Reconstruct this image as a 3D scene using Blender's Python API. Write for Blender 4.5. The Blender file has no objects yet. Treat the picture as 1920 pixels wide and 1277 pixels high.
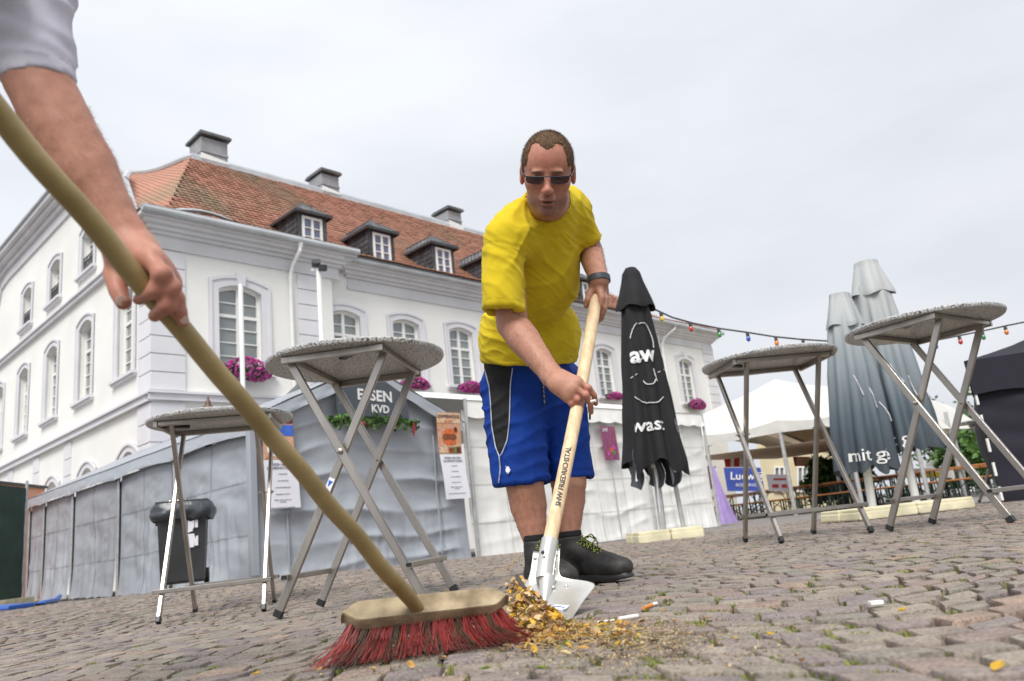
import bpy, bmesh, math, random
import numpy as np
from mathutils import Vector, Matrix, noise as mnoise
random.seed(7); np.random.seed(7)
D = bpy.data
SC = bpy.context.scene
COL = SC.collection
# ------------------------------------------------------------------ camera
f = 1455.0; HC = 0.20
RS = 0.109; p_ = math.atan((1001-638.5)/f*math.cos(math.atan(RS))); r_ = math.atan(RS)
Fv = np.array([0, math.cos(p_), math.sin(p_)])
R0 = np.array([1., 0, 0]); U0 = np.array([0, -math.sin(p_), math.cos(p_)])
Rv = math.cos(r_)*R0 - math.sin(r_)*U0
Uv = math.sin(r_)*R0 + math.cos(r_)*U0
CAM = np.array([0, 0, HC])
cam = D.cameras.new('camera'); co = D.objects.new('camera', cam); COL.objects.link(co)
M = Matrix(((Rv[0], Uv[0], -Fv[0], 0), (Rv[1], Uv[1], -Fv[1], 0), (Rv[2], Uv[2], -Fv[2], HC), (0, 0, 0, 1)))
co.matrix_world = M
cam.sensor_width = 36; cam.lens = 36*f/1920.0
cam.clip_start = 0.05; cam.clip_end = 600
cam.dof.use_dof = True; cam.dof.focus_distance = 2.45; cam.dof.aperture_fstop = 5.0
SC.camera = co
# ------------------------------------------------------------------ sky / sun
SUN_EL = math.radians(52); SUN_AZ = math.radians(-170)   # azimuth measured from +Y, clockwise
w = D.worlds.new('World'); SC.world = w; w.use_nodes = True
nt = w.node_tree; nt.nodes.clear()
def N(nt, t, **k):
    n = nt.nodes.new(t)
    for a, b in k.items(): setattr(n, a, b)
    return n
out = N(nt, 'ShaderNodeOutputWorld'); bg = N(nt, 'ShaderNodeBackground')
sky = N(nt, 'ShaderNodeTexSky', sky_type='NISHITA', sun_disc=False)
sky.sun_elevation = SUN_EL; sky.sun_rotation = SUN_AZ; sky.air_density = 1; sky.dust_density = 4
tc = N(nt, 'ShaderNodeTexCoord'); sep = N(nt, 'ShaderNodeSeparateXYZ')
nt.links.new(tc.outputs['Generated'], sep.inputs[0])
mp = N(nt, 'ShaderNodeMapping'); mp.inputs['Scale'].default_value = (1.1, 1.1, 3.2)
nt.links.new(tc.outputs['Generated'], mp.inputs[0])
nz = N(nt, 'ShaderNodeTexNoise'); nz.inputs['Scale'].default_value = 1.7; nz.inputs['Detail'].default_value = 5; nz.inputs['Roughness'].default_value = .5
nt.links.new(mp.outputs[0], nz.inputs['Vector'])
cr = N(nt, 'ShaderNodeValToRGB')   # cloud deck brightness, soft grey to white
cr.color_ramp.elements[0].position = .36; cr.color_ramp.elements[0].color = (6.15, 6.42, 6.95, 1)
cr.color_ramp.elements[1].position = .66; cr.color_ramp.elements[1].color = (7.35, 7.5, 7.85, 1)
nt.links.new(nz.outputs['Fac'], cr.inputs[0])
# the deck is brighter overhead and towards the veiled sun than away from it
mr = N(nt, 'ShaderNodeMapRange'); mr.inputs['From Min'].default_value = 0; mr.inputs['From Max'].default_value = 1
mr.inputs['To Min'].default_value = 1.0; mr.inputs['To Max'].default_value = 1.22
nt.links.new(sep.outputs['Z'], mr.inputs['Value'])
dt = N(nt, 'ShaderNodeVectorMath', operation='DOT_PRODUCT')
dt.inputs[1].default_value = (-.93, -.36, 0)
nt.links.new(tc.outputs['Generated'], dt.inputs[0])
m2 = N(nt, 'ShaderNodeMath', operation='MULTIPLY_ADD'); m2.inputs[1].default_value = .08; m2.inputs[2].default_value = 1.0
nt.links.new(dt.outputs['Value'], m2.inputs[0])
m3 = N(nt, 'ShaderNodeMath', operation='MULTIPLY'); nt.links.new(mr.outputs[0], m3.inputs[0]); nt.links.new(m2.outputs[0], m3.inputs[1])
vm = N(nt, 'ShaderNodeVectorMath', operation='SCALE'); nt.links.new(cr.outputs[0], vm.inputs[0]); nt.links.new(m3.outputs[0], vm.inputs['Scale'])
mx = N(nt, 'ShaderNodeMix', data_type='RGBA'); mx.inputs[0].default_value = .93
nt.links.new(sky.outputs[0], mx.inputs[6]); nt.links.new(vm.outputs[0], mx.inputs[7])
nt.links.new(mx.outputs[2], bg.inputs[0]); bg.inputs[1].default_value = 0.055
nt.links.new(bg.outputs[0], out.inputs[0])
sd = D.lights.new('sun', 'SUN'); sd.energy = 1.5; sd.angle = math.radians(26); sd.color = (1, .97, .92)
so = D.objects.new('sun', sd); COL.objects.link(so)
sdir = Vector((math.sin(SUN_AZ)*math.cos(SUN_EL), math.cos(SUN_AZ)*math.cos(SUN_EL), math.sin(SUN_EL)))
so.rotation_euler = sdir.to_track_quat('Z', 'Y').to_euler()
SC.view_settings.view_transform = 'Standard'; SC.view_settings.look = 'None'
SC.view_settings.exposure = 1.18; SC.view_settings.gamma = 1; SC.view_settings.use_curve_mapping = False

# ------------------------------------------------------------------ survey helpers: sight lines measured on site
def ray(x, y): return Fv + (x-960)/f*Rv + (638.5-y)/f*Uv
def at(x, y, z): return CAM + ray(x, y)*z
def hz(x, y, h):
    d = ray(x, y); return CAM + d*((h-HC)/d[2])
def proj(P):
    q = np.asarray(P)-CAM; z = q@Fv; return 960+f*(q@Rv)/z, 638.5-f*(q@Uv)/z, z
AZ = math.radians(43.5)
d1 = np.array([math.sin(AZ), math.cos(AZ), 0.]); d2 = np.array([-math.cos(AZ), math.sin(AZ), 0.])
def plane(px, py, P0, n):
    d = ray(px, py); return CAM + d*(np.dot(P0-CAM, n)/np.dot(d, n))
def sstep(x, a, b):
    t = np.clip((x-a)/(b-a), 0, 1); return t*t*(3-2*t)
def gz(x, y):      # the square falls a little towards the town hall
    return -.10*sstep(y, 8.0, 13.0) - .060*np.exp(-((x+1.7)**2+(y-4.1)**2)/2.0) + .010*np.sin(x*1.3+.7)*np.sin(y*1.1)*sstep(y, 1.5, 3)*.6
V3 = lambda *a: np.array(a, float)
def nrm(v): v = np.asarray(v, float); return v/np.linalg.norm(v)

# ------------------------------------------------------------------ mesh builder
class MB:
    def __init__(s): s.v = []; s.f = []; s.a = []      # verts, faces, per-vertex value
    def add(s, vs, fs, a=0.0):
        o = len(s.v); s.v.extend([tuple(map(float, q)) for q in vs]); s.f.extend([tuple(i+o for i in q) for q in fs])
        s.a.extend([a]*len(vs)); return s
    def quad(s, a, b, c, d, at_=0.0): return s.add([a, b, c, d], [(0, 1, 2, 3)], at_)
    def box(s, c, hx, hy, hz_, ax=None, a=0.0):
        X, Y, Z = ax if ax is not None else (V3(1, 0, 0), V3(0, 1, 0), V3(0, 0, 1)); c = np.asarray(c, float)
        vs = [c+X*hx*i+Y*hy*j+Z*hz_*k for k in (-1, 1) for j in (-1, 1) for i in (-1, 1)]
        return s.add(vs, [(0, 2, 3, 1), (4, 5, 7, 6), (0, 1, 5, 4), (2, 6, 7, 3), (0, 4, 6, 2), (1, 3, 7, 5)], a)
    def bbox(s, c, hx, hy, hz_, ax=None, b=.004, a=0.0):     # box with chamfered long edges (8-gon section along Z)
        X, Y, Z = ax if ax is not None else (V3(1, 0, 0), V3(0, 1, 0), V3(0, 0, 1)); c = np.asarray(c, float)
        sec = [(hx-b, hy), (-(hx-b), hy), (-hx, hy-b), (-hx, -(hy-b)), (-(hx-b), -hy), (hx-b, -hy), (hx, -(hy-b)), (hx, hy-b)]
        vs = [c+X*q[0]*k2+Y*q[1]*k2+Z*z for z, k2 in ((-hz_, .985), (-hz_+b, 1), (hz_-b, 1), (hz_, .985)) for q in sec]
        fs = [tuple(range(7, -1, -1)), tuple(range(24, 32))]
        for r in range(3):
            for i in range(8): j = (i+1) % 8; fs.append((r*8+i, r*8+j, r*8+8+j, r*8+8+i))
        return s.add(vs, fs, a)
    def beam(s, a, b, w, h, up=(0, 0, 1), bev=.003, at_=0.0):
        a = np.asarray(a, float); b = np.asarray(b, float); Z = nrm(b-a); up = np.asarray(up, float)
        if abs(Z@up) > .98: up = V3(1, 0, 0)
        X = nrm(np.cross(up, Z)); Y = np.cross(Z, X)
        return s.bbox((a+b)/2, w/2, h/2, np.linalg.norm(b-a)/2, (X, Y, Z), min(bev, w*.3, h*.3), at_)
    def tube(s, pts, r, n=8, cap=True, a=0.0):
        pts = [np.asarray(q, float) for q in pts]; m = len(pts)
        rr = [r]*m if np.isscalar(r) else list(r)
        t0 = nrm(pts[1]-pts[0]); ref = V3(0, 0, 1) if abs(t0[2]) < .9 else V3(1, 0, 0)
        X = nrm(np.cross(ref, t0)); vs = []; 
        for i, q in enumerate(pts):
            t = nrm(pts[min(i+1, m-1)]-pts[max(i-1, 0)]); X = nrm(X - t*(X@t)); Y = np.cross(t, X)
            for k in range(n): an = 2*math.pi*k/n; vs.append(q+rr[i]*(math.cos(an)*X+math.sin(an)*Y))
        fs = [(i*n+k, i*n+(k+1) % n, (i+1)*n+(k+1) % n, (i+1)*n+k) for i in range(m-1) for k in range(n)]
        if cap: fs += [tuple(range(n-1, -1, -1)), tuple(range((m-1)*n, m*n))]
        return s.add(vs, fs, a)
    def lathe(s, prof, c, n=24, Z=(0, 0, 1), cap=True, a=0.0):
        Z = nrm(Z); ref = V3(1, 0, 0) if abs(Z[0]) < .9 else V3(0, 1, 0); Y = nrm(np.cross(Z, ref)); X = np.cross(Y, Z); c = np.asarray(c, float)
        vs = [c+X*r*math.cos(2*math.pi*k/n)+Y*r*math.sin(2*math.pi*k/n)+Z*z for r, z in prof for k in range(n)]
        m = len(prof); fs = [(i*n+k, i*n+(k+1) % n, (i+1)*n+(k+1) % n, (i+1)*n+k) for i in range(m-1) for k in range(n)]
        if cap: fs += [tuple(range(n-1, -1, -1)), tuple(range((m-1)*n, m*n))]
        return s.add(vs, fs, a)
    def prism(s, poly, d, a=0.0):     # poly: list of 3d points, extruded by vector d
        n = len(poly); vs = [np.asarray(q, float) for q in poly]; vs += [q+np.asarray(d) for q in vs]
        fs = [tuple(range(n-1, -1, -1)), tuple(range(n, 2*n))]+[(i, (i+1) % n, n+(i+1) % n, n+i) for i in range(n)]
        return s.add(vs, fs, a)
    def grid(s, fn, nu, nv, a=0.0, closeu=False):
        vs = [fn(i/(nu if closeu else nu-1) if nu > 1 else 0, j/(nv-1)) for j in range(nv) for i in range(nu)]
        fs = []
        for j in range(nv-1):
            for i in range(nu if closeu else nu-1):
                i2 = (i+1) % nu; fs.append((j*nu+i, j*nu+i2, (j+1)*nu+i2, (j+1)*nu+i))
        return s.add(vs, fs, a)
def mesh_from(name, vs, fs, mat, smooth=False, attr=None, ang=None):
    me = D.meshes.new(name); me.from_pydata([tuple(q) for q in vs], [], [tuple(q) for q in fs]); me.update()
    if mat: me.materials.append(mat)
    if smooth:
        me.polygons.foreach_set('use_smooth', [True]*len(me.polygons))
        if ang: me.set_sharp_from_angle(angle=math.radians(ang))
    if attr is not None:
        at_ = me.attributes.new('rnd', 'FLOAT', 'POINT'); at_.data.foreach_set('value', list(map(float, attr)))
    return me
def rootloc(o):
    while o.parent: o = o.parent
    return np.array(o.location)
def obj(name, mb, mat, parent=None, smooth=False, ang=35, attr=False):
    vs = np.array(mb.v)
    if parent is not None: vs = vs - rootloc(parent)
    me = mesh_from(name, vs, mb.f, mat, smooth, mb.a if attr else None, ang if smooth else None)
    o = D.objects.new(name, me); COL.objects.link(o)
    if parent is not None: o.parent = parent
    return o
def tag(o, label, cat, group=None):
    o['label'] = label; o['category'] = cat
    if group: o['group'] = group
    return o
def thing(name, label, cat, loc=(0, 0, 0), group=None):
    o = D.objects.new(name, None); COL.objects.link(o); o.location = tuple(map(float, loc)); o.empty_display_size = .1
    return tag(o, label, cat, group)
def struct(o): o['kind'] = 'structure'; return o
def stuff(o): o['kind'] = 'stuff'; return o
def solo(name, mb, mat, label, cat, group=None, smooth=False, ang=35):      # a thing that is one mesh; origin at its base
    vs = np.array(mb.v); c = (vs.min(0)+vs.max(0))/2; c[2] = vs[:, 2].min()
    me = mesh_from(name, vs-c, mb.f, mat, smooth, None, ang if smooth else None)
    o = D.objects.new(name, me); COL.objects.link(o); o.location = tuple(c); return tag(o, label, cat, group)
def copy_tree(o, parent=None):
    c = o.copy(); COL.objects.link(c)
    if parent: c.parent = parent
    for ch in o.children: copy_tree(ch, c)
    return c

# ------------------------------------------------------------------ materials
def mat(name, col, rough=.6, var=.12, nscale=8, bump=0, bscale=40, metal=0, col2=None, stretch=(1, 1, 1), spec=.5, sheen=0, sss=0, attr=None, objrnd=0, detail=4, coat=0, trans=0):
    m = D.materials.new(name); m.use_nodes = True; n = m.node_tree; b = n.nodes['Principled BSDF']
    b.inputs['Roughness'].default_value = rough; b.inputs['Metallic'].default_value = metal; b.inputs['Specular IOR Level'].default_value = spec
    if sheen: b.inputs['Sheen Weight'].default_value = sheen
    if coat: b.inputs['Coat Weight'].default_value = coat
    if sss: b.inputs['Subsurface Weight'].default_value = sss; b.inputs['Subsurface Radius'].default_value = (.012, .004, .002); b.inputs['Subsurface Scale'].default_value = 1
    t = N(n, 'ShaderNodeTexCoord'); mp = N(n, 'ShaderNodeMapping'); mp.inputs['Scale'].default_value = stretch
    n.links.new(t.outputs['Object'], mp.inputs[0])
    nz = N(n, 'ShaderNodeTexNoise'); nz.inputs['Scale'].default_value = nscale; nz.inputs['Detail'].default_value = detail; n.links.new(mp.outputs[0], nz.inputs['Vector'])
    c = np.array(col); lo = tuple(np.clip(c*(1-var), 0, 1))+(1,); hi = tuple(np.clip(c*(1+var), 0, 1))+(1,)
    if col2 is not None: lo = tuple(col2)+(1,)
    cr = N(n, 'ShaderNodeValToRGB'); cr.color_ramp.elements[0].position = .35; cr.color_ramp.elements[1].position = .65
    cr.color_ramp.elements[0].color = lo; cr.color_ramp.elements[1].color = hi
    n.links.new(nz.outputs['Fac'], cr.inputs[0]); last = cr.outputs[0]
    if attr or objrnd:
        hs = N(n, 'ShaderNodeHueSaturation'); 
        if attr:
            an = N(n, 'ShaderNodeAttribute'); an.attribute_name = 'rnd'; src = an.outputs['Fac']; amp = attr
        else:
            an = N(n, 'ShaderNodeObjectInfo'); src = an.outputs['Random']; amp = objrnd
        ma = N(n, 'ShaderNodeMapRange'); ma.inputs['To Min'].default_value = 1-amp; ma.inputs['To Max'].default_value = 1+amp
        n.links.new(src, ma.inputs['Value']); n.links.new(ma.outputs[0], hs.inputs['Value']); n.links.new(last, hs.inputs['Color']); last = hs.outputs[0]
    n.links.new(last, b.inputs['Base Color'])
    if bump:
        n2 = N(n, 'ShaderNodeTexNoise'); n2.inputs['Scale'].default_value = bscale; n2.inputs['Detail'].default_value = 6; n.links.new(mp.outputs[0], n2.inputs['Vector'])
        bp = N(n, 'ShaderNodeBump'); bp.inputs['Strength'].default_value = bump; bp.inputs['Distance'].default_value = .01
        n.links.new(n2.outputs['Fac'], bp.inputs['Height']); n.links.new(bp.outputs[0], b.inputs['Normal'])
    if trans:
        tr = N(n, 'ShaderNodeBsdfTranslucent'); n.links.new(last, tr.inputs[0]); ms = N(n, 'ShaderNodeMixShader'); ms.inputs[0].default_value = trans
        o = n.nodes['Material Output']; n.links.new(b.outputs[0], ms.inputs[1]); n.links.new(tr.outputs[0], ms.inputs[2]); n.links.new(ms.outputs[0], o.inputs[0])
    return m
def setramp(cr, els):
    E_ = cr.color_ramp.elements
    while len(E_) > 1: E_.remove(E_[-1])
    E_[0].position = els[0][0]; E_[0].color = tuple(els[0][1])+(1,)
    for q, c in els[1:]: e = E_.new(q); e.color = tuple(c)+(1,)
def glassmat(name, col, rough=.05):
    m = mat(name, col, rough, .25, .6, spec=.9); return m
MT = {}
MT['plaster'] = mat('white_plaster', (.80, .795, .765), .85, .045, .5, .12, 25)
MT['trim'] = mat('lavender_trim', (.68, .675, .705), .8, .04, 1.2, .1, 30)
MT['cornice'] = mat('grey_cornice', (.65, .645, .665), .7, .06, 1.0)
MT['zinc'] = mat('zinc_sheet', (.50, .52, .54), .45, .1, 1.5, metal=.25)
MT['whitepaint'] = mat('white_paint', (.80, .80, .78), .45, .04, 3)
MT['glass'] = glassmat('window_glass', (.20, .22, .22), .12)
MT['slate'] = mat('slate', (.055, .058, .066), .55, .3, 3, .3, 30, objrnd=.25)
MT['slate_roof'] = mat('slate_roof', (.16, .165, .17), .5, .3, 3, .3, 30, attr=.3)
MT['chimney'] = mat('chimney_slate', (.30, .305, .315), .6, .12, 3, .15, 20)
MT['dark_metal'] = mat('dark_metal', (.04, .04, .045), .5, .2, 6)
MT['greytarp'] = mat('grey_tarpaulin', (.36, .385, .425), .45, .04, 1.5, .07, 5, trans=.05)
MT['whitetarp'] = mat('white_tarpaulin', (.82, .815, .78), .5, .04, 1.2, .08, 5, trans=.04)
MT['canvas'] = mat('marquee_canvas', (.60, .59, .55), .7, .05, 1.2, .1, 5)
MT['brown_lining'] = mat('marquee_lining', (.62, .52, .40), .7, .08, 2, trans=.25)
MT['alu'] = mat('brushed_aluminium', (.43, .40, .365), .36, .10, 14, .12, 60, metal=1.0, stretch=(1, 1, .15))
MT['galv'] = mat('galvanised_steel', (.50, .51, .51), .45, .12, 10, metal=.6)
MT['black_plastic'] = mat('black_plastic', (.018, .019, .021), .45, .2, 10)
MT['bin'] = mat('anthracite_bin', (.028, .030, .033), .5, .2, 4)
MT['bag'] = mat('black_bin_bag', (.045, .055, .065), .28, .2, 6, .8, 16)
MT['green_fabric'] = mat('green_shade_net', (.028, .055, .042), .85, .2, 3, .3, 12)
MT['orange_board'] = mat('orange_board', (.62, .20, .09), .5, .3, .5, col2=(.68, .34, .22))
MT['blue_hose'] = mat('blue_hose', (.02, .10, .42), .4, .1, 4)
MT['black_fabric'] = mat('black_parasol_fabric', (.009, .009, .011), .85, .25, 5, .3, 60)
MT['white_print'] = mat('white_print', (.72, .72, .72), .6, .02, 4)
MT['slab'] = mat('cream_concrete', (.68, .63, .44), .85, .15, 6, .3, 60)
MT['wood_table'] = mat('orange_brown_bench_wood', (.42, .17, .05), .5, .2, 4, stretch=(1, 6, 1))
MT['bench_leg'] = mat('dark_green_steel', (.03, .06, .045), .5, .1, 5)
MT['navy_fabric'] = mat('navy_gazebo_fabric', (.015, .014, .024), .9, .15, 2, .2, 10)
MT['lilac'] = mat('lilac_voile', (.56, .42, .80), .7, .1, 5, trans=.3)
MT['leaf_green'] = mat('leaf_green', (.09, .19, .03), .55, .5, 9, objrnd=0, trans=.2)
MT['leaf_dark'] = mat('leaf_dark', (.035, .085, .02), .6, .4, 9, trans=.1)
MT['pink'] = mat('magenta_flower', (.62, .08, .40), .6, .35, 30, trans=.15)
MT['red'] = mat('red_chilli', (.22, .012, .02), .4, .2, 9)
MT['signgrey'] = mat('slate_grey_board', (.062, .074, .088), .5, .08, 4)
MT['paper'] = mat('white_paper', (.78, .78, .84), .7, .02, 3)
MT['ink'] = mat('grey_ink', (.16, .15, .20), .8, .1, 5)
MT['cable'] = mat('cable', (.06, .06, .06), .7, .1, 5)
MT['copper'] = mat('patinated_copper', (.13, .075, .055), .5, .3, 12, metal=.4)
MT['bark'] = mat('bark', (.06, .045, .03), .9, .3, 10, .5, 40)
# ================================================================== GROUND
def stone_mat():
    m = D.materials.new('paving_stone'); m.use_nodes = True; n = m.node_tree; b = n.nodes['Principled BSDF']
    a = N(n, 'ShaderNodeAttribute'); a.attribute_name = 'rnd'
    cr = N(n, 'ShaderNodeValToRGB'); cr.color_ramp.interpolation = 'LINEAR'
    els = [(0, (.20, .172, .17)), (.22, (.27, .228, .19)), (.42, (.215, .20, .168)), (.62, (.30, .262, .212)), (.82, (.225, .192, .188)), (.92, (.28, .21, .17)), (1, (.33, .25, .195))]
    setramp(cr, els)
    n.links.new(a.outputs['Fac'], cr.inputs[0])
    t = N(n, 'ShaderNodeTexCoord'); g = N(n, 'ShaderNodeNewGeometry')
    nz = N(n, 'ShaderNodeTexNoise'); nz.inputs['Scale'].default_value = 14; nz.inputs['Detail'].default_value = 8; nz.inputs['Roughness'].default_value = .7; n.links.new(g.outputs['Position'], nz.inputs['Vector'])
    r2 = N(n, 'ShaderNodeValToRGB'); r2.color_ramp.elements[0].position = .3; r2.color_ramp.elements[0].color = (.66, .64, .63, 1); r2.color_ramp.elements[1].position = .7; r2.color_ramp.elements[1].color = (1.30, 1.26, 1.25, 1)
    n.links.new(nz.outputs['Fac'], r2.inputs[0])
    mx = N(n, 'ShaderNodeMix', data_type='RGBA', blend_type='MULTIPLY'); mx.inputs[0].default_value = 1
    n.links.new(cr.outputs[0], mx.inputs[6]); n.links.new(r2.outputs[0], mx.inputs[7])
    # pale dust and fine pits
    n3 = N(n, 'ShaderNodeTexNoise'); n3.inputs['Scale'].default_value = 170; n3.inputs['Detail'].default_value = 4; n.links.new(g.outputs['Position'], n3.inputs['Vector'])
    r3 = N(n, 'ShaderNodeValToRGB'); r3.color_ramp.elements[0].position = .36; r3.color_ramp.elements[0].color = (.50, .49, .48, 1); r3.color_ramp.elements[1].position = .56; r3.color_ramp.elements[1].color = (1.18, 1.18, 1.17, 1)
    n.links.new(n3.outputs['Fac'], r3.inputs[0]); m2 = N(n, 'ShaderNodeMix', data_type='RGBA', blend_type='MULTIPLY'); m2.inputs[0].default_value = .8
    n.links.new(mx.outputs[2], m2.inputs[6]); n.links.new(r3.outputs[0], m2.inputs[7]); n.links.new(m2.outputs[2], b.inputs['Base Color'])
    bp = N(n, 'ShaderNodeBump'); bp.inputs['Strength'].default_value = .7; bp.inputs['Distance'].default_value = .006
    n.links.new(nz.outputs['Fac'], bp.inputs['Height']); b2 = N(n, 'ShaderNodeBump'); b2.inputs['Strength'].default_value = .5; b2.inputs['Distance'].default_value = .0015
    n.links.new(n3.outputs['Fac'], b2.inputs['Height']); n.links.new(bp.outputs[0], b2.inputs['Normal']); n.links.new(b2.outputs[0], b.inputs['Normal'])
    b.inputs['Roughness'].default_value = .72; return m
MT['stone'] = stone_mat()
MT['joint'] = mat('sand_and_moss_joint', (.10, .085, .062), .95, .3, 5, .8, 120, col2=(.055, .055, .03), detail=8)
MT['moss'] = mat('joint_grass', (.19, .21, .045), .8, .3, 20, col2=(.10, .12, .035))

ST_U, ST_V = .094, .088
rngc = np.random.RandomState(3)
_j = {}
def jit(i, j):
    k = (i, j)
    if k not in _j: _j[k] = (rngc.uniform(-.020, .020), rngc.uniform(-.013, .013))
    return _j[k]
ca, sa = math.cos(math.radians(-4)), math.sin(math.radians(-4))
def warp(u, v):
    arc = .085*math.cos(u*2*math.pi/1.25+.8*math.sin(v*.9)) + .05*math.sin(u*2.3+v*1.7)+.035*math.sin(u*5.1-v*2.2)
    x, y = u+.045*math.sin(v*3.1+u), v+arc
    return x*ca-y*sa, x*sa+y*ca
GY1 = 11.2
stones = []
for j in range(int(.9/ST_V), int(14.5/ST_V)):
    v = j*ST_V; half = .80*v*.95+1.1
    off = (j % 2)*.5 + rngc.uniform(-.18, .18)
    u = -half - rngc.uniform(0, .2)
    while u < half:
        wd = ST_U*rngc.uniform(.72, 1.22)
        cs = [(u, v), (u+wd, v), (u+wd, v+ST_V), (u, v+ST_V)]
        c4 = []
        for q, (a, b) in enumerate(cs):
            jx, jy = rngc.uniform(-.009, .009), rngc.uniform(-.008, .008)
            x, y = warp(a, b); c4.append((x+jx, y+jy))
        u += wd
        cx = sum(c[0] for c in c4)/4; cy = sum(c[1] for c in c4)/4
        if cy < .75 or cy > GY1 or abs(cx) > .74*cy*1.0+.75: continue
        stones.append((cx, cy, c4))
stones.sort(key=lambda t: math.hypot(t[0], t[1]))
def stone_geo(mb, cx, cy, c4, lod):
    g = .0045+rngc.uniform(0, .0030); pts = []
    hz0 = gz(cx, cy) + rngc.uniform(-.0028, .0028); tx, ty = rngc.uniform(-.025, .025), rngc.uniform(-.03, .03)
    for k in range(4):
        p = np.array(c4[k]); pn = np.array(c4[(k+1) % 4]); pp = np.array(c4[k-1])
        c = np.array((cx, cy)); p = p+(c-p)*min(.3, g*1.5/np.linalg.norm(c-p)) ; pn = pn+(c-pn)*.06; pp = pp+(c-pp)*.06
        b = rngc.uniform(.07, .16)
        a1 = p+(pp-p)*b*.6; a2 = p+(pn-p)*b*.55
        pts += [a1, a2]
    c = np.array((cx, cy)); rings = []
    for ins, dz in ((0, -.035), (.012, -.0042), (.045, -.0005)):
        for p in pts:
            q = p+(c-p)*ins; rings.append((q[0], q[1], hz0+dz+(tx*(q[0]-cx)+ty*(q[1]-cy) if dz > -.02 else 0)))
    n = 8; fs = [(r*n+i, r*n+(i+1) % n, (r+1)*n+(i+1) % n, (r+1)*n+i) for r in range(2) for i in range(n)]
    rings.append((cx, cy, hz0+.0006)); fs += [(16+i, 16+(i+1) % n, 24) for i in range(n)]
    mb.add(rings, fs, rngc.uniform(0, 1)**1.15)
vis = []
for i, (cx, cy, c4) in enumerate(stones):
    px, py, z = proj((cx, cy, gz(cx, cy)))
    if -20 < px < 1940 and py < 1290: vis.append((z, i))
vis.sort(); near = set(i for _, i in vis[:300])
# ground sheet out to the horizon (fine near, coarse far)
xs = sorted(set([-400, -150, -60, -30]+[round(v, 2) for v in np.arange(-16, 16.1, .8)]+[30, 60, 150, 400])); ys = [-60, -10, -3]+[round(v, 2) for v in np.arange(0, 16.1, .6)]+[20, 30, 60, 150, 400]
gm = MB(); gv = [(x, y, gz(x, y)-.021) for y in ys for x in xs]; nx = len(xs)
gm.add(gv, [(j*nx+i, j*nx+i+1, (j+1)*nx+i+1, (j+1)*nx+i) for j in range(len(ys)-1) for i in range(nx-1)])
def far_ground_mat():
    m = MT['joint'].copy(); m.name = 'ground_joints_and_far_paving'; n = m.node_tree; b = n.nodes['Principled BSDF']
    g = N(n, 'ShaderNodeNewGeometry'); vo = N(n, 'ShaderNodeTexVoronoi'); vo.inputs['Scale'].default_value = 8; n.links.new(g.outputs['Position'], vo.inputs['Vector'])
    cr = N(n, 'ShaderNodeValToRGB'); cr.color_ramp.elements[0].color = (.17, .155, .15, 1); cr.color_ramp.elements[1].color = (.26, .235, .215, 1); n.links.new(vo.outputs['Color'], cr.inputs[0])
    sp = N(n, 'ShaderNodeSeparateXYZ'); n.links.new(g.outputs['Position'], sp.inputs[0]); mr = N(n, 'ShaderNodeMapRange'); mr.inputs['From Min'].default_value = 11.0; mr.inputs['From Max'].default_value = 11.4
    n.links.new(sp.outputs['Y'], mr.inputs['Value']); mx = N(n, 'ShaderNodeMix', data_type='RGBA'); n.links.new(mr.outputs[0], mx.inputs[0])
    old = b.inputs['Base Color'].links[0].from_socket; n.links.new(old, mx.inputs[6]); n.links.new(cr.outputs[0], mx.inputs[7]); n.links.new(mx.outputs[2], b.inputs['Base Color']); return m
ground = struct(obj('ground', gm, far_ground_mat()))
rest = MB()
for i, s_ in enumerate(stones):
    if i in near:
        mb = MB(); stone_geo(mb, *s_, 1); o = obj('paving_stone', mb, MT['stone'], ground, smooth=True, ang=50, attr=True)
    else: stone_geo(rest, *s_, 0)
o = stuff(obj('paving_stones', rest, MT['stone'], ground, smooth=True, ang=50, attr=True))
# grass and moss tufts rooted in the joints
tm = MB(); rg = np.random.RandomState(11)
for _ in range(6500):
    i = int(rg.randint(len(stones))*rg.uniform(.0, 1)); cx, cy, c4 = stones[i]
    if mnoise.noise(Vector((cx*1.3, cy*1.3, 3))) + rg.uniform(-.25, .25) < .02: continue
    k = rg.randint(4); t = rg.uniform(0, 1); a = np.array(c4[k]); b = np.array(c4[(k+1) % 4]); q = a+(b-a)*t
    for _b in range(rg.randint(4, 11)):
        an = rg.uniform(0, 6.28); L = rg.uniform(.005, .014); x, y = q+rg.normal(0, .007, 2); z0 = gz(x, y)-.020; wv = .0012+.0012*rg.rand()
        dx, dy = math.cos(an), math.sin(an)
        tm.add([(x-dy*wv, y+dx*wv, z0), (x+dy*wv, y-dx*wv, z0), (x+dx*L*.5+dy*wv, y+dy*L*.5-dx*wv, z0+.016+L*.2), (x+dx*L, y+dy*L, z0+.019+L*.3*rg.rand())], [(0, 1, 2, 3)])
tag(stuff(obj('joint_grass', tm, MT['moss'])), 'thin green grass and moss growing in the joints of the paving', 'grass')

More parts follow.
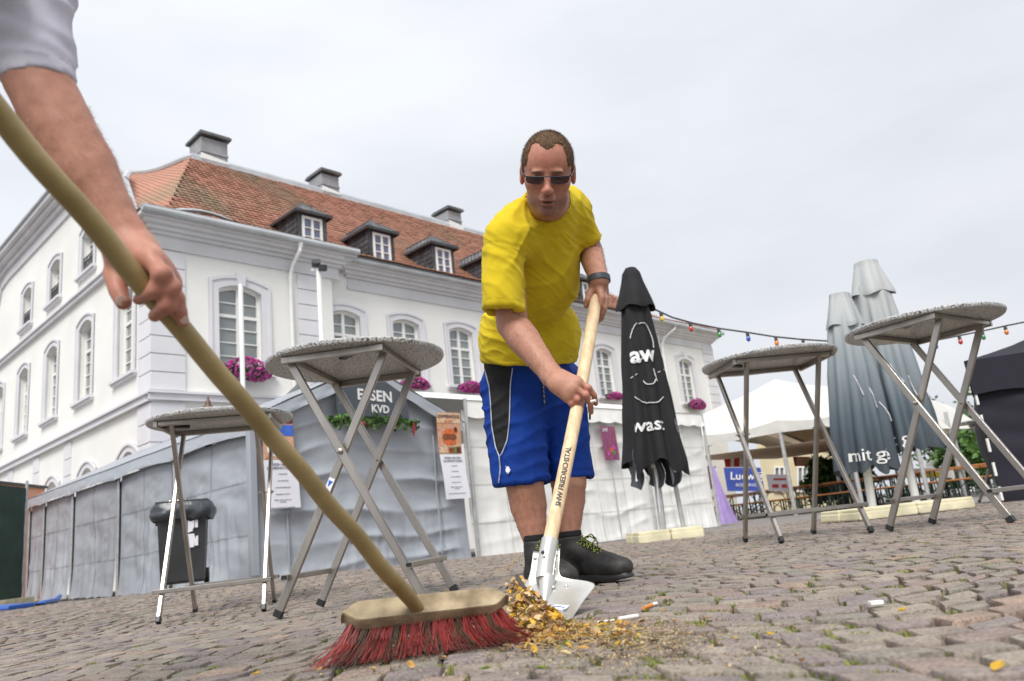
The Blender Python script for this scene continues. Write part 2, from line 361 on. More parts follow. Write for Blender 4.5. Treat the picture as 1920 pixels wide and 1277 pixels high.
# ================================================================== TOWN HALL
q_ = ray(284, 740); C0 = CAM + q_*(20/math.hypot(q_[0], q_[1])); C0 = V3(C0[0], C0[1], 0)
def RFp(s, z, off=0.): return C0 + d1*s - d2*(-off) + V3(0, 0, z)        # off > 0 goes into the building
def LFp(s, z, off=0.): return C0 + d2*s + d1*off + V3(0, 0, z)
hall = thing('town_hall', 'long white baroque town hall with lavender window surrounds, red tiled roof and slate dormers', 'building', C0)
def wall_strips(mb, P, s0, s1, zb, top, ops, th=.28, base_off=0.):
    br = {round(s0, 3), round(s1, 3)}
    for (a, b, z0, z1, rise) in ops: br |= {round(v, 3) for v in np.linspace(a, b, 9)}
    if callable(top): br |= {round(v, 3) for v in np.arange(s0, s1, .3)}
    br = sorted(v for v in br if s0-1e-6 <= v <= s1+1e-6); T = top if callable(top) else (lambda s: top)
    o = base_off
    def arch(op, s):
        a, b, z0, z1, rise = op; c = (a+b)/2; h = (b-a)/2; return z1-rise*((s-c)/h)**2
    for a, b in zip(br[:-1], br[1:]):
        if b-a < 1e-4: continue
        m = (a+b)/2; cov = sorted([q for q in ops if q[0]-1e-6 < m < q[1]+1e-6], key=lambda q: q[2]); za = zb = zb; la, lb = zb, zb
        for q in cov:
            mb.quad(P(a, la, o), P(b, lb, o), P(b, q[2], o), P(a, q[2], o))
            ta, tb = arch(q, a), arch(q, b)
            mb.quad(P(a, ta, o), P(b, tb, o), P(b, tb, o+th), P(a, ta, o+th)); mb.quad(P(a, q[2], o), P(b, q[2], o), P(b, q[2], o+th), P(a, q[2], o+th))
            la, lb = ta, tb
        mb.quad(P(a, la, o), P(b, lb, o), P(b, T(b), o), P(a, T(a), o))
    for q in ops:
        for s in (q[0], q[1]): mb.quad(P(s, q[2], o), P(s, arch(q, s), o), P(s, arch(q, s), o+th), P(s, q[2], o+th))
def surround(P, a, b, z0, z1, rise, w=.24, proud=.035, sill=True, key=True, base=0.):
    """lavender frame round an opening: two jambs and a segmental head as one moulded band, plus keystone"""
    m = MB(); c = (a+b)/2; h = (b-a)/2
    inn = [(a, z0)]+[(s, z1-rise*((s-c)/h)**2) for s in np.linspace(a, b, 9)]+[(b, z0)]
    outl = [(a-w, z0)]+[(s*(1)+0, 0) for s in []]
    ha = h+w
    outl = [(a-w, z0)]+[(s, z1+w-rise*((s-c)/ha)**2) for s in np.linspace(a-w, b+w, 9)]+[(b+w, z0)]
    n = len(inn)
    for o1, w0, w1 in ((-proud, 0, 1), (-proud-.035, .72, 1)):
        ring_i = [np.array(i)*(1-w0)+np.array(o_)*w0 for i, o_ in zip(inn, outl)]; ring_o = outl
        vs = [P(q[0], q[1], base+o1) for q in ring_i]+[P(q[0], q[1], base+o1) for q in ring_o]+[P(q[0], q[1], base+.04) for q in ring_i]+[P(q[0], q[1], base-.002) for q in ring_o]
        fs = []
        for i in range(n-1): fs += [(i, i+1, n+i+1, n+i), (i, i+1, 2*n+i+1, 2*n+i), (n+i, n+i+1, 3*n+i+1, 3*n+i)]
        fs += [(0, n, 3*n, 2*n), (n-1, 2*n-1, 4*n-1, 3*n-1)]
        m.add(vs, fs)
    if key:
        m.prism([P(c-.09, z1-.03, base-proud-.09), P(c+.09, z1-.03, base-proud-.09), P(c+.14, z1+w+.07, base-proud-.09), P(c-.14, z1+w+.07, base-proud-.09)], P(0, 0, .1)-P(0, 0, 0))
    obj('window_surround', m, MT['trim'], hall)
    if sill:
        m = MB()
        for zz, hh, oo in ((z0-.04, .04, .14), (z0-.11, .03, .09)):
            m.box(P(c, zz, base-oo/2+.02), h+w+oo*.5, oo/2+.02, hh, ax=(nrm(P(1, 0, 0)-P(0, 0, 0)), nrm(P(0, 0, 1)-P(0, 0, 0)), V3(0, 0, 1)))
        obj('window_sill', m, MT['trim'], hall)
def window(P, a, b, z0, z1, rise, rows, tr=None, base=.16, fw=.07, cols=2):
    """rows: heights of panes split from bottom; tr: index of the row after which the transom sits"""
    m = MB(); c = (a+b)/2; h = (b-a)/2; X = nrm(P(1, 0, 0)-P(0, 0, 0)); Y = nrm(P(0, 0, 1)-P(0, 0, 0)); ax = (X, Y, V3(0, 0, 1))
    top = lambda s: z1-rise*((s-c)/h)**2
    d = .035
    def bar(s0, s1, za, zb, dd=d, oo=0.): m.box(P((s0+s1)/2, (za+zb)/2, base+oo), abs(s1-s0)/2, dd, abs(zb-za)/2, ax)
    bar(a, a+fw, z0, top(a)); bar(b-fw, b, z0, top(b)); bar(a+fw, b-fw, z0, z0+fw+.02)
    ss = np.linspace(a+fw, b-fw, 7)
    for s0, s1 in zip(ss[:-1], ss[1:]):
        zt0, zt1 = top(s0), top(s1)
        m.prism([P(s0, zt0-fw-.01, base-d), P(s1, zt1-fw-.01, base-d), P(s1, zt1+.01, base-d), P(s0, zt0+.01, base-d)], Y*2*d)
    bar(c-.05, c+.05, z0+fw+.02, z1-fw, d+.008, -.006)
    n = len(rows); zi = z0+fw+.02; H = z1-fw-.02-zi; tot = sum(rows); zs = [zi]
    for r in rows: zs.append(zs[-1]+H*r/tot)
    for i in range(1, n):
        t = .085 if tr == i else .028
        bar(a+fw, c-.05, zs[i]-t/2, zs[i]+t/2, d-.01 if tr != i else d+.004); bar(c+.05, b-fw, zs[i]-t/2, zs[i]+t/2, d-.01 if tr != i else d+.004)
    w_ = obj('window', m, MT['whitepaint'], hall)
    for i in range(n):
        for (s0, s1) in ((a+fw, c-.05), (c+.05, b-fw)):
            g = MB(); zt0 = min(zs[i+1], top(s0)-fw) if i == n-1 else zs[i+1]; zt1 = min(zs[i+1], top(s1)-fw) if i == n-1 else zs[i+1]
            if i == n-1: zt0 = top(max(s0, a+fw))-fw; zt1 = top(min(s1, b-fw))-fw
            ti = random.uniform(-.004, .004)
            g.prism([P(s0, zs[i], base+.01+ti), P(s1, zs[i], base+.01), P(s1, zt1, base+.01), P(s0, zt0, base+.01-ti)], Y*.006); obj('pane', g, MT['glass'], w_)
    # dim room behind: back sheet
    return w_
def sfp(px, py, off=0., P0=None):     # survey: sight line -> (s, z) on the long facade
    q = plane(px, py, C0+d2*off, d2); return float((q-C0)@d1), float(q[2])
ROWS6 = [1, 1, 1, 1, 1, 1.05]
REC = .25
mainw = [2.28]; midw = [5.62+.10, 8.0, 10.35, 12.95, 15.6, 18.25, 20.75]; rightw = [24.05]
mb = MB(); ops = [(c-.6, c+.6, 5.0, 7.38, .16) for c in mainw]; wall_strips(mb, RFp, 0, 5.15, -.3, 8.6, ops); obj('wall', mb, MT['plaster'], hall)
mb = MB(); opm = [(c-.53, c+.53, 5.15, 7.22, .14) for c in midw]; wall_strips(mb, RFp, 5.15, 21.35, -.3, 8.6, opm, base_off=REC)
mb.quad(RFp(5.15, -.3, 0), RFp(5.15, -.3, REC), RFp(5.15, 8.6, REC), RFp(5.15, 8.6, 0)); mb.quad(RFp(21.35, -.3, 0), RFp(21.35, -.3, REC), RFp(21.35, 8.6, REC), RFp(21.35, 8.6, 0)); obj('wall', mb, MT['plaster'], hall)
mb = MB(); opr = [(c-.55, c+.55, 5.1, 7.2, .15) for c in rightw]; wall_strips(mb, RFp, 21.35, 26.65, -.3, 8.6, opr)
mb.quad(RFp(26.65, -.3, 0), RFp(26.65, -.3, 13), RFp(26.65, 8.6, 13), RFp(26.65, 8.6, 0)); obj('wall', mb, MT['plaster'], hall)
for ol, b0 in ((ops, 0), (opm, REC), (opr, 0)):
    for (a, b, z0, z1, r) in ol:
        surround(RFp, a, b, z0, z1, r, base=b0, key=(b0 == 0), w=.26 if b0 == 0 else .22); window(RFp, a, b, z0, z1, r, ROWS6, tr=4, base=b0+.16)
# gable end towards the lane
def prof(s):
    pts = [(0, 8.7), (1.2, 8.9), (2.0, 9.3), (2.7, 10.2), (3.4, 11.3), (4.2, 11.95), (5.2, 12.25), (13.8, 12.3), (14.75, 12.2), (15.2, 11.4), (15.6, 10.2), (16.2, 8.6)]
    return float(np.interp(s, [p[0] for p in pts], [p[1] for p in pts]))
LW = [1.72, 4.85, 8.0, 11.15, 14.3]
opl = []
for c in LW: opl.append((c-.55, c+.55, 5.12, 7.45, .18))
for c in LW[1:4]+[]: opl.append((c-.52, c+.52, 8.95, 10.35, .16))
for c in (1.4, 4.4, 7.5, 10.6, 13.6): opl.append((c-.55, c+.55, 2.2, 3.15, .28))
mb = MB(); wall_strips(mb, LFp, 0, 16.2, -.3, prof, opl); obj('wall', mb, MT['plaster'], hall)
for (a, b, z0, z1, r) in opl:
    surround(LFp, a, b, z0, z1, r, key=False, w=.2, sill=z0 > 4)
    window(LFp, a, b, z0, z1, r, ROWS6 if z0 < 8 and z0 > 4 else [1, 1, 1, 1] if z0 > 4 else [1, 1], tr=4 if 4 < z0 < 8 else None, base=.2)
for c in LW[1:4]:      # little wrought iron rails before the top row of windows
    m = MB()
    for zz in (9.0, 9.5): m.beam(LFp(c-.5, zz, .03), LFp(c+.5, zz, .03), .03, .03)
    for k in range(9): m.beam(LFp(c-.48+k*.12, 9.0, .03), LFp(c-.48+k*.12, 9.5, .03), .016, .016)
    for k in range(4):
        cc = c-.36+k*.24; m.tube([LFp(cc+.1*math.cos(t), 9.25+.17*math.sin(t), .03) for t in np.linspace(0, 6.28, 12)], .014, 4)
    obj('window_rail', m, MT['dark_metal'], hall)
# string courses
def band(P, s0, s1, z, h, o, name='string_course', m_='trim', b0=0.):
    m = MB(); X = nrm(P(1, 0, 0)-P(0, 0, 0)); Y = nrm(P(0, 0, 1)-P(0, 0, 0)); 
    m.box(P((s0+s1)/2, z, b0-o/2+.01), (s1-s0)/2, o/2+.01, h/2, (X, Y, V3(0, 0, 1))); m.box(P((s0+s1)/2, z+h/2+.03, b0-o*.75+.01), (s1-s0)/2+.02, o*.75+.01, .03, (X, Y, V3(0, 0, 1)))
    return obj(name, m, MT[m_], hall)
band(RFp, -.12, 5.2, 4.25, .16, .12); band(RFp, 5.2, 21.3, 4.25, .16, .1, b0=REC); band(RFp, 21.3, 26.75, 4.25, .16, .12)
band(LFp, -.1, 16.2, 4.22, .16, .12); band(LFp, .9, 15.6, 8.28, .12, .12)
# rusticated quoins, block by block
def quoins(P, s0, s1, z0, z1, o=.05, hb=.46, b0=0.):
    X = nrm(P(1, 0, 0)-P(0, 0, 0)); Y = nrm(P(0, 0, 1)-P(0, 0, 0)); n = int(round((z1-z0)/hb)); h = (z1-z0)/n
    for k in range(n):
        m = MB(); m.bbox(P((s0+s1)/2, z0+(k+.5)*h, b0-o/2+.02), (s1-s0)/2, h/2-.012, o/2+.02, (X, V3(0, 0, 1), Y), .012); obj('quoin_block', m, MT['trim'], hall)
quoins(RFp, -.055, .80, 4.42, 8.02); quoins(RFp, 4.0, 4.72, 4.42, 8.02); quoins(RFp, 25.75, 26.7, 4.42, 8.02, hb=.42); quoins(RFp, 21.4, 22.1, 4.42, 8.02)
quoins(LFp, .02, .75, 4.42, 8.0); quoins(RFp, -.055, .80, -.2, 4.12); quoins(LFp, .02, .75, -.2, 4.12)
for c in (6.1, 9.2, 12.2, 15.2): quoins(LFp, c-.3, c+.3, 1.2, 4.1, .04)
# cornice and gutters
def cornice(P, s0, s1, zt, b0=0., ends=True):
    X = nrm(P(1, 0, 0)-P(0, 0, 0)); Y = nrm(P(0, 0, 1)-P(0, 0, 0)); m = MB()
    for za, zb, o in ((-.78, -.70, .06), (-.70, -.42, .03), (-.42, -.33, .12), (-.33, -.22, .22), (-.22, -.12, .34), (-.12, -.04, .46)):
        m.box(P((s0+s1)/2, zt+(za+zb)/2, b0-o/2+.02), (s1-s0)/2+o*.98*(1 if ends else 0), o/2+.02, (zb-za)/2-.0005, (X, Y, V3(0, 0, 1)))
    obj('cornice', m, MT['cornice'], hall); g = MB()
    a = P(s0-.46, zt, b0-.54); b = P(s1+.46, zt, b0-.54)
    g.tube([a, b], .085, 10); g.box(P((s0+s1)/2, zt+.07, b0-.48), (s1-s0)/2+.47, .12, .018, (X, Y, V3(0, 0, 1))); obj('gutter', g, MT['zinc'], hall, smooth=True)
cornice(RFp, 0, 5.35, 8.83); cornice(RFp, 5.9, 20.9, 8.70, REC); cornice(RFp, 21.35, 26.65, 8.62)
# raking cornice over the gable end
ss = [0.12, .6, 1.2, 2.0, 2.7, 3.4, 4.2, 5.2, 8, 11, 13.8, 14.75, 15.2, 15.6, 16.2]
for o, dz0, dz1, mm in ((.50, -.10, .06, 'cornice'), (.34, -.26, -.105, 'cornice'), (.18, -.44, -.265, 'cornice'), (.07, -.80, -.445, 'trim'), (.58, .065, .13, 'zinc')):
    m = MB()
    for a, b in zip(ss[:-1], ss[1:]):
        za, zb = prof(a), prof(b); sl = np.array([-(zb-za), (b-a)]); sl = sl/np.linalg.norm(sl)
        def pt(s, z, dz, off): return LFp(s+(0 if s < .2 else sl[0]*dz*-.0), z+dz, off)
        vs = [pt(a, za, dz0, -o), pt(b, zb, dz0, -o), pt(b, zb, dz1, -o), pt(a, za, dz1, -o), pt(a, za, dz0, .03), pt(b, zb, dz0, .03), pt(b, zb, dz1, .6), pt(a, za, dz1, .6)]
        m.add(vs, [(0, 1, 2, 3), (0, 1, 5, 4), (2, 3, 7, 6)])
    obj('gable_cornice', m, MT[mm], hall)
# downpipes
m = MB(); m.tube([RFp(3.86, 8.7, -.5), RFp(3.84, 8.52, -.5), RFp(3.78, 8.2, -.2), RFp(3.75, 7.9, -.1), RFp(3.75, 1, -.1)], .055, 8); m.tube([RFp(3.86, 8.85, -.5), RFp(3.86, 8.62, -.5)], [.12, .06], 8); obj('downpipe', m, MT['whitepaint'], hall, smooth=True)
m = MB(); m.tube([RFp(22.9, 8.6, -.5), RFp(22.8, 8.4, -.5), RFp(22.3, 8.0, -.2), RFp(22.2, 7.7, -.1), RFp(22.2, 1, -.1)], .055, 8); obj('downpipe', m, MT['whitepaint'], hall, smooth=True)
# roof
RP = [(-.40, 8.80), (.4, 9.02), (1.2, 9.42), (2.2, 10.12), (3.5, 11.3), (5.0, 12.78), (7.2, 14.9)]
def roofz(off): return float(np.interp(off, [q[0] for q in RP], [q[1] for q in RP]))
HE = 4.1                                     # the ridge starts this far in
def s_left(off): return -.35+(HE+.35)*np.clip((off+.4)/7.6, 0, 1)
def s_right(off): return 27.0-(HE+.9)*np.clip((off+.4)/7.6, 0, 1)
def tile_mat():
    m = D.materials.new('red_roof_tiles'); m.use_nodes = True; n = m.node_tree; b = n.nodes['Principled BSDF']; b.inputs['Roughness'].default_value = .8
    g = N(n, 'ShaderNodeNewGeometry'); a = N(n, 'ShaderNodeAttribute'); a.attribute_name = 'rnd'
    nz = N(n, 'ShaderNodeTexNoise'); nz.inputs['Scale'].default_value = .30; nz.inputs['Detail'].default_value = 5; nz.inputs['Roughness'].default_value = .6; n.links.new(g.outputs['Position'], nz.inputs['Vector'])
    ad = N(n, 'ShaderNodeMath', operation='MULTIPLY_ADD'); ad.inputs[1].default_value = .07; n.links.new(a.outputs['Fac'], ad.inputs[0]); n.links.new(nz.outputs['Fac'], ad.inputs[2])
    cr = N(n, 'ShaderNodeValToRGB'); els = [(.36, (.27, .19, .12)), (.46, (.35, .20, .13)), (.56, (.41, .195, .13)), (.70, (.45, .21, .145)), (.84, (.60, .27, .16))]
    setramp(cr, els)
    n.links.new(ad.outputs[0], cr.inputs[0]); n.links.new(cr.outputs[0], b.inputs['Base Color']); return m
MT['tiles'] = tile_mat()
def offs_rows(step=.25, o0=-.42, o1=7.15):
    r = [o0]; 
    while r[-1] < o1:
        o = r[-1]; sl = (roofz(o+.05)-roofz(o))/.05; r.append(o+step/math.sqrt(1+sl*sl))
    return r
rows = offs_rows()
sheet = MB(); P = RFp
oo = [q[0] for q in RP]
for a, b in zip(oo[:-1], oo[1:]): sheet.quad(P(s_left(a), roofz(a)-.05, a), P(s_right(a), roofz(a)-.05, a), P(s_right(b), roofz(b)-.05, b), P(s_left(b), roofz(b)-.05, b))
sheet.quad(P(HE, 14.85, 7.2), P(22, 14.85, 7.2), P(24, 8.8, 14), P(2, 8.8, 14))
roof = obj('roof', sheet, MT['dark_metal'], hall)
tl = MB()
for k, (a, b) in enumerate(zip(rows[:-1], rows[1:])):
    za, zb = roofz(a), roofz(b); s = s_left(a)+(k % 2)*.105; e = s_right(a); tw = .21
    while s < e:
        h0 = random.uniform(.035, .06); s1 = s+tw-.012; rr = random.random()
        vs = [P(s, za+h0, a-.01), P(s+tw*.5, za+h0+.014, a-.015), P(s1, za+h0, a-.01), P(s1, zb+.012, b+.02), P(s+tw*.5, zb+.022, b+.02), P(s, zb+.012, b+.02), P(s, za+h0-.03, a-.005), P(s+tw*.5, za+h0-.02, a-.015), P(s1, za+h0-.03, a-.005)]
        tl.add(vs, [(0, 1, 4, 5), (1, 2, 3, 4), (6, 7, 1, 0), (7, 8, 2, 1)], rr); s += tw
o = stuff(obj('roof_tiles', tl, MT['tiles'], roof, attr=True))
# hip between the corner and the gable end
top_ = P(HE, 14.9, 7.2); nA = 26
hip = MB(); A_line = [P(s_left(o), roofz(o), o) for o in np.linspace(-.4, 7.2, nA)]
gl = [(0, 0.), (.5, .1), (1.2, .3), (2.0, .5), (3.2, .8)]
B_line = [LFp(s, prof(s)+.13, .0) for s in np.linspace(.1, 4.0, nA)]
PM = plane(221, 326, C0+d1*3.0, d1)
for t in range(nA):
    w_ = t/(nA-1); c_1 = LFp(.0, 8.85, -.3); B_line[t] = (c_1+(PM-c_1)*(w_/.5)+V3(0, 0, -.35*math.sin(min(1, w_/.5)*math.pi)) if w_ < .5 else PM+(top_-PM)*((w_-.5)/.5)-V3(0, 0, .25*math.sin((w_-.5)*2*math.pi)))
tl = MB()
for t in range(nA-1):
    a0, b0, a1, b1 = A_line[t], B_line[t], A_line[t+1], B_line[t+1]; L = np.linalg.norm(a0-b0); nn = max(1, int(L/.2))
    for k in range(nn):
        u0, u1 = k/nn, (k+1)/nn; tl.add([a0+(b0-a0)*u0+V3(0, 0, .014), a0+(b0-a0)*u1+V3(0, 0, .014), a1+(b1-a1)*u1, a1+(b1-a1)*u0], [(0, 1, 2, 3)], random.random())
bs = MB()
for t in range(nA-1): bs.quad(A_line[t]-V3(0, 0, .03), B_line[t]-V3(0, 0, .03), B_line[t+1]-V3(0, 0, .03), A_line[t+1]-V3(0, 0, .03))
obj('hip_underlay', bs, MT['tiles'], roof)
obj('hip_tiles', tl, MT['tiles'], roof, attr=True)['kind'] = 'stuff'
m = MB(); m.tube([P(HE, 14.95, 7.2), P(22.1, 14.95, 7.2)], .13, 8); m.box((P(HE, 14.8, 7.1)+P(22.1, 14.8, 7.1))/2, 9, .09, .1, (d1, d2, V3(0, 0, 1))); obj('ridge_cap', m, MT['zinc'], roof)
m = MB(); m.tube([P(HE+.1, 14.97, 7.2)]+[B_line[k_]+V3(0, 0, .05) for k_ in range(nA-2, nA//2, -2)]+[PM+V3(0, 0, .04), PM*.5+LFp(5.0, 12.5, 1.5)*.5+V3(0, 0, .05), LFp(5.5, 12.5, 1.2)], .13, 8); obj('hip_cap', m, MT['zinc'], roof)
# slate hood over the left wing
hd = MB(); n_ = 22; pr = []
for i in range(n_+1):
    t = i/n_; s = -.3+5.6*t; pr.append((s, .50*math.exp(-((t-.34)/.26)**2)+.10))
for (s0, h0), (s1, h1) in zip(pr[:-1], pr[1:]):
    for k in range(5):
        u0, u1 = k/5, (k+1)/5
        f_ = lambda s, h, u: RFp(s, 8.93+h*u+.02, -.5+1.0*u)
        hd.add([f_(s0+.005, h0, u0)+V3(0, 0, .03), f_(s1-.005, h1, u0)+V3(0, 0, .03), f_(s1-.005, h1, u1), f_(s0+.005, h0, u1)], [(0, 1, 2, 3)], random.random())
obj('slate_hood', hd, MT['slate_roof'], roof, attr=True)
m = MB(); m.tube([RFp(s, 8.97+h, .52) for s, h in pr], .05, 6); obj('hood_flashing', m, MT['zinc'], roof)
for (s, o_) in ((4.95, 7.6), (10.0, 7.6), (17.0, 7.6)):
    w1 = .55 if s < 6 else .45; m = MB(); ax = (d1, d2, V3(0, 0, 1))
    zt = {4.95: 15.95, 10.0: 15.85, 17.0: 15.8}[s]
    m.box(RFp(s, (zt+14)/2-.06, o_), w1*.94, .5, (zt-14)/2-.06, ax); m.box(RFp(s, 15.25, o_), w1*.98, .54, .035, ax)
    c_ = obj('chimney', m, MT['chimney'], roof)
    m = MB(); m.box(RFp(s, zt, o_), w1*1.12, .66, .05, ax); m.box(RFp(s, zt+.075, o_), w1*1.05, .6, .03, ax); c_2 = obj('chimney_cap', m, MT['slate_roof'], roof)
    m = MB(); m.prism([RFp(s-w1*.98, 14.75, o_-.56), RFp(s+w1*.98, 14.78, o_-.56), RFp(s+w1*.98, 14.98, o_-.56), RFp(s-w1*.98, 15.12, o_-.56)], -d2*.03)
    m.prism([RFp(s-w1*.98, 14.75, o_-.53), RFp(s-w1*.98, 15.0, o_-.53), RFp(s-w1*.98, 15.1, o_+.2), RFp(s-w1*.98, 14.8, o_+.2)], -d1*.03); obj('chimney_flashing', m, MT['whitepaint'], roof)
# dormers
def dormer(c):
    r = MB(); fo = 1.35; hw = .52; zb, ze, zp = 9.45, 10.72, 11.28; P = RFp
    back = lambda z: float(np.interp(z, [q[1] for q in RP], [q[0] for q in RP]))
    m = MB()
    m.quad(P(c-hw, zb-.1, fo), P(c-.36, zb-.1, fo), P(c-.36, ze, fo), P(c-hw, ze, fo)); m.quad(P(c+.36, zb-.1, fo), P(c+hw, zb-.1, fo), P(c+hw, ze, fo), P(c+.36, ze, fo))
    m.quad(P(c-.36, ze-.14, fo), P(c+.36, ze-.14, fo), P(c+.36, ze, fo), P(c-.36, ze, fo)); m.quad(P(c-.36, zb-.1, fo), P(c+.36, zb-.1, fo), P(c+.36, zb+.08, fo), P(c-.36, zb+.08, fo))
    d_ = obj('dormer', m, MT['slate'], hall)
    for sgn in (-1, 1):      # slate hung cheeks
        for k in range(7):
            z0 = zb-.05+k*(ze-zb+.05)/7; z1 = z0+(ze-zb+.05)/7
            b0, b1 = back(z0)+.1, back(z1)+.1; n = max(1, int((b0-fo)/.22)); 
            for i in range(n):
                m = MB(); a0 = fo+(b0-fo)*i/n; a1 = fo+(b0-fo)*(i+1)/n-.012; q = sgn*(hw+.018+random.uniform(0, .01)); q2 = sgn*(hw+.004)
                m.add([P(c+q, z0, a0), P(c+q, z0, a1), P(c+q2, z1+.02, a1), P(c+q2, z1+.02, a0), P(c+sgn*hw*.99, z0, a0), P(c+sgn*hw*.99, z0, a1)], [(0, 1, 2, 3), (0, 1, 5, 4)]); obj('slate', m, MT['slate'], d_) if sgn < 0 else r.add(m.v, m.f)
    obj('cheek', r, MT['slate'], d_)
    m = MB(); h2 = hw+.14; bk = back(ze)+.25; f0 = fo-.17; pk = fo+.55; zb2 = back(zp)+.2
    A, B, Pk, Pb, A2, B2 = P(c-h2, ze-.03, f0), P(c+h2, ze-.03, f0), P(c, zp, pk), P(c, zp, zb2), P(c-h2, ze-.03, bk), P(c+h2, ze-.03, bk)
    def shing(a, b, c_, d, nr, nc):
        a, b, c_, d = map(np.asarray, (a, b, c_, d))
        for i in range(nr):
            for j in range(nc):
                u0, u1 = i/nr, (i+1)/nr; w0, w1 = j/nc+.01, (j+1)/nc-.01; l = lambda u, w: (a*(1-w)+b*w)*(1-u)+(d*(1-w)+c_*w)*u
                m.add([l(u0, w0)+V3(0, 0, .025), l(u0, w1)+V3(0, 0, .025), l(u1, w1)+V3(0, 0, .004), l(u1, w0)+V3(0, 0, .004), l(u0, w0), l(u0, w1)], [(0, 1, 2, 3), (0, 1, 5, 4)], random.random())
    shing(A, B, Pk, Pk, 6, 6); shing(A2, A, Pk, Pb, 6, 9); shing(B, B2, Pb, Pk, 6, 9)
    m.add([A, B, B2, A2], [(0, 1, 2, 3)], .2); obj('dormer_roof', m, MT['slate_roof'], d_, attr=True)
    m = MB(); 
    for a, b in ((A, B), (A2, A), (B, B2)): m.beam(a-V3(0, 0, .02), b-V3(0, 0, .02), .05, .09)
    m.tube([A, Pk], .035, 6); m.tube([B, Pk], .035, 6); m.tube([Pk, Pb], .04, 6); obj('dormer_trim', m, MT['dark_metal'], d_); m = MB(); m.beam(P(c-hw-.06, zb-.12, fo-.06), P(c+hw+.06, zb-.12, fo-.06), .12, .05); obj('dormer_sill', m, MT['dark_metal'], d_)
    return d_
def dwindow(d_, c):
    zb, ze, fo = 9.53, 10.58, 1.35; m = MB(); ax = (d1, d2, V3(0, 0, 1)); P = RFp
    def bar(s0, s1, a, b, w=.03): m.box(P((s0+s1)/2, (a+b)/2, fo-.01), (s1-s0)/2, w, (b-a)/2, ax)
    bar(c-.36, c-.28, zb, ze); bar(c+.28, c+.36, zb, ze); bar(c-.28, c+.28, zb, zb+.08); bar(c-.28, c+.28, ze-.08, ze); bar(c-.04, c+.04, zb+.08, ze-.08, .035)
    H = (ze-zb-.16)/3
    for k in (1, 2):
        for s0, s1 in ((c-.28, c-.04), (c+.04, c+.28)): bar(s0, s1, zb+.08+k*H-.014, zb+.08+k*H+.014, .022)
    obj('dormer_window', m, MT['whitepaint'], d_)
    for k in range(3):
        for s0, s1 in ((c-.28, c-.04), (c+.04, c+.28)):
            g = MB(); g.box(P((s0+s1)/2, zb+.08+(k+.5)*H, fo+.012), .12, .003, H/2, ax); obj('pane', g, MT['dglass'], d_)
MT['dglass'] = mat('dormer_glass', (.10, .12, .20), .08, .25, .6, spec=.9)
for c in (5.42, 8.1, 10.85, 13.6, 16.4, 19.2): dwindow(dormer(c), c)

# flower boxes on the sills
def flowerbox(P, c, zc, w, off, label, big=1.0, n=230):
    loc = P(c, zc, off); t = thing('flower_box', label, 'flower box', loc, 'magenta flower boxes on the town hall windows')
    X = nrm(P(1, 0, 0)-P(0, 0, 0)); Y = nrm(P(0, 0, 1)-P(0, 0, 0)); m = MB(); m.bbox(loc+V3(0, 0, .08), w/2*.9, .10, .08, (X, Y, V3(0, 0, 1)), .01); obj('planter', m, MT['bench_leg'], t)
    lf = MB(); fl = MB(); rg = np.random.RandomState(int(c*10))
    for k in range(int(n*1.3)):
        a = rg.normal(0, 1, 3); a /= np.linalg.norm(a); a *= rg.uniform(.3, 1)**.4; q = loc+X*a[0]*w/2+Y*(a[1]*.22-.06)+V3(0, 0, .10+a[2]*.26*big-.08*abs(a[0])); r = rg.uniform(.03, .06)
        u = nrm(rg.normal(0, 1, 3)); v = nrm(np.cross(u, rg.normal(0, 1, 3))); lf.add([q-u*r, q+v*r*.6, q+u*r, q-v*r*.6], [(0, 1, 2, 3)])
    for k in range(n):
        a = rg.normal(0, 1, 3); a /= np.linalg.norm(a); a[1] = -abs(a[1]); q = loc+X*a[0]*w/2*1.02+Y*(a[1]*.28-.06)+V3(0, 0, .11+a[2]*.27*big-.09*abs(a[0])); r = rg.uniform(.02, .042)
        u = nrm(rg.normal(0, 1, 3)+Y*0); 
        for j in range(3):
            u = nrm(rg.normal(0, 1, 3)); v = nrm(np.cross(u, rg.normal(0, 1, 3))); fl.add([q+(u+v)*r*.7, q+(u-v)*r*.7, q-(u+v)*r*.7, q+(v-u)*r*.7], [(0, 1, 2, 3)])
    obj('foliage', lf, MT['leaf_dark'], t)['kind'] = 'stuff'; obj('blossoms', fl, MT['pink'], t)['kind'] = 'stuff'
flowerbox(RFp, 2.28, 4.93, 1.35, -.22, 'large magenta flower box under the window nearest the building corner, behind the broom handle', 1.15, 330)
flowerbox(RFp, 8.0, 4.98, 1.05, REC-.2, 'magenta flower box partly hidden behind the large table top, at its right end', .7)
flowerbox(RFp, 10.35, 4.98, 1.05, REC-.2, 'magenta flower box just left of the man in the yellow shirt', .7)
flowerbox(RFp, 18.25, 5.08, 1.0, REC-.2, 'thin magenta flower box between the shovel handle and the black parasol', .5, 170)
flowerbox(RFp, 24.05, 4.93, 1.2, -.2, 'round magenta flower box under the last window on the far right wing', .95, 260)
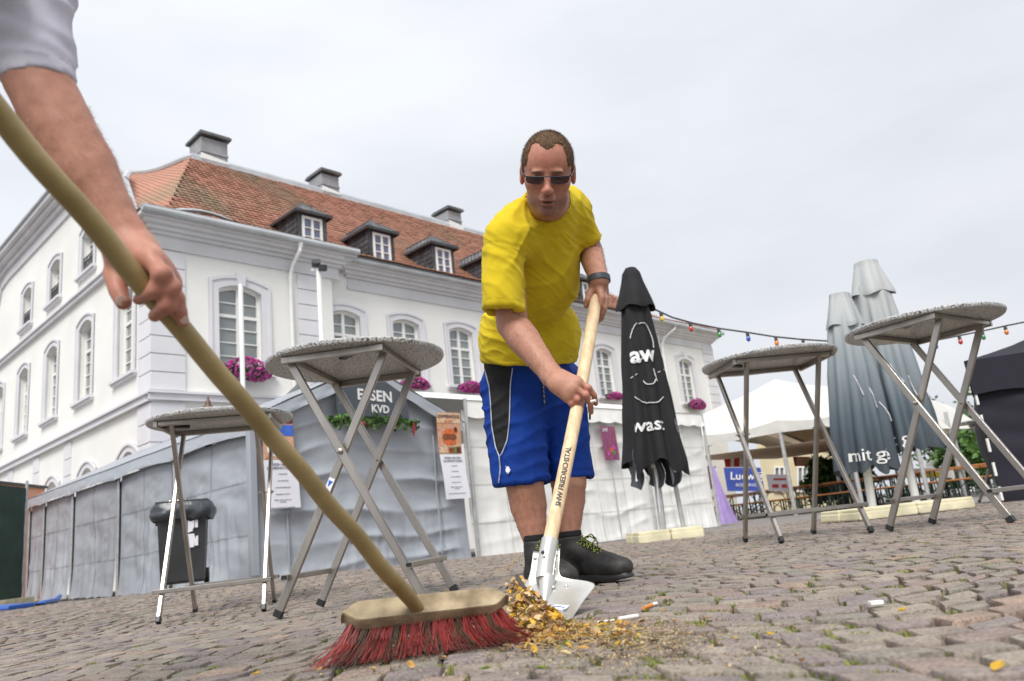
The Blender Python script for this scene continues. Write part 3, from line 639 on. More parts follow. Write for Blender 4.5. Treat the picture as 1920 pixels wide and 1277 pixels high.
# ================================================================== TENTS
TA = hz(480, 1086, 0.0)*V3(1, 1, 0)          # front left corner of the grey tent
def TF(s, z, off=0.): return TA + d1*s + d2*off + V3(0, 0, z)           # front gable plane, off > 0 = backwards
def TS(s, z, off=0.): return TA + d2*s + d1*off + V3(0, 0, z)           # long side, off > 0 = into the tent
def gzp(p): return float(gz(p[0], p[1]))
def fold(u, v, seed, amp=1.0, sag=0.):      # heavy sheet hanging: vertical pleats that die out near the top plus slanting drag folds
    n = mnoise.noise
    uu = u+.10*n(Vector((v*1.6, u*.7, seed)))
    a = n(Vector((uu*1.9+seed, v*.35, seed)))*.09 + (.5-abs(n(Vector((uu*4.6+seed, v*.45+seed, 1.7))))*2)*.06+(.5-abs(n(Vector((uu*9+seed, v*.9+seed, 4.7))))*2)*.014
    b = n(Vector((u*.8+v*1.3+seed, v*3.6-u*1.1, seed*2)))*.025
    c = (.4-abs(n(Vector((u*2.6-v*3.2, v*5.2+u*2.4, seed+9)))))*.016
    return amp*(a*(.35+.65*(1-v))+b+c)
SEAM = []
def seams(o, hs=(), vs=(), mt='greytarp'):
    H_, V_ = SEAM[-1]
    for j in hs: obj('weld_seam', H_(j, .010), MT[mt], o, smooth=True)
    for i in vs: obj('weld_seam', V_(i, .010), MT[mt], o, smooth=True)
def sheet(P, s0, s1, z0f, z1f, seed, nu=60, nv=44, amp=1., off=0., horiz=0.):
    m = MB()
    def fn(i, j):
        s = s0+(s1-s0)*i; za = z0f(s); zb = z1f(s); z = za+(zb-za)*j
        e = min(1, min(i, 1-i)*9)*min(1, (1-j)*6+.08)
        dsp = fold(s, z, seed, amp)*e
        if horiz: ph_ = z*17+1.6*math.sin(s*1.1+seed)+4.0*mnoise.noise(Vector((s*.8, z*.9, seed))); dsp += horiz*e*((1-abs(math.sin(ph_*.5)))**1.5)*(abs(mnoise.noise(Vector((s*.9+3, z*1.3, seed))))*2+.15)
        flare = (1-j)**6*.05
        return P(s, z, off-dsp-flare)
    SEAM.append([(lambda j0, dj: MB().grid(lambda i, j: np.asarray(fn(i, j0+dj*j))+(P(0, 0, -.004)-P(0, 0, 0)), 110, 3)), (lambda i0, di: MB().grid(lambda i, j: np.asarray(fn(i0+di*i, j))+(P(0, 0, -.004)-P(0, 0, 0)), 3, 60))])
    return m.grid(fn, nu, nv)
MT['seam_white'] = mat('white_seam_tape', (.66, .655, .61), .45, .05, 3); MT['seam_grey'] = mat('grey_seam_tape', (.27, .29, .325), .45, .05, 3)
grey = thing('grey_party_tent', 'long grey tarpaulin party tent with a gabled front carrying the food sign', 'tent', TA)
EV, APZ, HWF, DEP = 1.90, 2.66, 1.72, 9.6
gf = lambda s: gzp(TF(s, 0))-.0
roofline = lambda s: EV + (APZ-EV)*(1-abs(s-HWF)/HWF)
obj('front_sheet', sheet(TF, .0, 2*HWF, gf, lambda s: roofline(s)-.03, 2.2, 130, 100, .5, .03, horiz=.05), MT['greytarp'], grey, smooth=True, ang=80); seams(grey, (), (.13, .85), 'seam_grey')
# side sheets, each its own length of tarpaulin, some pulled open at the joint
breaks = [0, 2.35, 4.55, 6.85, 8.6, DEP]
for k, (a, b) in enumerate(zip(breaks[:-1], breaks[1:])):
    g1 = .02 if k == 0 else .16
    obj('side_sheet', sheet(TS, a+g1, b-.05, lambda s: gzp(TS(s, 0))+.02*abs(math.sin(s*9)), lambda s: EV-.12, 5.1+k*3.3, 90, 50, 1.0, .03), MT['greytarp'], grey, smooth=True, ang=80); seams(grey, (.30, .66), (.52,), 'seam_grey')
# scalloped valance pieces between the posts
for k, (a, b) in enumerate(zip(breaks[:-1], breaks[1:])):
    m = MB(); 
    def fn(i, j, a=a, b=b, k=k):
        s = a+(b-a)*i; lo = .24-.05*math.sin(i*math.pi); 
        return TS(s, EV+.06-lo*(1-j), -.035-.035*abs(mnoise.noise(Vector((s*3, j*2, k))))*(1-j)-.03*(1-j))
    m.grid(fn, 30, 6); obj('valance', m, MT['greytarp'], grey, smooth=True, ang=80)
m = MB()
for side in (0, 1):
    def fn(i, j, side=side):
        o = -.10+(DEP+.2)*i; s = HWF*j if not side else 2*HWF-HWF*j; s += -.05*(1-j)*(1 if not side else -1)
        z = EV+.05+(APZ+.05-EV)*j; sag = -.045*math.sin(j*math.pi)*abs(math.sin(i*math.pi*4.2)); return TF(s, z+sag+.012*mnoise.noise(Vector((i*9, j*5, side))), o)
    m.grid(fn, 70, 8)
obj('roof_sheet', m, MT['greytarp'], grey, smooth=True, ang=60)
for side in (0, 1):     # barge flaps folded over the front
    m = MB()
    def fn(i, j, side=side):
        s = (HWF*i if not side else 2*HWF-HWF*i); z = roofline(s)+.06; dr = .17+.03*mnoise.noise(Vector((s*2.3, 4, side)))
        return TF(s, z-dr*(1-j), -.10-.012*(1-j)-.015*mnoise.noise(Vector((s*5, j*3, side+2))))
    m.grid(fn, 40, 6); obj('gable_flap', m, MT['greytarp'], grey, smooth=True, ang=80)
for b in breaks[1:]:
    m = MB(); p = TS(b, 0, .0); m.tube([p+V3(0, 0, gzp(p)), p+V3(0, 0, EV-.02)], .024, 8); obj('post', m, MT['galv'], grey, smooth=True)
    m = MB(); m.bbox(TS(b, (EV-.14)/2-.03, .035), .045, .004, (EV-.2)/2, (d2, d1, V3(0, 0, 1)), .002); obj('seam_strip', m, MT['navy_fabric'], grey)
m = MB(); m.bbox(TS(.0, 1.0, -.02)+V3(0, 0, -.04), .05, .05, .92, (d1, d2, V3(0, 0, 1)), .01); obj('corner_sleeve', m, MT['greytarp'], grey)
for s in (.42, 2.86):
    m = MB()
    m.tube([TF(s, z, -.035-.01*math.sin(z*5)) for z in np.linspace(.03, 1.75, 14)], .009, 5); obj('zip', m, MT['greytarp'], grey)

# --- lettering helper
def text(body, size, mapfn, mtl, name, parent, extr=.0, bold=0., sub=0, align='CENTER', sx=1., depth=.004, solo_=False):
    cu = D.curves.new('t', 'FONT'); cu.body = body; cu.size = size; cu.align_x = align; cu.align_y = 'CENTER'; cu.offset = bold; cu.extrude = 0; cu.resolution_u = 2
    o = D.objects.new('t', cu); COL.objects.link(o); bpy.context.view_layer.update()
    me = D.meshes.new_from_object(o.evaluated_get(bpy.context.evaluated_depsgraph_get()))
    D.objects.remove(o)
    bm = bmesh.new(); bm.from_mesh(me)
    if sub:
        bmesh.ops.triangulate(bm, faces=bm.faces[:])
        for _ in range(4):
            es = [e for e in bm.edges if e.calc_length() > sub]
            if not es: break
            bmesh.ops.subdivide_edges(bm, edges=es, cuts=1); bmesh.ops.triangulate(bm, faces=bm.faces[:])
    mb = MB(); mb.add([mapfn(v.co.x*sx, v.co.y) for v in bm.verts], [tuple(v.index for v in fc.verts) for fc in bm.faces]); bm.free(); D.meshes.remove(me)
    return obj(name, mb, mtl, parent)
# --- the food sign
sg = thing('food_sign', 'dark slate grey board with white letters ESSEN and KVD hung on the grey tent gable', 'sign', TF(HWF, 1.97, -.14))
m = MB(); a, b = 1.16, 2.36; m.prism([TF(a, 1.99, -.14), TF(b, 1.97, -.14), TF(b-.02, 2.30, -.14), TF(1.98, 2.50, -.14), TF(1.5, 2.51, -.14), TF(a, 2.36, -.14)], d2*.025); obj('board', m, MT['signgrey'], sg)
text('ESSEN', .215, lambda x, y: TF(1.78+x, 2.275+y-x*.03, -.146), MT['white_print'], 'lettering', sg, bold=.006, sx=1.04)
text('KVD', .155, lambda x, y: TF(1.86+x, 2.09+y-x*.03, -.146), MT['white_print'], 'lettering', sg, bold=.004)
for s, z in ((1.2, 2.15),): 
    m = MB(); m.lathe([(.009, 0), (.006, .006)], TF(s, z, -.14), 8, -d2); obj('screw', m, MT['alu'], sg)
# --- leaf garland under the sign
gl_ = thing('leaf_garland', 'garland of green leaves with dark red chillies hanging under the sign on the grey tent', 'garland', TF(1.75, 1.85, -.15))
rg = np.random.RandomState(4); tmp = MB(); lm = MB(); lm2 = MB()
m = MB(); m.tube([TF(s, 1.93+.03*math.sin(s*9), -.13) for s in np.linspace(1.02, 2.52, 20)], .012, 5); obj('stem', m, MT['leaf_dark'], gl_)
for k in range(420):
    s = rg.uniform(1.0, 2.52); z = 1.93+rg.normal(0, .045)-.04*(abs(math.sin(s*7))); q = TF(s, z, -.15+rg.normal(0, .03)); r = rg.uniform(.022, .05)
    u = nrm(rg.normal(0, 1, 3)); v = nrm(np.cross(u, rg.normal(0, 1, 3))); n3 = np.cross(u, v)
    (lm if rg.rand() < .7 else lm2).add([q-u*r, q+v*r*.55+n3*r*.2, q+u*r, q-v*r*.55+n3*r*.2, q+n3*0], [(0, 1, 4), (1, 2, 4), (2, 3, 4), (3, 0, 4)])
obj('leaves', lm, MT['leaf_green'], gl_)['kind'] = 'stuff'; obj('leaves', lm2, MT['leaf_dark'], gl_)['kind'] = 'stuff'
for s, L in ((1.52, .10), (1.35, .07), (2.38, .19), (2.05, .08)):
    m = MB(); m.tube([TF(s, 1.90, -.19), TF(s+.005, 1.90-L*.4, -.20), TF(s-.004, 1.90-L, -.20)], [.016, .028, .006], 8); obj('chilli', m, MT['red'], gl_, smooth=True)

# --- posters and menu sheets
def swirl(name, cols, scale, dist=3., vor=False):
    m = D.materials.new(name); m.use_nodes = True; n = m.node_tree; b = n.nodes['Principled BSDF']; b.inputs['Roughness'].default_value = .45
    t = N(n, 'ShaderNodeTexCoord'); z = N(n, 'ShaderNodeTexVoronoi' if vor else 'ShaderNodeTexNoise'); z.inputs['Scale'].default_value = scale
    if not vor: z.inputs['Detail'].default_value = 3; z.inputs['Distortion'].default_value = dist
    n.links.new(t.outputs['Object'], z.inputs['Vector']); cr = N(n, 'ShaderNodeValToRGB'); cr.color_ramp.interpolation = 'LINEAR'
    setramp(cr, [((i/(len(cols)-1)) if vor else .30+.40*i/(len(cols)-1), c) for i, c in enumerate(cols)])
    
    n.links.new(z.outputs['Color' if vor else 'Fac'], cr.inputs[0]); n.links.new(cr.outputs[0], b.inputs['Base Color']); return m
MT['food_print'] = swirl('food_poster_print', [(.40, .10, .02), (.60, .30, .12), (.62, .42, .34), (.55, .14, .04), (.70, .50, .10)], 9)
MT['party_print'] = swirl('concert_poster_print', [(.02, .008, .06), (.30, .02, .26), (.03, .01, .10), (.50, .12, .03), (.10, .02, .30), (.45, .05, .20)], 11, 5)
MT['bun'] = mat('orange_print', (.62, .13, .03), .45, .3, 30); MT['meat'] = mat('brown_print', (.22, .06, .02), .45, .5, 60); MT['cream'] = mat('cream_print', (.66, .46, .30), .5, .2, 20); MT['dkred'] = mat('dark_print', (.10, .02, .02), .5, .2, 20)
MT['bluep'] = mat('blue_print', (.04, .12, .50), .5, .2, 9); MT['greenp'] = mat('green_print', (.12, .30, .03), .5, .3, 9)
def disc(P, s, z, rx, rz, off, n=16, a0=0, a1=2*math.pi):
    m = MB(); pts = [P(s+rx*math.cos(a), z+rz*math.sin(a), off) for a in np.linspace(a0, a1, n)]; m.add(pts, [tuple(range(n))]); return m
def curl(P):      # printed sheets hang with a slight warp
    return lambda s, z, o=0.: P(s, z, -.115+o-.012*math.sin(z*5+s*3))
Q = curl(TF)
for side, (s0, s1, lab, labm) in enumerate(((2.90, 3.36, 'burger poster at the right end of the grey tent front, above a white menu sheet', 'white menu sheet under the burger poster at the right end of the grey tent'), (.07, .50, 'food poster at the left corner of the grey tent, partly behind the round table top', 'white menu sheet at the left corner of the grey tent, behind the small table legs'))):
    zt, zm, zb = (2.09, 1.46, .79) if side == 0 else (2.02, 1.40, .80)
    p = thing('food_poster', lab, 'poster', TF(s0, zm, -.12), 'food posters on the grey tent')
    m = MB(); m.grid(lambda i, j: Q(s0+(s1-s0)*i, zm+(zt-zm)*j), 8, 10); obj('printed_sheet', m, MT['food_print'], p)
    c = (s0+s1)/2; z = zm+.27; o = -.004
    m = MB(); m.grid(lambda i, j: Q(s0+(s1-s0)*i, zt-.16+.155*j, o), 6, 3); obj('header_print', m, MT['cream'] if side == 0 else MT['dkred'], p)
    if side == 0:
        text('LEWWERKNÖDEL', .068, lambda x, y: Q(c+x, zt-.065+y, o*2), MT['dkred'], 'lettering', p, bold=.002, sx=.80, sub=.1)
        text('Burger', .062, lambda x, y: Q(c+x, zt-.13+y+x*.15, o*2), MT['bun'], 'lettering', p, bold=.001, sub=.1)
        obj('plate_print', disc(Q, c, z-.13, .19, .035, o), MT['cream'], p); obj('bun_print', disc(Q, c, z-.10, .13, .045, o*2), MT['bun'], p)
        obj('filling_print', disc(Q, c, z-.015, .14, .065, o*1.5), MT['meat'], p); obj('bun_print', disc(Q, c, z+.03, .115, .085, o*2, a1=math.pi), MT['bun'], p)
        for (ss_, zz, ww, hh, mm) in ((s0+.09, zm+.065, .075, .045, 'cream'), (c+.03, zm+.055, .06, .04, 'meat'), (s1-.07, zm+.06, .05, .045, 'dkred'), (c+.10, zm+.07, .018, .06, 'greenp')):
            m = MB(); m.quad(Q(ss_-ww, zz-hh, o), Q(ss_+ww, zz-hh, o), Q(ss_+ww, zz+hh, o), Q(ss_-ww, zz+hh, o)); obj('inset_print', m, MT[mm], p)
        obj('seal_print', disc(Q, c+.12, z+.10, .036, .04, o*2), MT['dkred'], p)
    else:
        m = MB(); m.quad(Q(s0+.2, zm+.30, o), Q(s1, zm+.30, o), Q(s1, zm+.44, o), Q(s0+.2, zm+.44, o)); obj('sky_print', m, MT['bluep'], p)
        obj('plate_print', disc(Q, c, zm+.13, .17, .10, o), MT['whitepaint'], p)
        for dx, dz in ((-.07, .0), (.05, .02), (0, .07), (.1, -.03), (-.02, -.04)): obj('dumpling_print', disc(Q, c+dx, zm+.14+dz, .055, .05, o*2), MT['bun'], p)
    p = thing('menu_sheet', labm, 'menu', TF(s0, zb, -.12), 'menu sheets on the grey tent')
    m = MB(); x0 = s0+.05; x1 = s1+.07; m.grid(lambda i, j: Q(x0+(x1-x0)*i-.05*j, zb+(zm-.005-zb)*j, -.002), 6, 10); obj('paper', m, MT['paper'], p)
    cx = (x0+x1)/2-.02
    text('SPEISEN BEI DEN\nGAUMENKITZLERN', .045, lambda x, y: Q(cx-.02+x, zm-.085+y, -.006), MT['ink'], 'lettering', p, bold=.001)
    for k, ln in enumerate(('Dampfnudel', 'Lewwerknödel', 'Lewwerknödelburger', 'Saumagen mit Brot', 'Pfälzer Teller mit Kraut\nund Soße', 'Unsere Gerichte auch mitnehmen')):
        text(ln, .024, lambda x, y: Q(cx+x, zm-.18-k*.082+y, -.006), MT['ink'], 'lettering', p, bold=.0006)

# --- white closed tent to the right
wt = thing('white_party_tent', 'long closed white tarpaulin tent right of the grey tent, behind the man', 'tent', TF(3.5, 0))
WO = .02; wtop = 2.22
wf = lambda s: gzp(TF(s, 0))-.01
wb = [3.52, 5.9, 8.2, 10.55]
for k, (a, b) in enumerate(zip(wb[:-1], wb[1:])):
    obj('wall_sheet', sheet(TF, a, b+.02, wf, lambda s: wtop-.05, 12.3+k*2.7, 110, 80, .3, WO, horiz=.022), MT['whitetarp'], wt, smooth=True, ang=80); seams(wt, (.22, .48, .74), (.34, .68), 'seam_white')
    m = MB()
    def fn(i, j, a=a, b=b):
        s = a+(b-a)*i; sc = .035*abs(math.sin((s-a)*math.pi/.48)); return TF(s, wtop+.10-(.26+sc)*(1-j), -.06-.05*(1-j)*abs(mnoise.noise(Vector((s*2.6, j, 3))))-.03*(1-j))
    m.grid(fn, 90, 7); obj('valance', m, MT['whitetarp'], wt, smooth=True, ang=80)
m = MB()
def fn(i, j):
    s = 1.9+(10.6-1.9)*i; o = -.08+2.2*j; return TF(s, wtop+.10+.62*j-.05*math.sin(j*3.14)*abs(math.sin(i*11)), o)
m.grid(fn, 60, 8)
def fn(i, j):
    s = 1.9+(10.6-1.9)*i; o = 2.12+2.2*j; return TF(s, wtop+.72-.62*j, o)
m.grid(fn, 10, 4); obj('roof_sheet', m, MT['whitetarp'], wt, smooth=True, ang=60)
obj('gable_sheet', MB().add([TF(10.58, -.12, .02), TF(10.58, -.12, 4.3), TF(10.58, wtop+.1, 4.3), TF(10.58, wtop+.72, 2.15), TF(10.58, wtop+.1, .0)], [(0, 1, 2, 3, 4)]), MT['whitetarp'], wt)
for s in wb:
    m = MB(); m.tube([TF(s+.02, wf(s), -.07), TF(s+.02, wtop+.12, -.07)], .03, 8); obj('post', m, MT['galv'], wt, smooth=True)
m = MB(); m.tube([TF(7.15, wf(7.1), -.03), TF(7.10, wtop, -.05)], .012, 6); obj('seam_pole', m, MT['galv'], wt)
pp = thing('concert_poster', 'purple and orange concert poster on the white tent beside the black parasol', 'poster', TF(6.9, 1.2, -.09))
s0, s1 = sfp(1123, 800)[0], 0
def tfs(px, py): q = plane(px, py, TF(0, 0, -.09), d2); return float((q-TA)@d1), float(q[2])
A_, B_ = tfs(1124, 799), tfs(1160, 863)
m = MB(); m.grid(lambda i, j: TF(A_[0]+(B_[0]-A_[0])*i+.03*(1-j), B_[1]+(A_[1]-B_[1])*j, -.10), 4, 6); obj('printed_sheet', m, MT['party_print'], pp)
c = (A_[0]+B_[0])/2
for k in range(9):
    m = MB(); an = math.radians(50+k*10); m.add([TF(c+.02, B_[1]+.28, -.104), TF(c+.02+.33*math.cos(an), B_[1]+.28+.36*math.sin(an), -.104), TF(c+.02+.33*math.cos(an+.02), B_[1]+.28+.36*math.sin(an+.02), -.104)], [(0, 1, 2)]); obj('ray_print', m, MT[['pink', 'bun', 'greenp', 'lilac'][k % 4]], pp)
text('LIVE', .09, lambda x, y: TF(A_[0]+.13+x, A_[1]-.07+y, -.105), MT['white_print'], 'lettering', pp, bold=.002)
for dx, dz, mm in ((0.02, .20, 'bun'), (.09, .14, 'greenp'), (-.07, .13, 'pink'), (.1, .24, 'pink')): obj('dot_print', disc(TF, c+dx, B_[1]+dz, .045, .045, -.105), MT[mm], pp)
# lilac drape at the tent's right end
m = MB(); b0 = TF(10.72, 0, -.02)
m.grid(lambda i, j: TF(10.66+(.10+.55*(1-j)**1.4)*i, gzp(b0)+.02+1.25*j, -.05-.06*math.sin(i*14)*(1-j*.7)), 24, 10); solo('lilac_drape', m, MT['lilac'], 'lilac voile drape hanging at the right end of the white tent', 'drape', smooth=True, ang=80)

# --- left edge: orange stall panel, green screened fence, blue hose
def atz(px, py, d): r = ray(px, py); return CAM+r*(d/math.hypot(r[0], r[1]))
gp = thing('screened_fence', 'dark green netted site fence at the left edge beside the grey tent', 'fence', atz(20, 1120, 17)*V3(1, 1, 0))
A0, A1 = atz(-160, 1120, 13.3), atz(41, 1120, 15.5); A0[2] = A1[2] = -.1
m = MB(); m.grid(lambda i, j: A0+(A1-A0)*i+V3(0, 0, .12+j*1.78)-nrm(np.cross(A1-A0, (0, 0, 1)))*-.03*mnoise.noise(Vector((i*4, j*6, 2))), 30, 20); obj('net', m, MT['green_fabric'], gp, smooth=True, ang=80)
for t in (0, .5, 1): m = MB(); q = A0+(A1-A0)*t; m.tube([q, q+V3(0, 0, 2.02)], .022, 8); obj('fence_post', m, MT['galv'], gp)
m = MB(); q = A0*.12+A1*.88; m.bbox(q+V3(0, 0, .07), .45, .14, .07, (nrm(A1-A0), nrm(np.cross((0, 0, 1), A1-A0)), V3(0, 0, 1)), .02); obj('foot_block', m, MT['slab'], gp)
A0, A1 = atz(-200, 930, 18), atz(84, 930, 22); zt = atz(60, 905, 20.5)[2]; m = MB(); A0[2] = A1[2] = 0
m.prism([A0+V3(0, 0, -.1), A1+V3(0, 0, -.1), A1+V3(0, 0, zt), A0+V3(0, 0, zt)], nrm(np.cross((0, 0, 1), A1-A0))*.08)
ob = thing('orange_stall', 'orange fronted stall standing behind the green fence at the left edge', 'stall', A1*V3(1, 1, 0)); obj('panel', m, MT['orange_board'], ob)
m = MB(); m.beam(A0+V3(0, 0, zt+.03), A1+V3(0, 0, zt+.03), .14, .06); obj('top_rail', m, MT['dark_metal'], ob)
m = MB(); m.beam(atz(-20, 930, 17.4), atz(14, 929, 17.8), .03, .06); obj('handle', m, MT['whitepaint'], ob)
m = MB(); hp = [hz(x, y, .02) for x, y in ((-60, 1146), (0, 1140), (40, 1137), (80, 1131), (105, 1126), (112, 1118))]
m.tube(hp, .028, 8); m.tube([q+V3(.05, -.25, 0) for q in hp[:4]], .026, 8); solo('water_hose', m, MT['blue_hose'], 'blue water hose lying on the paving at the foot of the grey tent', 'hose', smooth=True)

# --- wheelie bin
wb0 = hz(345, 1106, 0.0)*V3(1, 1, 0); bx = nrm(V3(.93, .34, 0)); by = nrm(V3(-.34, .93, 0)); bax = (bx, by, V3(0, 0, 1))
wb_ = thing('wheelie_bin', 'dark wheelie bin with a black bag folded over its rim beside the grey tent', 'bin', wb0)
wb0 = hz(345, 1104, 0.0)*V3(1, 1, 0); m = MB(); sec = lambda z, w_, d_: [wb0+bx*i*w_*.9+by*j*d_+V3(0, 0, z) for i, j in ((-1, -1), (1, -1), (1, 1), (-1, 1))]
rings = [sec(.06, .225, .24), sec(.09, .235, .255), sec(.80, .27, .32), sec(.80, .29, .34), sec(.86, .29, .34)]
m.add([v for r in rings for v in r], [(3, 2, 1, 0)]+[(r*4+i, r*4+(i+1) % 4, r*4+4+(i+1) % 4, r*4+4+i) for r in range(4) for i in range(4)]); obj('body', m, MT['bin'], wb_)
m = MB(); m.prism([wb0+bx*i*.26+by*(j*.34+.02)+V3(0, 0, .885+(.03 if j > 0 else 0)) for i, j in ((-1, -1), (1, -1), (1, 1), (-1, 1))], V3(0, 0, .035)); obj('lid', m, MT['bin'], wb_)
m = MB(); m.tube([wb0+bx*-.26+by*.4+V3(0, 0, .9), wb0+bx*.26+by*.4+V3(0, 0, .9)], .018, 8); obj('handle', m, MT['bin'], wb_)
for sg_ in (-1, 1): m = MB(); m.lathe([(.03, -.03), (.1, -.025), (.1, .025), (.03, .03)], wb0+bx*sg_*.22+by*.26+V3(0, 0, .10), 18, bx); obj('wheel', m, MT['black_plastic'], wb_, smooth=True)
def bagf(i, j):
    a = i*2*math.pi; c_, s_ = math.cos(a), math.sin(a); q = 5.0; rr = 1/((abs(c_)**q+abs(s_)**q)**(1/q)); n_ = mnoise.noise(Vector((c_*4, s_*4, j*2.5)))
    w_ = .275+.035*math.sin(j*3.1)+.05*n_*(1-j)+.02; d_ = .36+.035*math.sin(j*3.1)+.05*n_*(1-j)
    z = .72+.18*j+.045*mnoise.noise(Vector((c_*3+5, s_*3, 0)))*(1-j); return wb0+bx*w_*rr*c_+by*d_*rr*s_+V3(0, 0, z)
m = MB(); m.grid(bagf, 72, 10, closeu=True); obj('bin_bag', m, MT['bag'], wb_, smooth=True, ang=80)
m = MB(); fc = lambda x, z: wb0+bx*x-by*(.262+.075*(z-.09)/.71)+V3(0, 0, z)
def poly(pts): m = MB(); m.add([fc(.06+x*.10, .42+z*.28)-by*.004 for x, z in pts], [tuple(range(len(pts)))]); return m
for pts in ([(0, .55), (.5, .6), (.28, .95), (0, 1)], [(.28, .95), (.45, .66), (.62, .72), (.66, 1)], [(.72, 1), (.70, .72), (1, .72), (1, 1)], [(0, 0), (.55, 0), (.75, .3), (.6, .5), (0, .5)], [(.62, .05), (1, .05), (1, .42), (.8, .4)]): obj('sticker', poly(pts), MT['paper'], wb_)

# --- masts and lantern behind the grey tent
def mast(px0, py0, d, r, label, z1=None, bulb=False):
    top = atz(px0, py0, d); base = V3(top[0], top[1], -.1); t = thing('mast', label, 'mast', base, 'white masts in front of the town hall'); m = MB(); m.tube([base, V3(top[0], top[1], top[2])], r, 10); obj('pole', m, MT['whitepaint'], t, smooth=True); return t, top
mast(451, 533, 15.5, .045, 'thin white mast in front of the flower box near the building corner')
t, top = mast(597, 505, 15.5, .05, 'white mast carrying two floodlights, rising above the large table')
m = MB(); m.beam(top+V3(-.14, 0, 0), top+V3(.14, 0, 0), .04, .04); obj('bracket', m, MT['whitepaint'], t)
for dx, dz, mm, tilt in ((-.03, .12, 'dark_metal', .5), (.10, .0, 'dark_metal', -.3)):
    m = MB(); Y = nrm(V3(.3, -.8, tilt)); m.bbox(top+V3(dx, -.05, dz), .085, .07, .06, (nrm(np.cross((0, 0, 1), Y)), nrm(np.cross(Y, nrm(np.cross((0, 0, 1), Y)))), Y), .02); obj('floodlight', m, MT[mm], t)
lt = atz(390, 741, 13.5); ln = thing('street_lantern', 'street lantern with a copper finial showing above the small left table', 'lantern', V3(lt[0], lt[1], -.1))
m = MB(); m.lathe([(.004, 0), (.02, -.05), (.012, -.07), (.04, -.10), (.05, -.16), (.09, -.2), (.10, -.24)], lt, 12, cap=False); obj('finial', m, MT['copper'], ln, smooth=True)
m = MB(); m.lathe([(.10, -.23), (.24, -.31), (.25, -.34)], lt, 6, cap=False); obj('hood', m, MT['zinc'], ln)
m = MB(); m.lathe([(.2, -.34), (.13, -.8), (.05, -.82)], lt, 6); obj('glass_body', m, MT['glass'], ln)
m = MB(); m.tube([V3(lt[0], lt[1], -.1), lt-V3(0, 0, .8)], .05, 10); obj('post', m, MT['dark_metal'], ln, smooth=True)
# ================================================================== FAR RIGHT: MARQUEE, SEATING, STREET BEHIND
MT['cream_wall'] = mat('cream_render', (.62, .54, .36), .85, .06, 1.5); MT['redp'] = mat('red_print', (.55, .03, .03), .5, .15, 5); MT['yellowp'] = mat('yellow_print', (.70, .55, .03), .5, .1, 5)
MT['maroon'] = mat('maroon_print', (.10, .02, .03), .5, .15, 5); MT['bluebanner'] = mat('blue_banner', (.03, .06, .30), .55, .15, 4); MT['skin_far'] = mat('far_wall', (.55, .50, .45), .8, .1, 2)
K = V3(9.35, 19.15, 0)
GM = -.12
def MP(s, z, off=0.): return K + d2*s + d1*off + V3(0, 0, z)
def mps(px, py, off=0.): q = plane(px, py, K+d1*off, d1); return float((q-K)@d2), float(q[2])
def NP(s, z, off=0.): return K + d1*s + d2*off + V3(0, 0, z)
mq = thing('open_marquee', 'large open sided white marquee with a brown lining over the beer tables', 'tent', MP(4, 0, 0))
eL = mps(1318, 838); eM = mps(1463, 811); eR = mps(1600, 795); t1, t2, t3 = mps(1312, 778, 2.6), mps(1453, 711, 2.6), mps(1575, 726, 2.6)
ze = 2.0
m = MB()
def roofseg(a0, a1, b0, b1, seed):
    def fn(i, j):
        s = a0[0]+(a1[0]-a0[0])*i; z = a0[1]+(a1[1]-a0[1])*i; s2 = b0[0]+(b1[0]-b0[0])*i; z2 = b0[1]+(b1[1]-b0[1])*i
        sg_ = -.10*math.sin(i*math.pi)*(1-j*.5)-.05*math.sin(j*math.pi)
        return MP(s+(s2-s)*j, z+.30+(z2-z-.30)*j+sg_+.02*mnoise.noise(Vector((i*4, j*4, seed))), 2.6*j)
    m.grid(fn, 24, 12)
roofseg(eL, eM, t1, t2, 1); roofseg(eM, eR, t2, t3, 2); obj('roof_sheet', m, MT['canvas'], mq, smooth=True, ang=60)
for a0, a1 in ((eL, eM), (eM, eR)):
    m = MB(); m.grid(lambda i, j: MP(a0[0]+(a1[0]-a0[0])*i, a0[1]+(a1[1]-a0[1])*i+.34*j-.10*math.sin(i*math.pi)*j, -.03-.05*abs(mnoise.noise(Vector((i*7, j, 3))))*(1-j)), 30, 5); obj('valance', m, MT['canvas'], mq, smooth=True)
# back slope, seen from below through the open side
m = MB(); m.quad(MP(t1[0], t1[1], 2.6), MP(t3[0]+.2, t3[1], 2.6), MP(t3[0]+.2, 1.9, 8.5), MP(t1[0], 1.9, 8.5)); 
m.quad(MP(eL[0], 2.15, .05), MP(eR[0]-.1, 2.15, .05), MP(eR[0]+.1, 2.95, 3.6), MP(eL[0], 2.95, 3.6)); m.quad(MP(eL[0], 2.95, 3.6), MP(eR[0]+.1, 2.95, 3.6), MP(eR[0]+.1, 1.9, 8.4), MP(eL[0], 1.9, 8.4)); obj('lining', m, MT['brown_lining'], mq)
m = MB(); m.quad(MP(t1[0]+.02, t1[1], 2.6), MP(eL[0]+.02, eL[1]+.3, 0), MP(eL[0]+.02, 1.9, 8.4), MP(t1[0]+.02, 1.95, 8.4)); obj('gable_sheet', m, MT['canvas'], mq)
for s, o in ((eM[0], 0), (eL[0]-.1, .05), (eR[0]+.2, 0), (eM[0]+.4, 4.2), (eL[0]-1.2, 8.2), (eM[0], 8.2), (1.2, 8.2), (-2.5, 8.2), (3.2, 4.2)):
    m = MB(); m.tube([MP(s, GM, o), MP(s, 2.1, o)], .055, 8); obj('post', m, MT['galv'], mq, smooth=True)
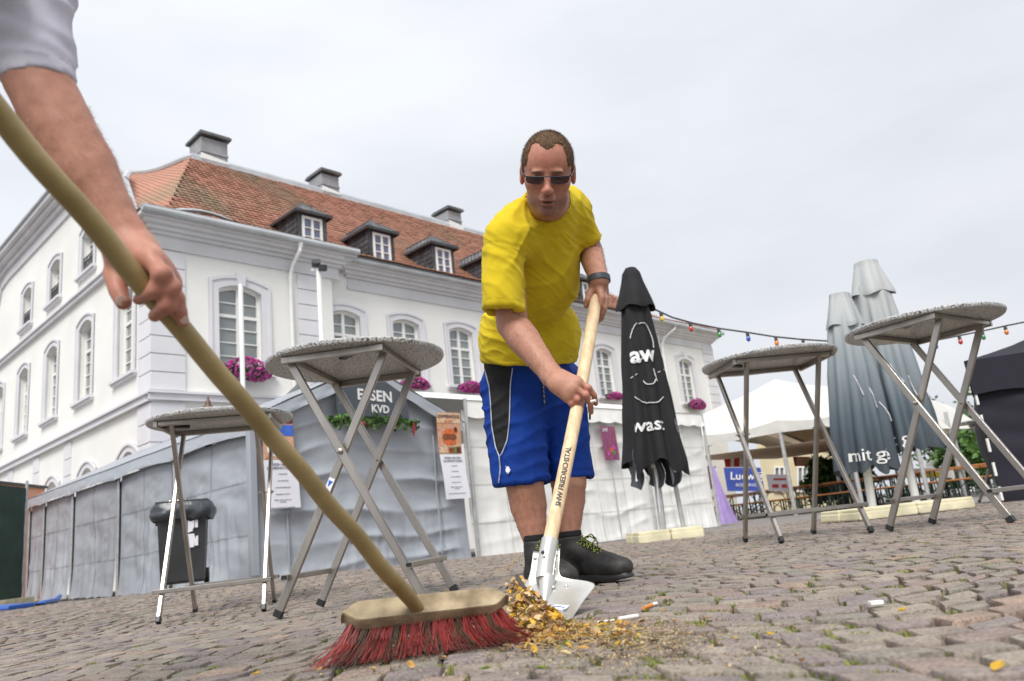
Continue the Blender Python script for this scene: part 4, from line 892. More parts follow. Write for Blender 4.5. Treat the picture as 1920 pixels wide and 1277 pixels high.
for s in (eL[0]-.1, eM[0], (eL[0]+eM[0])/2, eR[0]+.2, 4.2, 2.2): m = MB(); m.beam(MP(s, 2.1, .1), MP(s, 2.85, 3.6), .06, .08); m.beam(MP(s, 2.85, 3.6), MP(s, 1.95, 8.2), .06, .08); obj('roof_beam', m, MT['galv'], mq)
# the marquee's far bay, beyond the parasols
def nps(px, py, off=0.): q = plane(px, py, K+d2*off, d2); return float((q-K)@d1), float(q[2])
a0, a1 = nps(1700, 803), nps(1850, 806); b0, b1 = nps(1690, 716, .8), nps(1850, 771, .8); a0 = (a0[0], a0[1]); 
m = MB(); m.grid(lambda i, j: NP(a0[0]+(a1[0]-a0[0])*i, (a0[1]+.02+(a1[1]-a0[1])*i)*(1-j)+(b0[1]+(b1[1]-b0[1])*i)*j+.03*mnoise.noise(Vector((i*6, j*3, 5))), .8*j), 20, 8)
m2_ = thing('open_marquee', 'second bay of the white marquee showing between the grey parasols and the dark gazebo', 'tent', NP(4, 0)); obj('roof_sheet', m, MT['canvas'], m2_, smooth=True)
m = MB(); m.quad(NP(a0[0], a0[1]+.02, .85), NP(a1[0], a1[1]+.02, .85), NP(a1[0], 1.85, 7), NP(a0[0], 1.85, 7)); obj('lining', m, MT['brown_lining'], m2_)
for s in (a0[0]+.6, a0[0]+3.6, a1[0]-.3): m = MB(); m.tube([NP(s, GM, .05), NP(s, 2.2, .05)], .055, 8); obj('post', m, MT['galv'], m2_, smooth=True)
# beer tables and benches
def beer(kind, c, ax, L=2.2):
    w_, h_ = (.50, .76) if kind == 'beer_table' else (.25, .46)
    t = thing(kind, 'folding beer table of orange brown planks under the white marquee' if kind == 'beer_table' else 'folding beer bench of orange brown planks under the white marquee', 'table' if kind == 'beer_table' else 'bench', c, 'beer tables under the marquee' if kind == 'beer_table' else 'beer benches under the marquee')
    c = np.asarray(c); X = ax; Y = V3(-ax[1], ax[0], 0); m = MB(); m.bbox(c+V3(0, 0, h_), L/2, w_/2, .014, (X, Y, V3(0, 0, 1)), .004); obj('top', m, MT['wood_table'], t)
    for s in (-.75, .75):
        m = MB(); q = c+X*s
        for sg_ in (-1, 1): m.beam(q+Y*sg_*w_*.36+V3(0, 0, h_-.02), q+Y*sg_*w_*.42, .03, .03)
        m.beam(q-Y*w_*.4+V3(0, 0, h_*.3), q+Y*w_*.4+V3(0, 0, h_*.3), .025, .025); m.beam(q+V3(0, 0, h_*.3), q-X*np.sign(s)*.4+V3(0, 0, h_-.03), .022, .022); obj('leg', m, MT['bench_leg'], t)
for r in range(3):
    for k in range(5):
        c = MP(9.2-2.45*k, GM, 1.6+r*2.1)
        beer('beer_table', c, d2); beer('beer_bench', c-d1*.62, d2); beer('beer_bench', c+d1*.62, d2)
for k in range(3):
    for r in range(2):
        c = NP(2.2+2.5*k, GM, 2.6-r*2.1+1.0); beer('beer_table', c, d1); beer('beer_bench', c-d2*.62, d1)
# the street behind: cream house, red stall, banners, trees
def panel(name, label, cat, x0, y0, x1, y1, d, m_, group=None, th=.05, zb=None):
    a, b = atz(x0, y1, d), atz(x1, y1, d); c = atz(x0, y0, d); e = atz(x1, y0, d); za = a[2] if zb is None else zb; X = nrm((b-a)*V3(1, 1, 0)); Y = V3(-X[1], X[0], 0)
    t = thing(name, label, cat, (a+b)/2*V3(1, 1, 0)+V3(0, 0, za), group); m = MB()
    m.prism([V3(a[0], a[1], za), V3(b[0], b[1], b[2] if zb is None else zb), V3(b[0], b[1], e[2]), V3(a[0], a[1], c[2])], Y*th); obj('face', m, MT[m_], t); return t, a, b, c, e
t, a, b, c, e = panel('cream_house', 'cream rendered house standing far behind the marquee', 'house', 1440, 770, 1625, 950, 34, 'cream_wall', zb=-.1, th=8)
def onp(u, v, o=-.03): return a*(1-u)*(1-v)+b*u*(1-v)+c*(1-u)*v+e*u*v+nrm(np.cross(b-a, (0, 0, 1)))*-o
for u in (.12, .36, .62, .86):
    for v in (.28, .72):
        m = MB(); m.quad(onp(u-.045, v-.12), onp(u+.045, v-.12), onp(u+.045, v+.12), onp(u-.045, v+.12)); w_ = obj('window', m, MT['glass'], t)
        m = MB()
        for p1, p2 in ((onp(u-.05, v-.125, -.06), onp(u-.05, v+.125, -.06)), (onp(u+.05, v-.125, -.06), onp(u+.05, v+.125, -.06)), (onp(u, v-.125, -.06), onp(u, v+.125, -.06)), (onp(u-.05, v+.125, -.06), onp(u+.05, v+.125, -.06)), (onp(u-.05, v-.125, -.06), onp(u+.05, v-.125, -.06))): m.beam(p1, p2, .08, .06)
        obj('frame', m, MT['whitepaint'], w_)
t, a, b, c, e = panel('red_sign', 'red bordered cream sign in front of the cream house under the marquee', 'sign', 1490, 856, 1523, 874, 30, 'redp'); m = MB(); m.quad(onp(.1, .15), onp(.9, .15), onp(.9, .85), onp(.1, .85)); obj('print', m, MT['cream'], t)
t, a, b, c, e = panel('stall_awning', 'red and white awning of a stall behind the blue banner', 'stall', 1360, 853, 1415, 876, 27, 'redp')
for k in range(3): m = MB(); u = .18+k*.3; m.quad(onp(u, 0), onp(u+.12, 0), onp(u+.12, 1), onp(u, 1)); obj('stripe', m, MT['whitepaint'], t)
t, a, b, c, e = panel('blue_banner', 'blue banner with white lettering hung under the marquee', 'banner', 1364, 876, 1434, 921, 23, 'bluebanner')
ex, ez = (b-a), (c-a); lx, lz = np.linalg.norm(ex), np.linalg.norm(ez)
text('Ludwig', .30, lambda x, y: onp(.50+x/lx, .62+y/lz, -.02), MT['white_print'], 'lettering', t, bold=.004); text('RÜSTUNG', .12, lambda x, y: onp(.5+x/lx, .25+y/lz, -.02), MT['white_print'], 'lettering', t)
for k in range(4): m = MB(); m.quad(onp(.80, .45+k*.1, -.02), onp(.95, .45+k*.1, -.02), onp(.95, .48+k*.1, -.02), onp(.80, .48+k*.1, -.02)); obj('print_line', m, MT['white_print'], t)
t, a, b, c, e = panel('notice_sheet', 'white and red notice right of the blue banner', 'poster', 1442, 889, 1482, 921, 24, 'paper'); 
for (u, v, w2, h2) in ((.15, .2, .3, .2), (.6, .2, .25, .2), (.2, .65, .6, .1)): m = MB(); m.quad(onp(u, v), onp(u+w2, v), onp(u+w2, v+h2), onp(u, v+h2)); obj('print', m, MT['redp'], t)
t, a, b, c, e = panel('maroon_poster', 'dark maroon poster right of the lilac drape', 'poster', 1330, 873, 1349, 917, 19, 'maroon'); m = MB(); m.quad(onp(.3, .66), onp(.7, .66), onp(.7, .88), onp(.3, .88)); obj('print', m, MT['paper'], t)
t, a, b, c, e = panel('yellow_banner', 'yellow and white banner in front of the hedge near the dark gazebo', 'banner', 1715, 878, 1792, 896, 26, 'whitepaint'); m = MB(); m.quad(onp(.1, .1), onp(.75, .1), onp(.75, .6), onp(.1, .6)); obj('print', m, MT['yellowp'], t)
t, a, b, c, e = panel('delivery_container', 'pale grey container behind the beer tables near the dark gazebo', 'container', 1730, 862, 1850, 905, 38, 'cornice', zb=-.1, th=2.4)
for k in range(10): m = MB(); u = .05+k*.1; m.quad(onp(u, .05), onp(u+.03, .05), onp(u+.03, .95), onp(u, .95)); obj('rib', m, MT['zinc'], t)
def tree(px, py0, d, r, label, n=2600, seed=1, h0=1.2):
    top = atz(px, py0, d); base = V3(top[0], top[1], -.1); t = thing('tree', label, 'tree', base, 'trees behind the marquee'); m = MB(); H = top[2]; rg = np.random.RandomState(seed)
    m.tube([base, base+V3(.1, 0, H*.3), base+V3(0, .1, H*.7)], [.22, .16, .05], 8)
    for k in range(7): an = rg.uniform(0, 6.28); m.tube([base+V3(0, 0, H*(.25+.06*k)), base+V3(math.cos(an)*r*.7, math.sin(an)*r*.7, H*(.45+.06*k))], [.08, .02], 5)
    obj('trunk', m, MT['bark'], t); l1, l2 = MB(), MB()
    cl = [(rg.uniform(-.7, .7)*r, rg.uniform(-.7, .7)*r, h0+(H-h0)*rg.uniform(.1, .85), rg.uniform(.25, .5)*r) for _ in range(26)]
    for k in range(n):
        cx, cy, cz, cr_ = cl[rg.randint(26)]; v = rg.normal(0, 1, 3); v = v/np.linalg.norm(v)*cr_*rg.uniform(.5, 1); q = base+V3(cx, cy, cz)+v; s_ = rg.uniform(.08, .17); u = nrm(rg.normal(0, 1, 3)); w_ = nrm(np.cross(u, rg.normal(0, 1, 3)))
        (l1 if rg.rand() < .5 else l2).add([q-u*s_, q+w_*s_*.6, q+u*s_, q-w_*s_*.6], [(0, 1, 2, 3)])
    obj('crown', l1, MT['leaf_green'], t)['kind'] = 'stuff'; obj('crown', l2, MT['leaf_dark'], t)['kind'] = 'stuff'
tree(1560, 850, 30, 1.2, 'dark green tree behind the left grey parasol, under the marquee edge', 2600, 1, .3)
tree(1790, 738, 40, 2.6, 'green tree showing above the marquee beside the dark gazebo', 3000, 2)
tree(1822, 815, 33, 1.6, 'low green tree under the marquee just left of the dark gazebo', 3000, 3, .3)
#tree(1700, 850, 44, 3.2, 'green tree in the gap behind the parasol poles', 2600, 5, .3)
# ================================================================== DARK GAZEBO
gz0 = hz(1884, 946, -.02); GZ = thing('dark_gazebo', 'closed navy blue gazebo with white piping at the right edge', 'tent', gz0)
gx = nrm(V3(.95, -.30, 0)); gy = nrm(V3(.52, .85, 0)); HT = atz(1868, 668, math.hypot(gz0[0], gz0[1]))[2]
m = MB()
def fn(i, j): q = gz0+gy*2.9*i+V3(0, 0, HT*j); b_ = .32*math.sin(j*math.pi*.95)*math.sin(min(1, i*1.4)*math.pi*.5)+.05*mnoise.noise(Vector((i*5, j*3, 1))); return q-gx*b_*.45
m.grid(fn, 30, 30); obj('side_sheet', m, MT['navy_fabric'], GZ, smooth=True)
m = MB(); m.grid(lambda i, j: gz0+gx*3*i+V3(0, 0, HT*j)-gy*(.05*mnoise.noise(Vector((i*9, j*2, 7)))+.06*abs(mnoise.noise(Vector((i*3+j*2, j*4, 2))))), 40, 30); obj('front_sheet', m, MT['navy_fabric'], GZ, smooth=True)
m = MB(); m.grid(lambda i, j: gz0+gx*(-.03+3.06*i)-gy*.05+V3(0, 0, HT+.02-.34*(1-j)+.02*math.sin(i*20)*(1-j)), 40, 4); m.grid(lambda i, j: gz0-gx*.04+gy*(-.05+3*i)+V3(0, 0, HT+.02-.34*(1-j)), 20, 4); obj('valance', m, MT['navy_fabric'], GZ, smooth=True)
ap = gz0+gx*1.5+gy*1.5+V3(0, 0, HT+.85); cn = [gz0-gx*.04-gy*.05, gz0+gx*3.04-gy*.05, gz0+gx*3.04+gy*3, gz0-gx*.04+gy*3]; cn = [q+V3(0, 0, HT+.02) for q in cn]
m = MB()
for k in range(4):
    A_1, B_1 = cn[k], cn[(k+1) % 4]; m.grid(lambda i, j: (A_1*(1-i)+B_1*i)*(1-j)+ap*j-V3(0, 0, .12*math.sin(j*math.pi)), 8, 8)
obj('roof_sheet', m, MT['navy_fabric'], GZ, smooth=True, ang=40)
for k in range(6): m = MB(); z0 = HT*(1-(k+1)/6)+.04; m.beam(gz0+V3(0, 0, z0)-gy*.03-gx*.01, gz0+V3(0, 0, z0+HT/6-.1)-gy*.03-gx*.01, .022, .022); obj('piping', m, MT['whitepaint'], GZ)

# ================================================================== PARASOLS
def parasol_surface(base, top, prof_, k, seed, amp):
    ax = top-base; L = np.linalg.norm(ax); Z = ax/L; X = nrm(np.cross((0, 1, 0), Z)); Y = np.cross(Z, X)
    X, Y = nrm(V3(1, 0, 0)-Z*Z[0]), None; Y = np.cross(Z, X)
    hs = [p[0] for p in prof_]; rs = [p[1] for p in prof_]
    def S(phi, h, extra=0.):
        r = float(np.interp(h, hs, rs)); g = (h-hs[0])/(hs[-1]-hs[0]); n_ = mnoise.noise
        wv = math.sin(phi*k+1.2*n_(Vector((math.cos(phi)*1.5, math.sin(phi)*1.5, h*.8+seed)))+seed); wv = math.copysign(abs(wv)**.7, wv)
        rr = r*(1+amp*wv*(.25+.75*(1-g)))+.012*n_(Vector((math.cos(phi)*3, math.sin(phi)*3, h*3+seed)))
        return base+Z*h+(X*math.cos(phi)+Y*math.sin(phi))*(rr+extra)
    return S
def parasol(base, top, prof_, cap_, mtl, label, k=8, seed=0., amp=.16, hem=.10, group=None, name='closed_parasol'):
    t = thing(name, label, 'parasol', base, group); L = np.linalg.norm(top-base); S = parasol_surface(base, top, prof_, k, seed, amp); h0 = prof_[0][0]; h1 = prof_[-1][0]
    def fn(i, j):
        ph = i*2*math.pi; dip = hem*(.5+.5*math.sin(ph*k+seed+.8))*(.6+1.1*mnoise.noise(Vector((math.cos(ph)*1.7, math.sin(ph)*1.7, seed+3))))+.06*mnoise.noise(Vector((math.cos(ph)*2, math.sin(ph)*2, seed)))
        return S(ph, h0-dip*(1-j)**2+(h1-h0)*j)
    m = MB(); m.grid(fn, 128, 50, closeu=True); obj('canopy', m, mtl, t, smooth=True, ang=80)
    Sc = parasol_surface(base, top, cap_, k//2, seed+1, .10); c0, c1 = cap_[0][0], cap_[-1][0]
    m = MB(); m.grid(lambda i, j: Sc(i*2*math.pi, c0-.04*(.5+.5*math.sin(i*2*math.pi*4+seed))*(1-j)+(c1-c0)*j), 64, 16, closeu=True); m.add([Sc(i/64*2*math.pi, c1) for i in range(64)], [tuple(range(64))]); obj('top_cap', m, mtl, t, smooth=True, ang=80)
    return t, S
bb = hz(1246, 1013, 0.0)*V3(1, 1, 0); bt = atz(1182, 503, math.hypot(bb[0], bb[1]))
LB = np.linalg.norm(bt-bb)
def hpx(base, top, py):       # height along the pole at which the sight line crosses picture row py
    best = min(np.linspace(0, 1, 400), key=lambda u: abs(proj(base+(top-base)*u)[1]-py)); return best*np.linalg.norm(top-base)
hh = lambda y: hpx(bb, bt, y)
par, SB = parasol(bb, bt, [(hh(868), .265), (hh(820), .24), (hh(740), .205), (hh(680), .185), (hh(600), .145), (hh(545), .105)], [(hh(577), .175), (hh(560), .15), (hh(530), .10), (hh(512), .08), (hh(503), .045)], MT['black_fabric'], 'folded black parasol with white lettering on a cream slab base, right of the man', 8, .6, .17, .16)
def onpar(S, hc, ph0, r=.24): return lambda x, y: S(ph0+x/r, hc+y, .012)
PH = math.atan2(-bb[1], -bb[0]); PH = -math.pi/2-.0
text('aw', .22, onpar(SB, hh(672), PH-.05, .20), MT['white_print'], 'lettering', par, bold=.007, sub=.03)
text('wast', .17, onpar(SB, hh(802), PH-.18, .25), MT['white_print'], 'lettering', par, bold=.003, sub=.03)
text('l', .18, onpar(SB, hh(806), PH+1.05, .25), MT['white_print'], 'lettering', par, bold=.003, sub=.03)
def stroke(pts, w=.0085): 
    m = MB(); P_ = [np.array(SB(PH+x, hh(y), .014)) for x, y in pts]; PT = [np.array(SB(PH+x, hh(y), .004)) for x, y in pts]
    m.tube(P_, w*.5, 5); obj('logo_stroke', m, MT['white_print'], par)
def arc(cx, cy, rx, ry, a0, a1, n=14): return [(cx+rx*math.cos(math.radians(a)), cy+ry*math.sin(math.radians(a))) for a in np.linspace(a0, a1, n)]
stroke(arc(.10, 648, .55, 34, -110, 20)); stroke(arc(-.1, 655, .55, 42, 200, 262)); stroke([(-.55, 683), (-.1, 680), (.35, 681)]); stroke(arc(.05, 715, .28, 14, 20, 160)); stroke(arc(.05, 733, .75, 30, 40, 150)); stroke([(-.75, 712), (-.45, 706)]); stroke([(.6, 706), (1.0, 700)]); stroke(arc(.9, 660, .3, 30, -80, 60)); stroke([(.35, 712), (.3, 700), (.45, 722)])
m = MB(); m.tube([bb+V3(0, 0, .02), bb+(bt-bb)*.33], .032, 12); obj('lower_pole', m, MT['galv'], par, smooth=True); m = MB(); m.tube([bb+(bt-bb)*.25, bb+(bt-bb)*.97], .026, 12); obj('upper_pole', m, MT['whitepaint'], par, smooth=True)
m = MB(); m.lathe([(.03, 0), (.04, .01), (.04, .05), (.03, .06)], bb+(bt-bb)*.25, 12); m.lathe([(.03, 0), (.085, .02), (.085, .08), (.03, .11)], bb+V3(-.02, -.02, hh(835)), 14); obj('runner', m, MT['whitepaint'], par, smooth=True)
for dx, ya, yb in ((-.19, 820, 900), (.17, 830, 890), (-.10, 825, 870)): m = MB(); m.beam(bb+V3(dx*.6, -.10, hh(ya)), bb+V3(dx, -.12, hh(yb)), .03, .02); obj('rib', m, MT['whitepaint'], par)
m = MB(); m.tube([bb+V3(-.03, -.10, hh(835)), bb+V3(-.01, -.12, hh(900)), bb+V3(-.02, -.1, hh(960))], .004, 4); obj('cord', m, MT['paper'], par)
m = MB(); m.tube([bb+V3(.2, .05, 0.02), bb+V3(.17, .05, .75)], .022, 8); obj('brace_post', m, MT['galv'], par)
m = MB()
for dx, ph_ in ((-.16, 2.5), (.16, .6), (.02, 1.5)): m.grid(lambda i, j: bb+V3(dx+.13*(i-.5)+.02*math.sin(j*6), .02+.12*math.sin(i*5+ph_), hh(905-0*j)+(hh(840)-hh(905))*j-.06*(1-abs(i-.5)*2)*(1-j)), 10, 8)
obj('inner_lining', m, MT['signgrey'], par, smooth=True)
def slab(c, X, L, W, label, parent_=None):
    t = thing('parasol_base', label, 'slab', c); Y = V3(-X[1], X[0], 0)
    for sx in (-1, 1):
        for sy in (-1, 1):
            m = MB(); m.bbox(np.asarray(c)+X*sx*(L/4)+Y*sy*W/4+V3(0, 0, .035), L/4-.004, W/4-.004, .034, (X, Y, V3(0, 0, 1)), .012); obj('slab', m, MT['slab'], t)
            m = MB(); m.bbox(np.asarray(c)+X*sx*(L/4)+Y*sy*W/4+V3(0, 0, .082), L/4-.012, W/4-.012, .012, (X, Y, V3(0, 0, 1)), .006); obj('slab', m, MT['slab'], t)
slab(bb, nrm(V3(.99, .12, 0)), .60, .5, 'cream slab base under the folded black parasol')
def gradmat():
    m = mat('grey_blue_gradient_fabric', (.5, .52, .52), .65, .05, 3, .15, 30, trans=.05); n = m.node_tree; b = n.nodes['Principled BSDF']; t = N(n, 'ShaderNodeTexCoord'); s = N(n, 'ShaderNodeSeparateXYZ'); n.links.new(t.outputs['Object'], s.inputs[0])
    cr = N(n, 'ShaderNodeValToRGB'); els = [(0, (.045, .06, .078)), (.16, (.085, .115, .14)), (.38, (.24, .28, .305)), (.58, (.42, .44, .445)), (1, (.50, .51, .50))]
    setramp(cr, els)
    mr = N(n, 'ShaderNodeMapRange'); mr.inputs['From Min'].default_value = .55; mr.inputs['From Max'].default_value = 3.0; n.links.new(s.outputs['Z'], mr.inputs['Value']); n.links.new(mr.outputs[0], cr.inputs[0]); n.links.new(cr.outputs[0], b.inputs['Base Color'])
    return m
MT['gradient'] = gradmat()
for (bx_, by_, tx, ty, sc, seed, lab, d_, rows_) in ((1640, 972, 1573, 551, 1.0, 2.0, 'left and shorter of the two folded grey to blue parasols', 8.3, (877, 800, 700, 640, 600, 612, 552)), (1722, 958, 1623, 491, 1.15, 4.0, 'right and taller of the two folded grey to blue parasols', 8.6, (838, 780, 680, 600, 540, 552, 492))):
    tp = atz(tx, ty, d_); g0 = atz(bx_, by_, d_); g0[2] = gz(g0[0], g0[1])
    h_ = lambda y: hpx(g0, tp, y); y0, y1, y2, y3, y4, y5, y6 = rows_
    t, S_ = parasol(g0, tp, [(h_(y0), .265*sc), (h_(y1), .255*sc), (h_(y2), .215*sc), (h_(y3), .175*sc), (h_(y4), .145*sc)], [(h_(y5), .175*sc), (h_(y5-18), .15*sc), (h_(y6+8), .10*sc), (h_(y6), .095*sc)], MT['gradient'], lab, 10, seed, .15, .08, 'folded grey to blue parasols')
    m = MB(); m.tube([g0+V3(0, 0, .02), g0+(tp-g0)*.95], .038, 12); obj('pole', m, MT['whitepaint'], t, smooth=True)
    p0 = -math.pi/2+.15
    if seed == 2.0: text('mit gie', .17, onpar(S_, h_(856), p0-.30, .29), MT['white_print'], 'lettering', t, bold=.001, sub=.03)
    else: text('st g', .17, onpar(S_, h_(826), p0-.80, .31), MT['white_print'], 'lettering', t, bold=.001, sub=.03)
    for kk in range(3):
        m = MB(); m.tube([S_(p0-.5+kk*.5+.1*i, h_(y2+10+12*i+kk*25), .008) for i in range(4)], .006, 4); obj('print_stroke', m, MT['paper'], t)
g1 = hz(1682, 966, .0)*V3(1, 1, 0); slab(g1, nrm(V3(.97, .22, 0)), 1.15, .6, 'long cream slab base under the two folded grey parasols')

# ================================================================== STRING LIGHTS
sl = thing('string_lights', 'string of coloured bulbs running from the black parasol to the right edge', 'string lights', atz(1500, 640, 9.2))
cp = [(1221, 577), (1260, 595), (1300, 606), (1350, 616), (1400, 623), (1450, 631), (1500, 636), (1560, 640), (1640, 645), (1720, 641), (1760, 637), (1800, 629), (1845, 620), (1890, 610), (1960, 596)]
dd_ = lambda x: 7.4+(x-1221)/700*2.4
m = MB(); m.tube([atz(x, y, dd_(x)) for x, y in cp], .009, 5); obj('cable', m, MT['cable'], sl)
BC = {'yellow': (.75, .50, .03), 'red': (.55, .04, .03), 'green': (.04, .30, .08), 'blue': (.03, .09, .50), 'orange': (.72, .22, .02)}
for k, v in BC.items(): MT['bulb_'+k] = mat(k+'_bulb', v, .15, .1, 5, coat=.6)
for x, c in ((1239, 'yellow'), (1294, 'red'), (1347, 'green'), (1401, 'blue'), (1454, 'orange'), (1505, 'green'), (1752, 'blue'), (1798, 'red'), (1841, 'green'), (1884, 'orange')):
    y = float(np.interp(x, [q[0] for q in cp], [q[1] for q in cp])); q = atz(x, y, dd_(x)); s_ = 1.0
    m = MB(); m.lathe([(.016, 0), (.018, -.035), (.016, -.045)], q, 8); so_ = obj('socket', m, MT['cable'], sl, smooth=True)
    m = MB(); m.lathe([(.011, -.04), (.020, -.055), (.023, -.070), (.018, -.087), (.005, -.097)], q, 12); obj('bulb', m, MT['bulb_'+c], sl, smooth=True)
# ================================================================== BAR TABLES
def granite():
    m = D.materials.new('speckled_granite_laminate'); m.use_nodes = True; n = m.node_tree; b = n.nodes['Principled BSDF']; b.inputs['Roughness'].default_value = .35
    t = N(n, 'ShaderNodeTexCoord'); nz = N(n, 'ShaderNodeTexNoise'); nz.inputs['Scale'].default_value = 105; nz.inputs['Detail'].default_value = 6; nz.inputs['Roughness'].default_value = .72; n.links.new(t.outputs['Object'], nz.inputs['Vector'])
    cr = N(n, 'ShaderNodeValToRGB'); els = [(.385, (.012, .014, .03)), (.43, (.10, .11, .15)), (.47, (.44, .44, .43)), (.62, (.68, .68, .66))]
    setramp(cr, els)
    n.links.new(nz.outputs['Fac'], cr.inputs[0]); n.links.new(cr.outputs[0], b.inputs['Base Color']); return m
MT['granite'] = granite()
MT['sticker_blue'] = mat('sticker_blue', (.03, .12, .55), .4, .05, 5)
def bar_table():
    t = thing('bar_table', 'x', 'table', (0, 0, 0), 'folding round bar tables'); H = 1.07; R_ = .40
    m = MB(); n = 72; prof_ = [(R_-.03, H-.024), (R_-.006, H-.022), (R_, H-.012), (R_-.001, H-.004), (R_-.008, H)]; m.lathe(prof_, (0, 0, 0), n); obj('table_top', m, MT['granite'], t, smooth=True, ang=40)
    hx, hy = .20, .255; zt = H-.045
    for sx in (-1, 1):
        y = hy if sx < 0 else hy-.034
        for sy in (-1, 1):
            a = V3(sx*hx, sy*y, zt); b = V3(-sx*.31, sy*y, .012); m = MB(); m.beam(a, b, .034, .020, up=(0, 1, 0)); 
            lg = obj('leg', m, MT['alu'], t); m = MB(); dr = nrm(b-a); m.beam(b-dr*.022, b+dr*.006, .037, .023, up=(0, 1, 0)); obj('foot_cap', m, MT['black_plastic'], lg)
        k = .135; xq = -sx*(.31-(.31+hx)*k/zt*.98); m = MB(); m.beam((xq+(-sx*.018), -(y+.035), k+.02), (xq+(-sx*.018), y+.035, k+.02), .030, .022); c_ = obj('cross_bar', m, MT['alu'], t)
        for e in (-1, 1): m = MB(); m.beam((xq-sx*.018, e*(y+.0352), k+.02), (xq-sx*.018, e*(y+.036), k+.02), .022, .015); obj('bar_end', m, MT['black_plastic'], c_)
        m = MB(); m.beam((sx*hx, -(hy+.03), H-.038), (sx*hx, hy+.03, H-.038), .036, .024); obj('top_rail', m, MT['alu'], t)
    for sy in (-1, 1):
        m = MB(); m.beam((-hx-.02, sy*(hy+.045), H-.040), (hx+.02, sy*(hy+.045), H-.040), .020, .030); obj('top_rail', m, MT['alu'], t)
        zc = .012+(zt-.012)*.31/(.31+hx); m = MB(); m.tube([(0, sy*(hy-.06), zc), (0, sy*(hy+.03), zc)], .004, 6); m.lathe([(.002, -.006), (.011, -.004), (.012, 0), (.004, .004)], (0, sy*(hy+.017), zc), 10, (0, sy, 0)); obj('bolt', m, MT['alu'], t, smooth=True)
    m = MB(); m.beam((.0, -.18, H-.03), (.1, -.28, H-.035), .03, .02); obj('catch', m, MT['black_plastic'], t)
    a = V3(-.195, -.246, zt); b = V3(.30, -.246, .012); q = a+(b-a)*.0
    return t
bt0 = bar_table()
def place(t, x, y, rz, label, z=0.): t.location = (x, y, z+gz(x, y)); t.rotation_euler = (0, 0, math.radians(rz)); t['label'] = label; return t
T2 = place(bt0, -.715, 3.43, -7, 'large bar table in front of the ESSEN sign, its leg crossing seen flat on')
def stick(t):      # maker's sticker on the front leg just under the crossing
    m = MB(); a = V3(.20, -.221, 1.025); b = V3(-.31, -.221, .012); dr = nrm(b-a); q = a+dr*.60; up = V3(0, -1, 0); X = np.cross(dr, up)
    m.bbox(q+up*.0115, .013, .042, .0006, (X, dr, up), .0004); o = obj('sticker', m, MT['paper'], None); o.parent = t
    m = MB(); m.add([q+up*.0126+X*-.010-dr*.03, q+up*.0126+X*.010-dr*.03, q+up*.0126+X*.004-dr*.002], [(0, 1, 2)]); m.add([q+up*.0126+X*-.008+dr*.012, q+up*.0126+X*.008+dr*.02, q+up*.0126+X*-.002+dr*.034], [(0, 1, 2)]); o = obj('sticker_mark', m, MT['sticker_blue'], None); o.parent = t
T1 = place(copy_tree(bt0), -1.72, 4.42, -80, 'small looking bar table at left, in front of the wheelie bin')
T3 = place(copy_tree(bt0), 1.545, 4.68, -84, 'bar table on the right nearest the man, left of the grey parasols')
T4 = place(copy_tree(bt0), 2.235, 4.15, -54, 'bar table nearest the right edge, in front of the grey parasols')
T5 = place(copy_tree(bt0), 6.25, 10.6, -30, 'far small bar table between the grey parasols and the dark gazebo')
stick(T2)

# ================================================================== BROOM
def woodmat(name, c1, c2, axis_scale, rough=.6, sc=14, bump=.15):
    return mat(name, c1, rough, .1, sc, bump, 60, col2=c2, stretch=axis_scale, detail=7)
MT['broom_block'] = woodmat('worn_broom_block', (.40, .32, .20), (.19, .14, .08), (1, 1, 1), .8, 16, .4)
MT['old_handle'] = woodmat('varnished_old_handle', (.35, .26, .115), (.25, .18, .07), (1, 1, 1), .42, 9, .08)
MT['new_wood'] = woodmat('pale_new_ash_wood', (.74, .56, .35), (.60, .43, .25), (1, 1, .18), .5, 60, .08)
MT['bristle_red'] = mat('red_bristle', (.24, .036, .032), .55, .25, 30, attr=.35); MT['bristle_brown'] = mat('brown_bristle', (.085, .052, .03), .6, .3, 30, attr=.35)
BF0, BF1 = at(631, 1167, 1.46), at(934, 1133, 1.54); BB0, BB1 = at(664, 1133, 1.515), at(956, 1091, 1.595)
bL = nrm(BF1-BF0); bN0 = nrm(np.cross(bL, (BB0+BB1)/2-(BF0+BF1)/2)); bW = np.cross(bN0, bL); bN = bN0
bc = (BF0+BF1+BB0+BB1)/4; hL = np.linalg.norm(BF1-BF0)/2+.009; hW = abs(((BB0+BB1)/2-(BF0+BF1)/2)@bW)/2; TH = .026

broom = thing('push_broom', 'old push broom with red and brown bristles and a long wooden handle in the foreground', 'broom', (bc[0], bc[1], 0))
m = MB(); ch = .030; out8 = [(-hL+ch, -hW), (hL-ch, -hW), (hL, -hW+ch*.9), (hL, hW-ch*.9), (hL-ch, hW), (-hL+ch, hW), (-hL, hW-ch*.9), (-hL, -hW+ch*.9)]
def rnd(pts, r=.010):
    o = []
    for i in range(len(pts)):
        p0, p1, p2 = np.array(pts[i-1]), np.array(pts[i]), np.array(pts[(i+1) % len(pts)]); a_ = p1+(p0-p1)/np.linalg.norm(p0-p1)*r*.8; b_ = p1+(p2-p1)/np.linalg.norm(p2-p1)*r*.8
        for t in (0, .33, .66, 1): o.append(a_*(1-t)**2+p1*2*t*(1-t)+b_*t*t)
    return o
O = rnd(out8); lev = [(-TH, .985), (-TH+.003, 1), (-.004, 1), (-.001, .99), (0, .975)]
vs = []; 
for z, k in lev:
    for q in O: e = 1 if k == 1 else None; vs.append(bc+bL*(q[0]-(1-k)*.08*np.sign(q[0]))+bW*(q[1]*k)+bN*z)
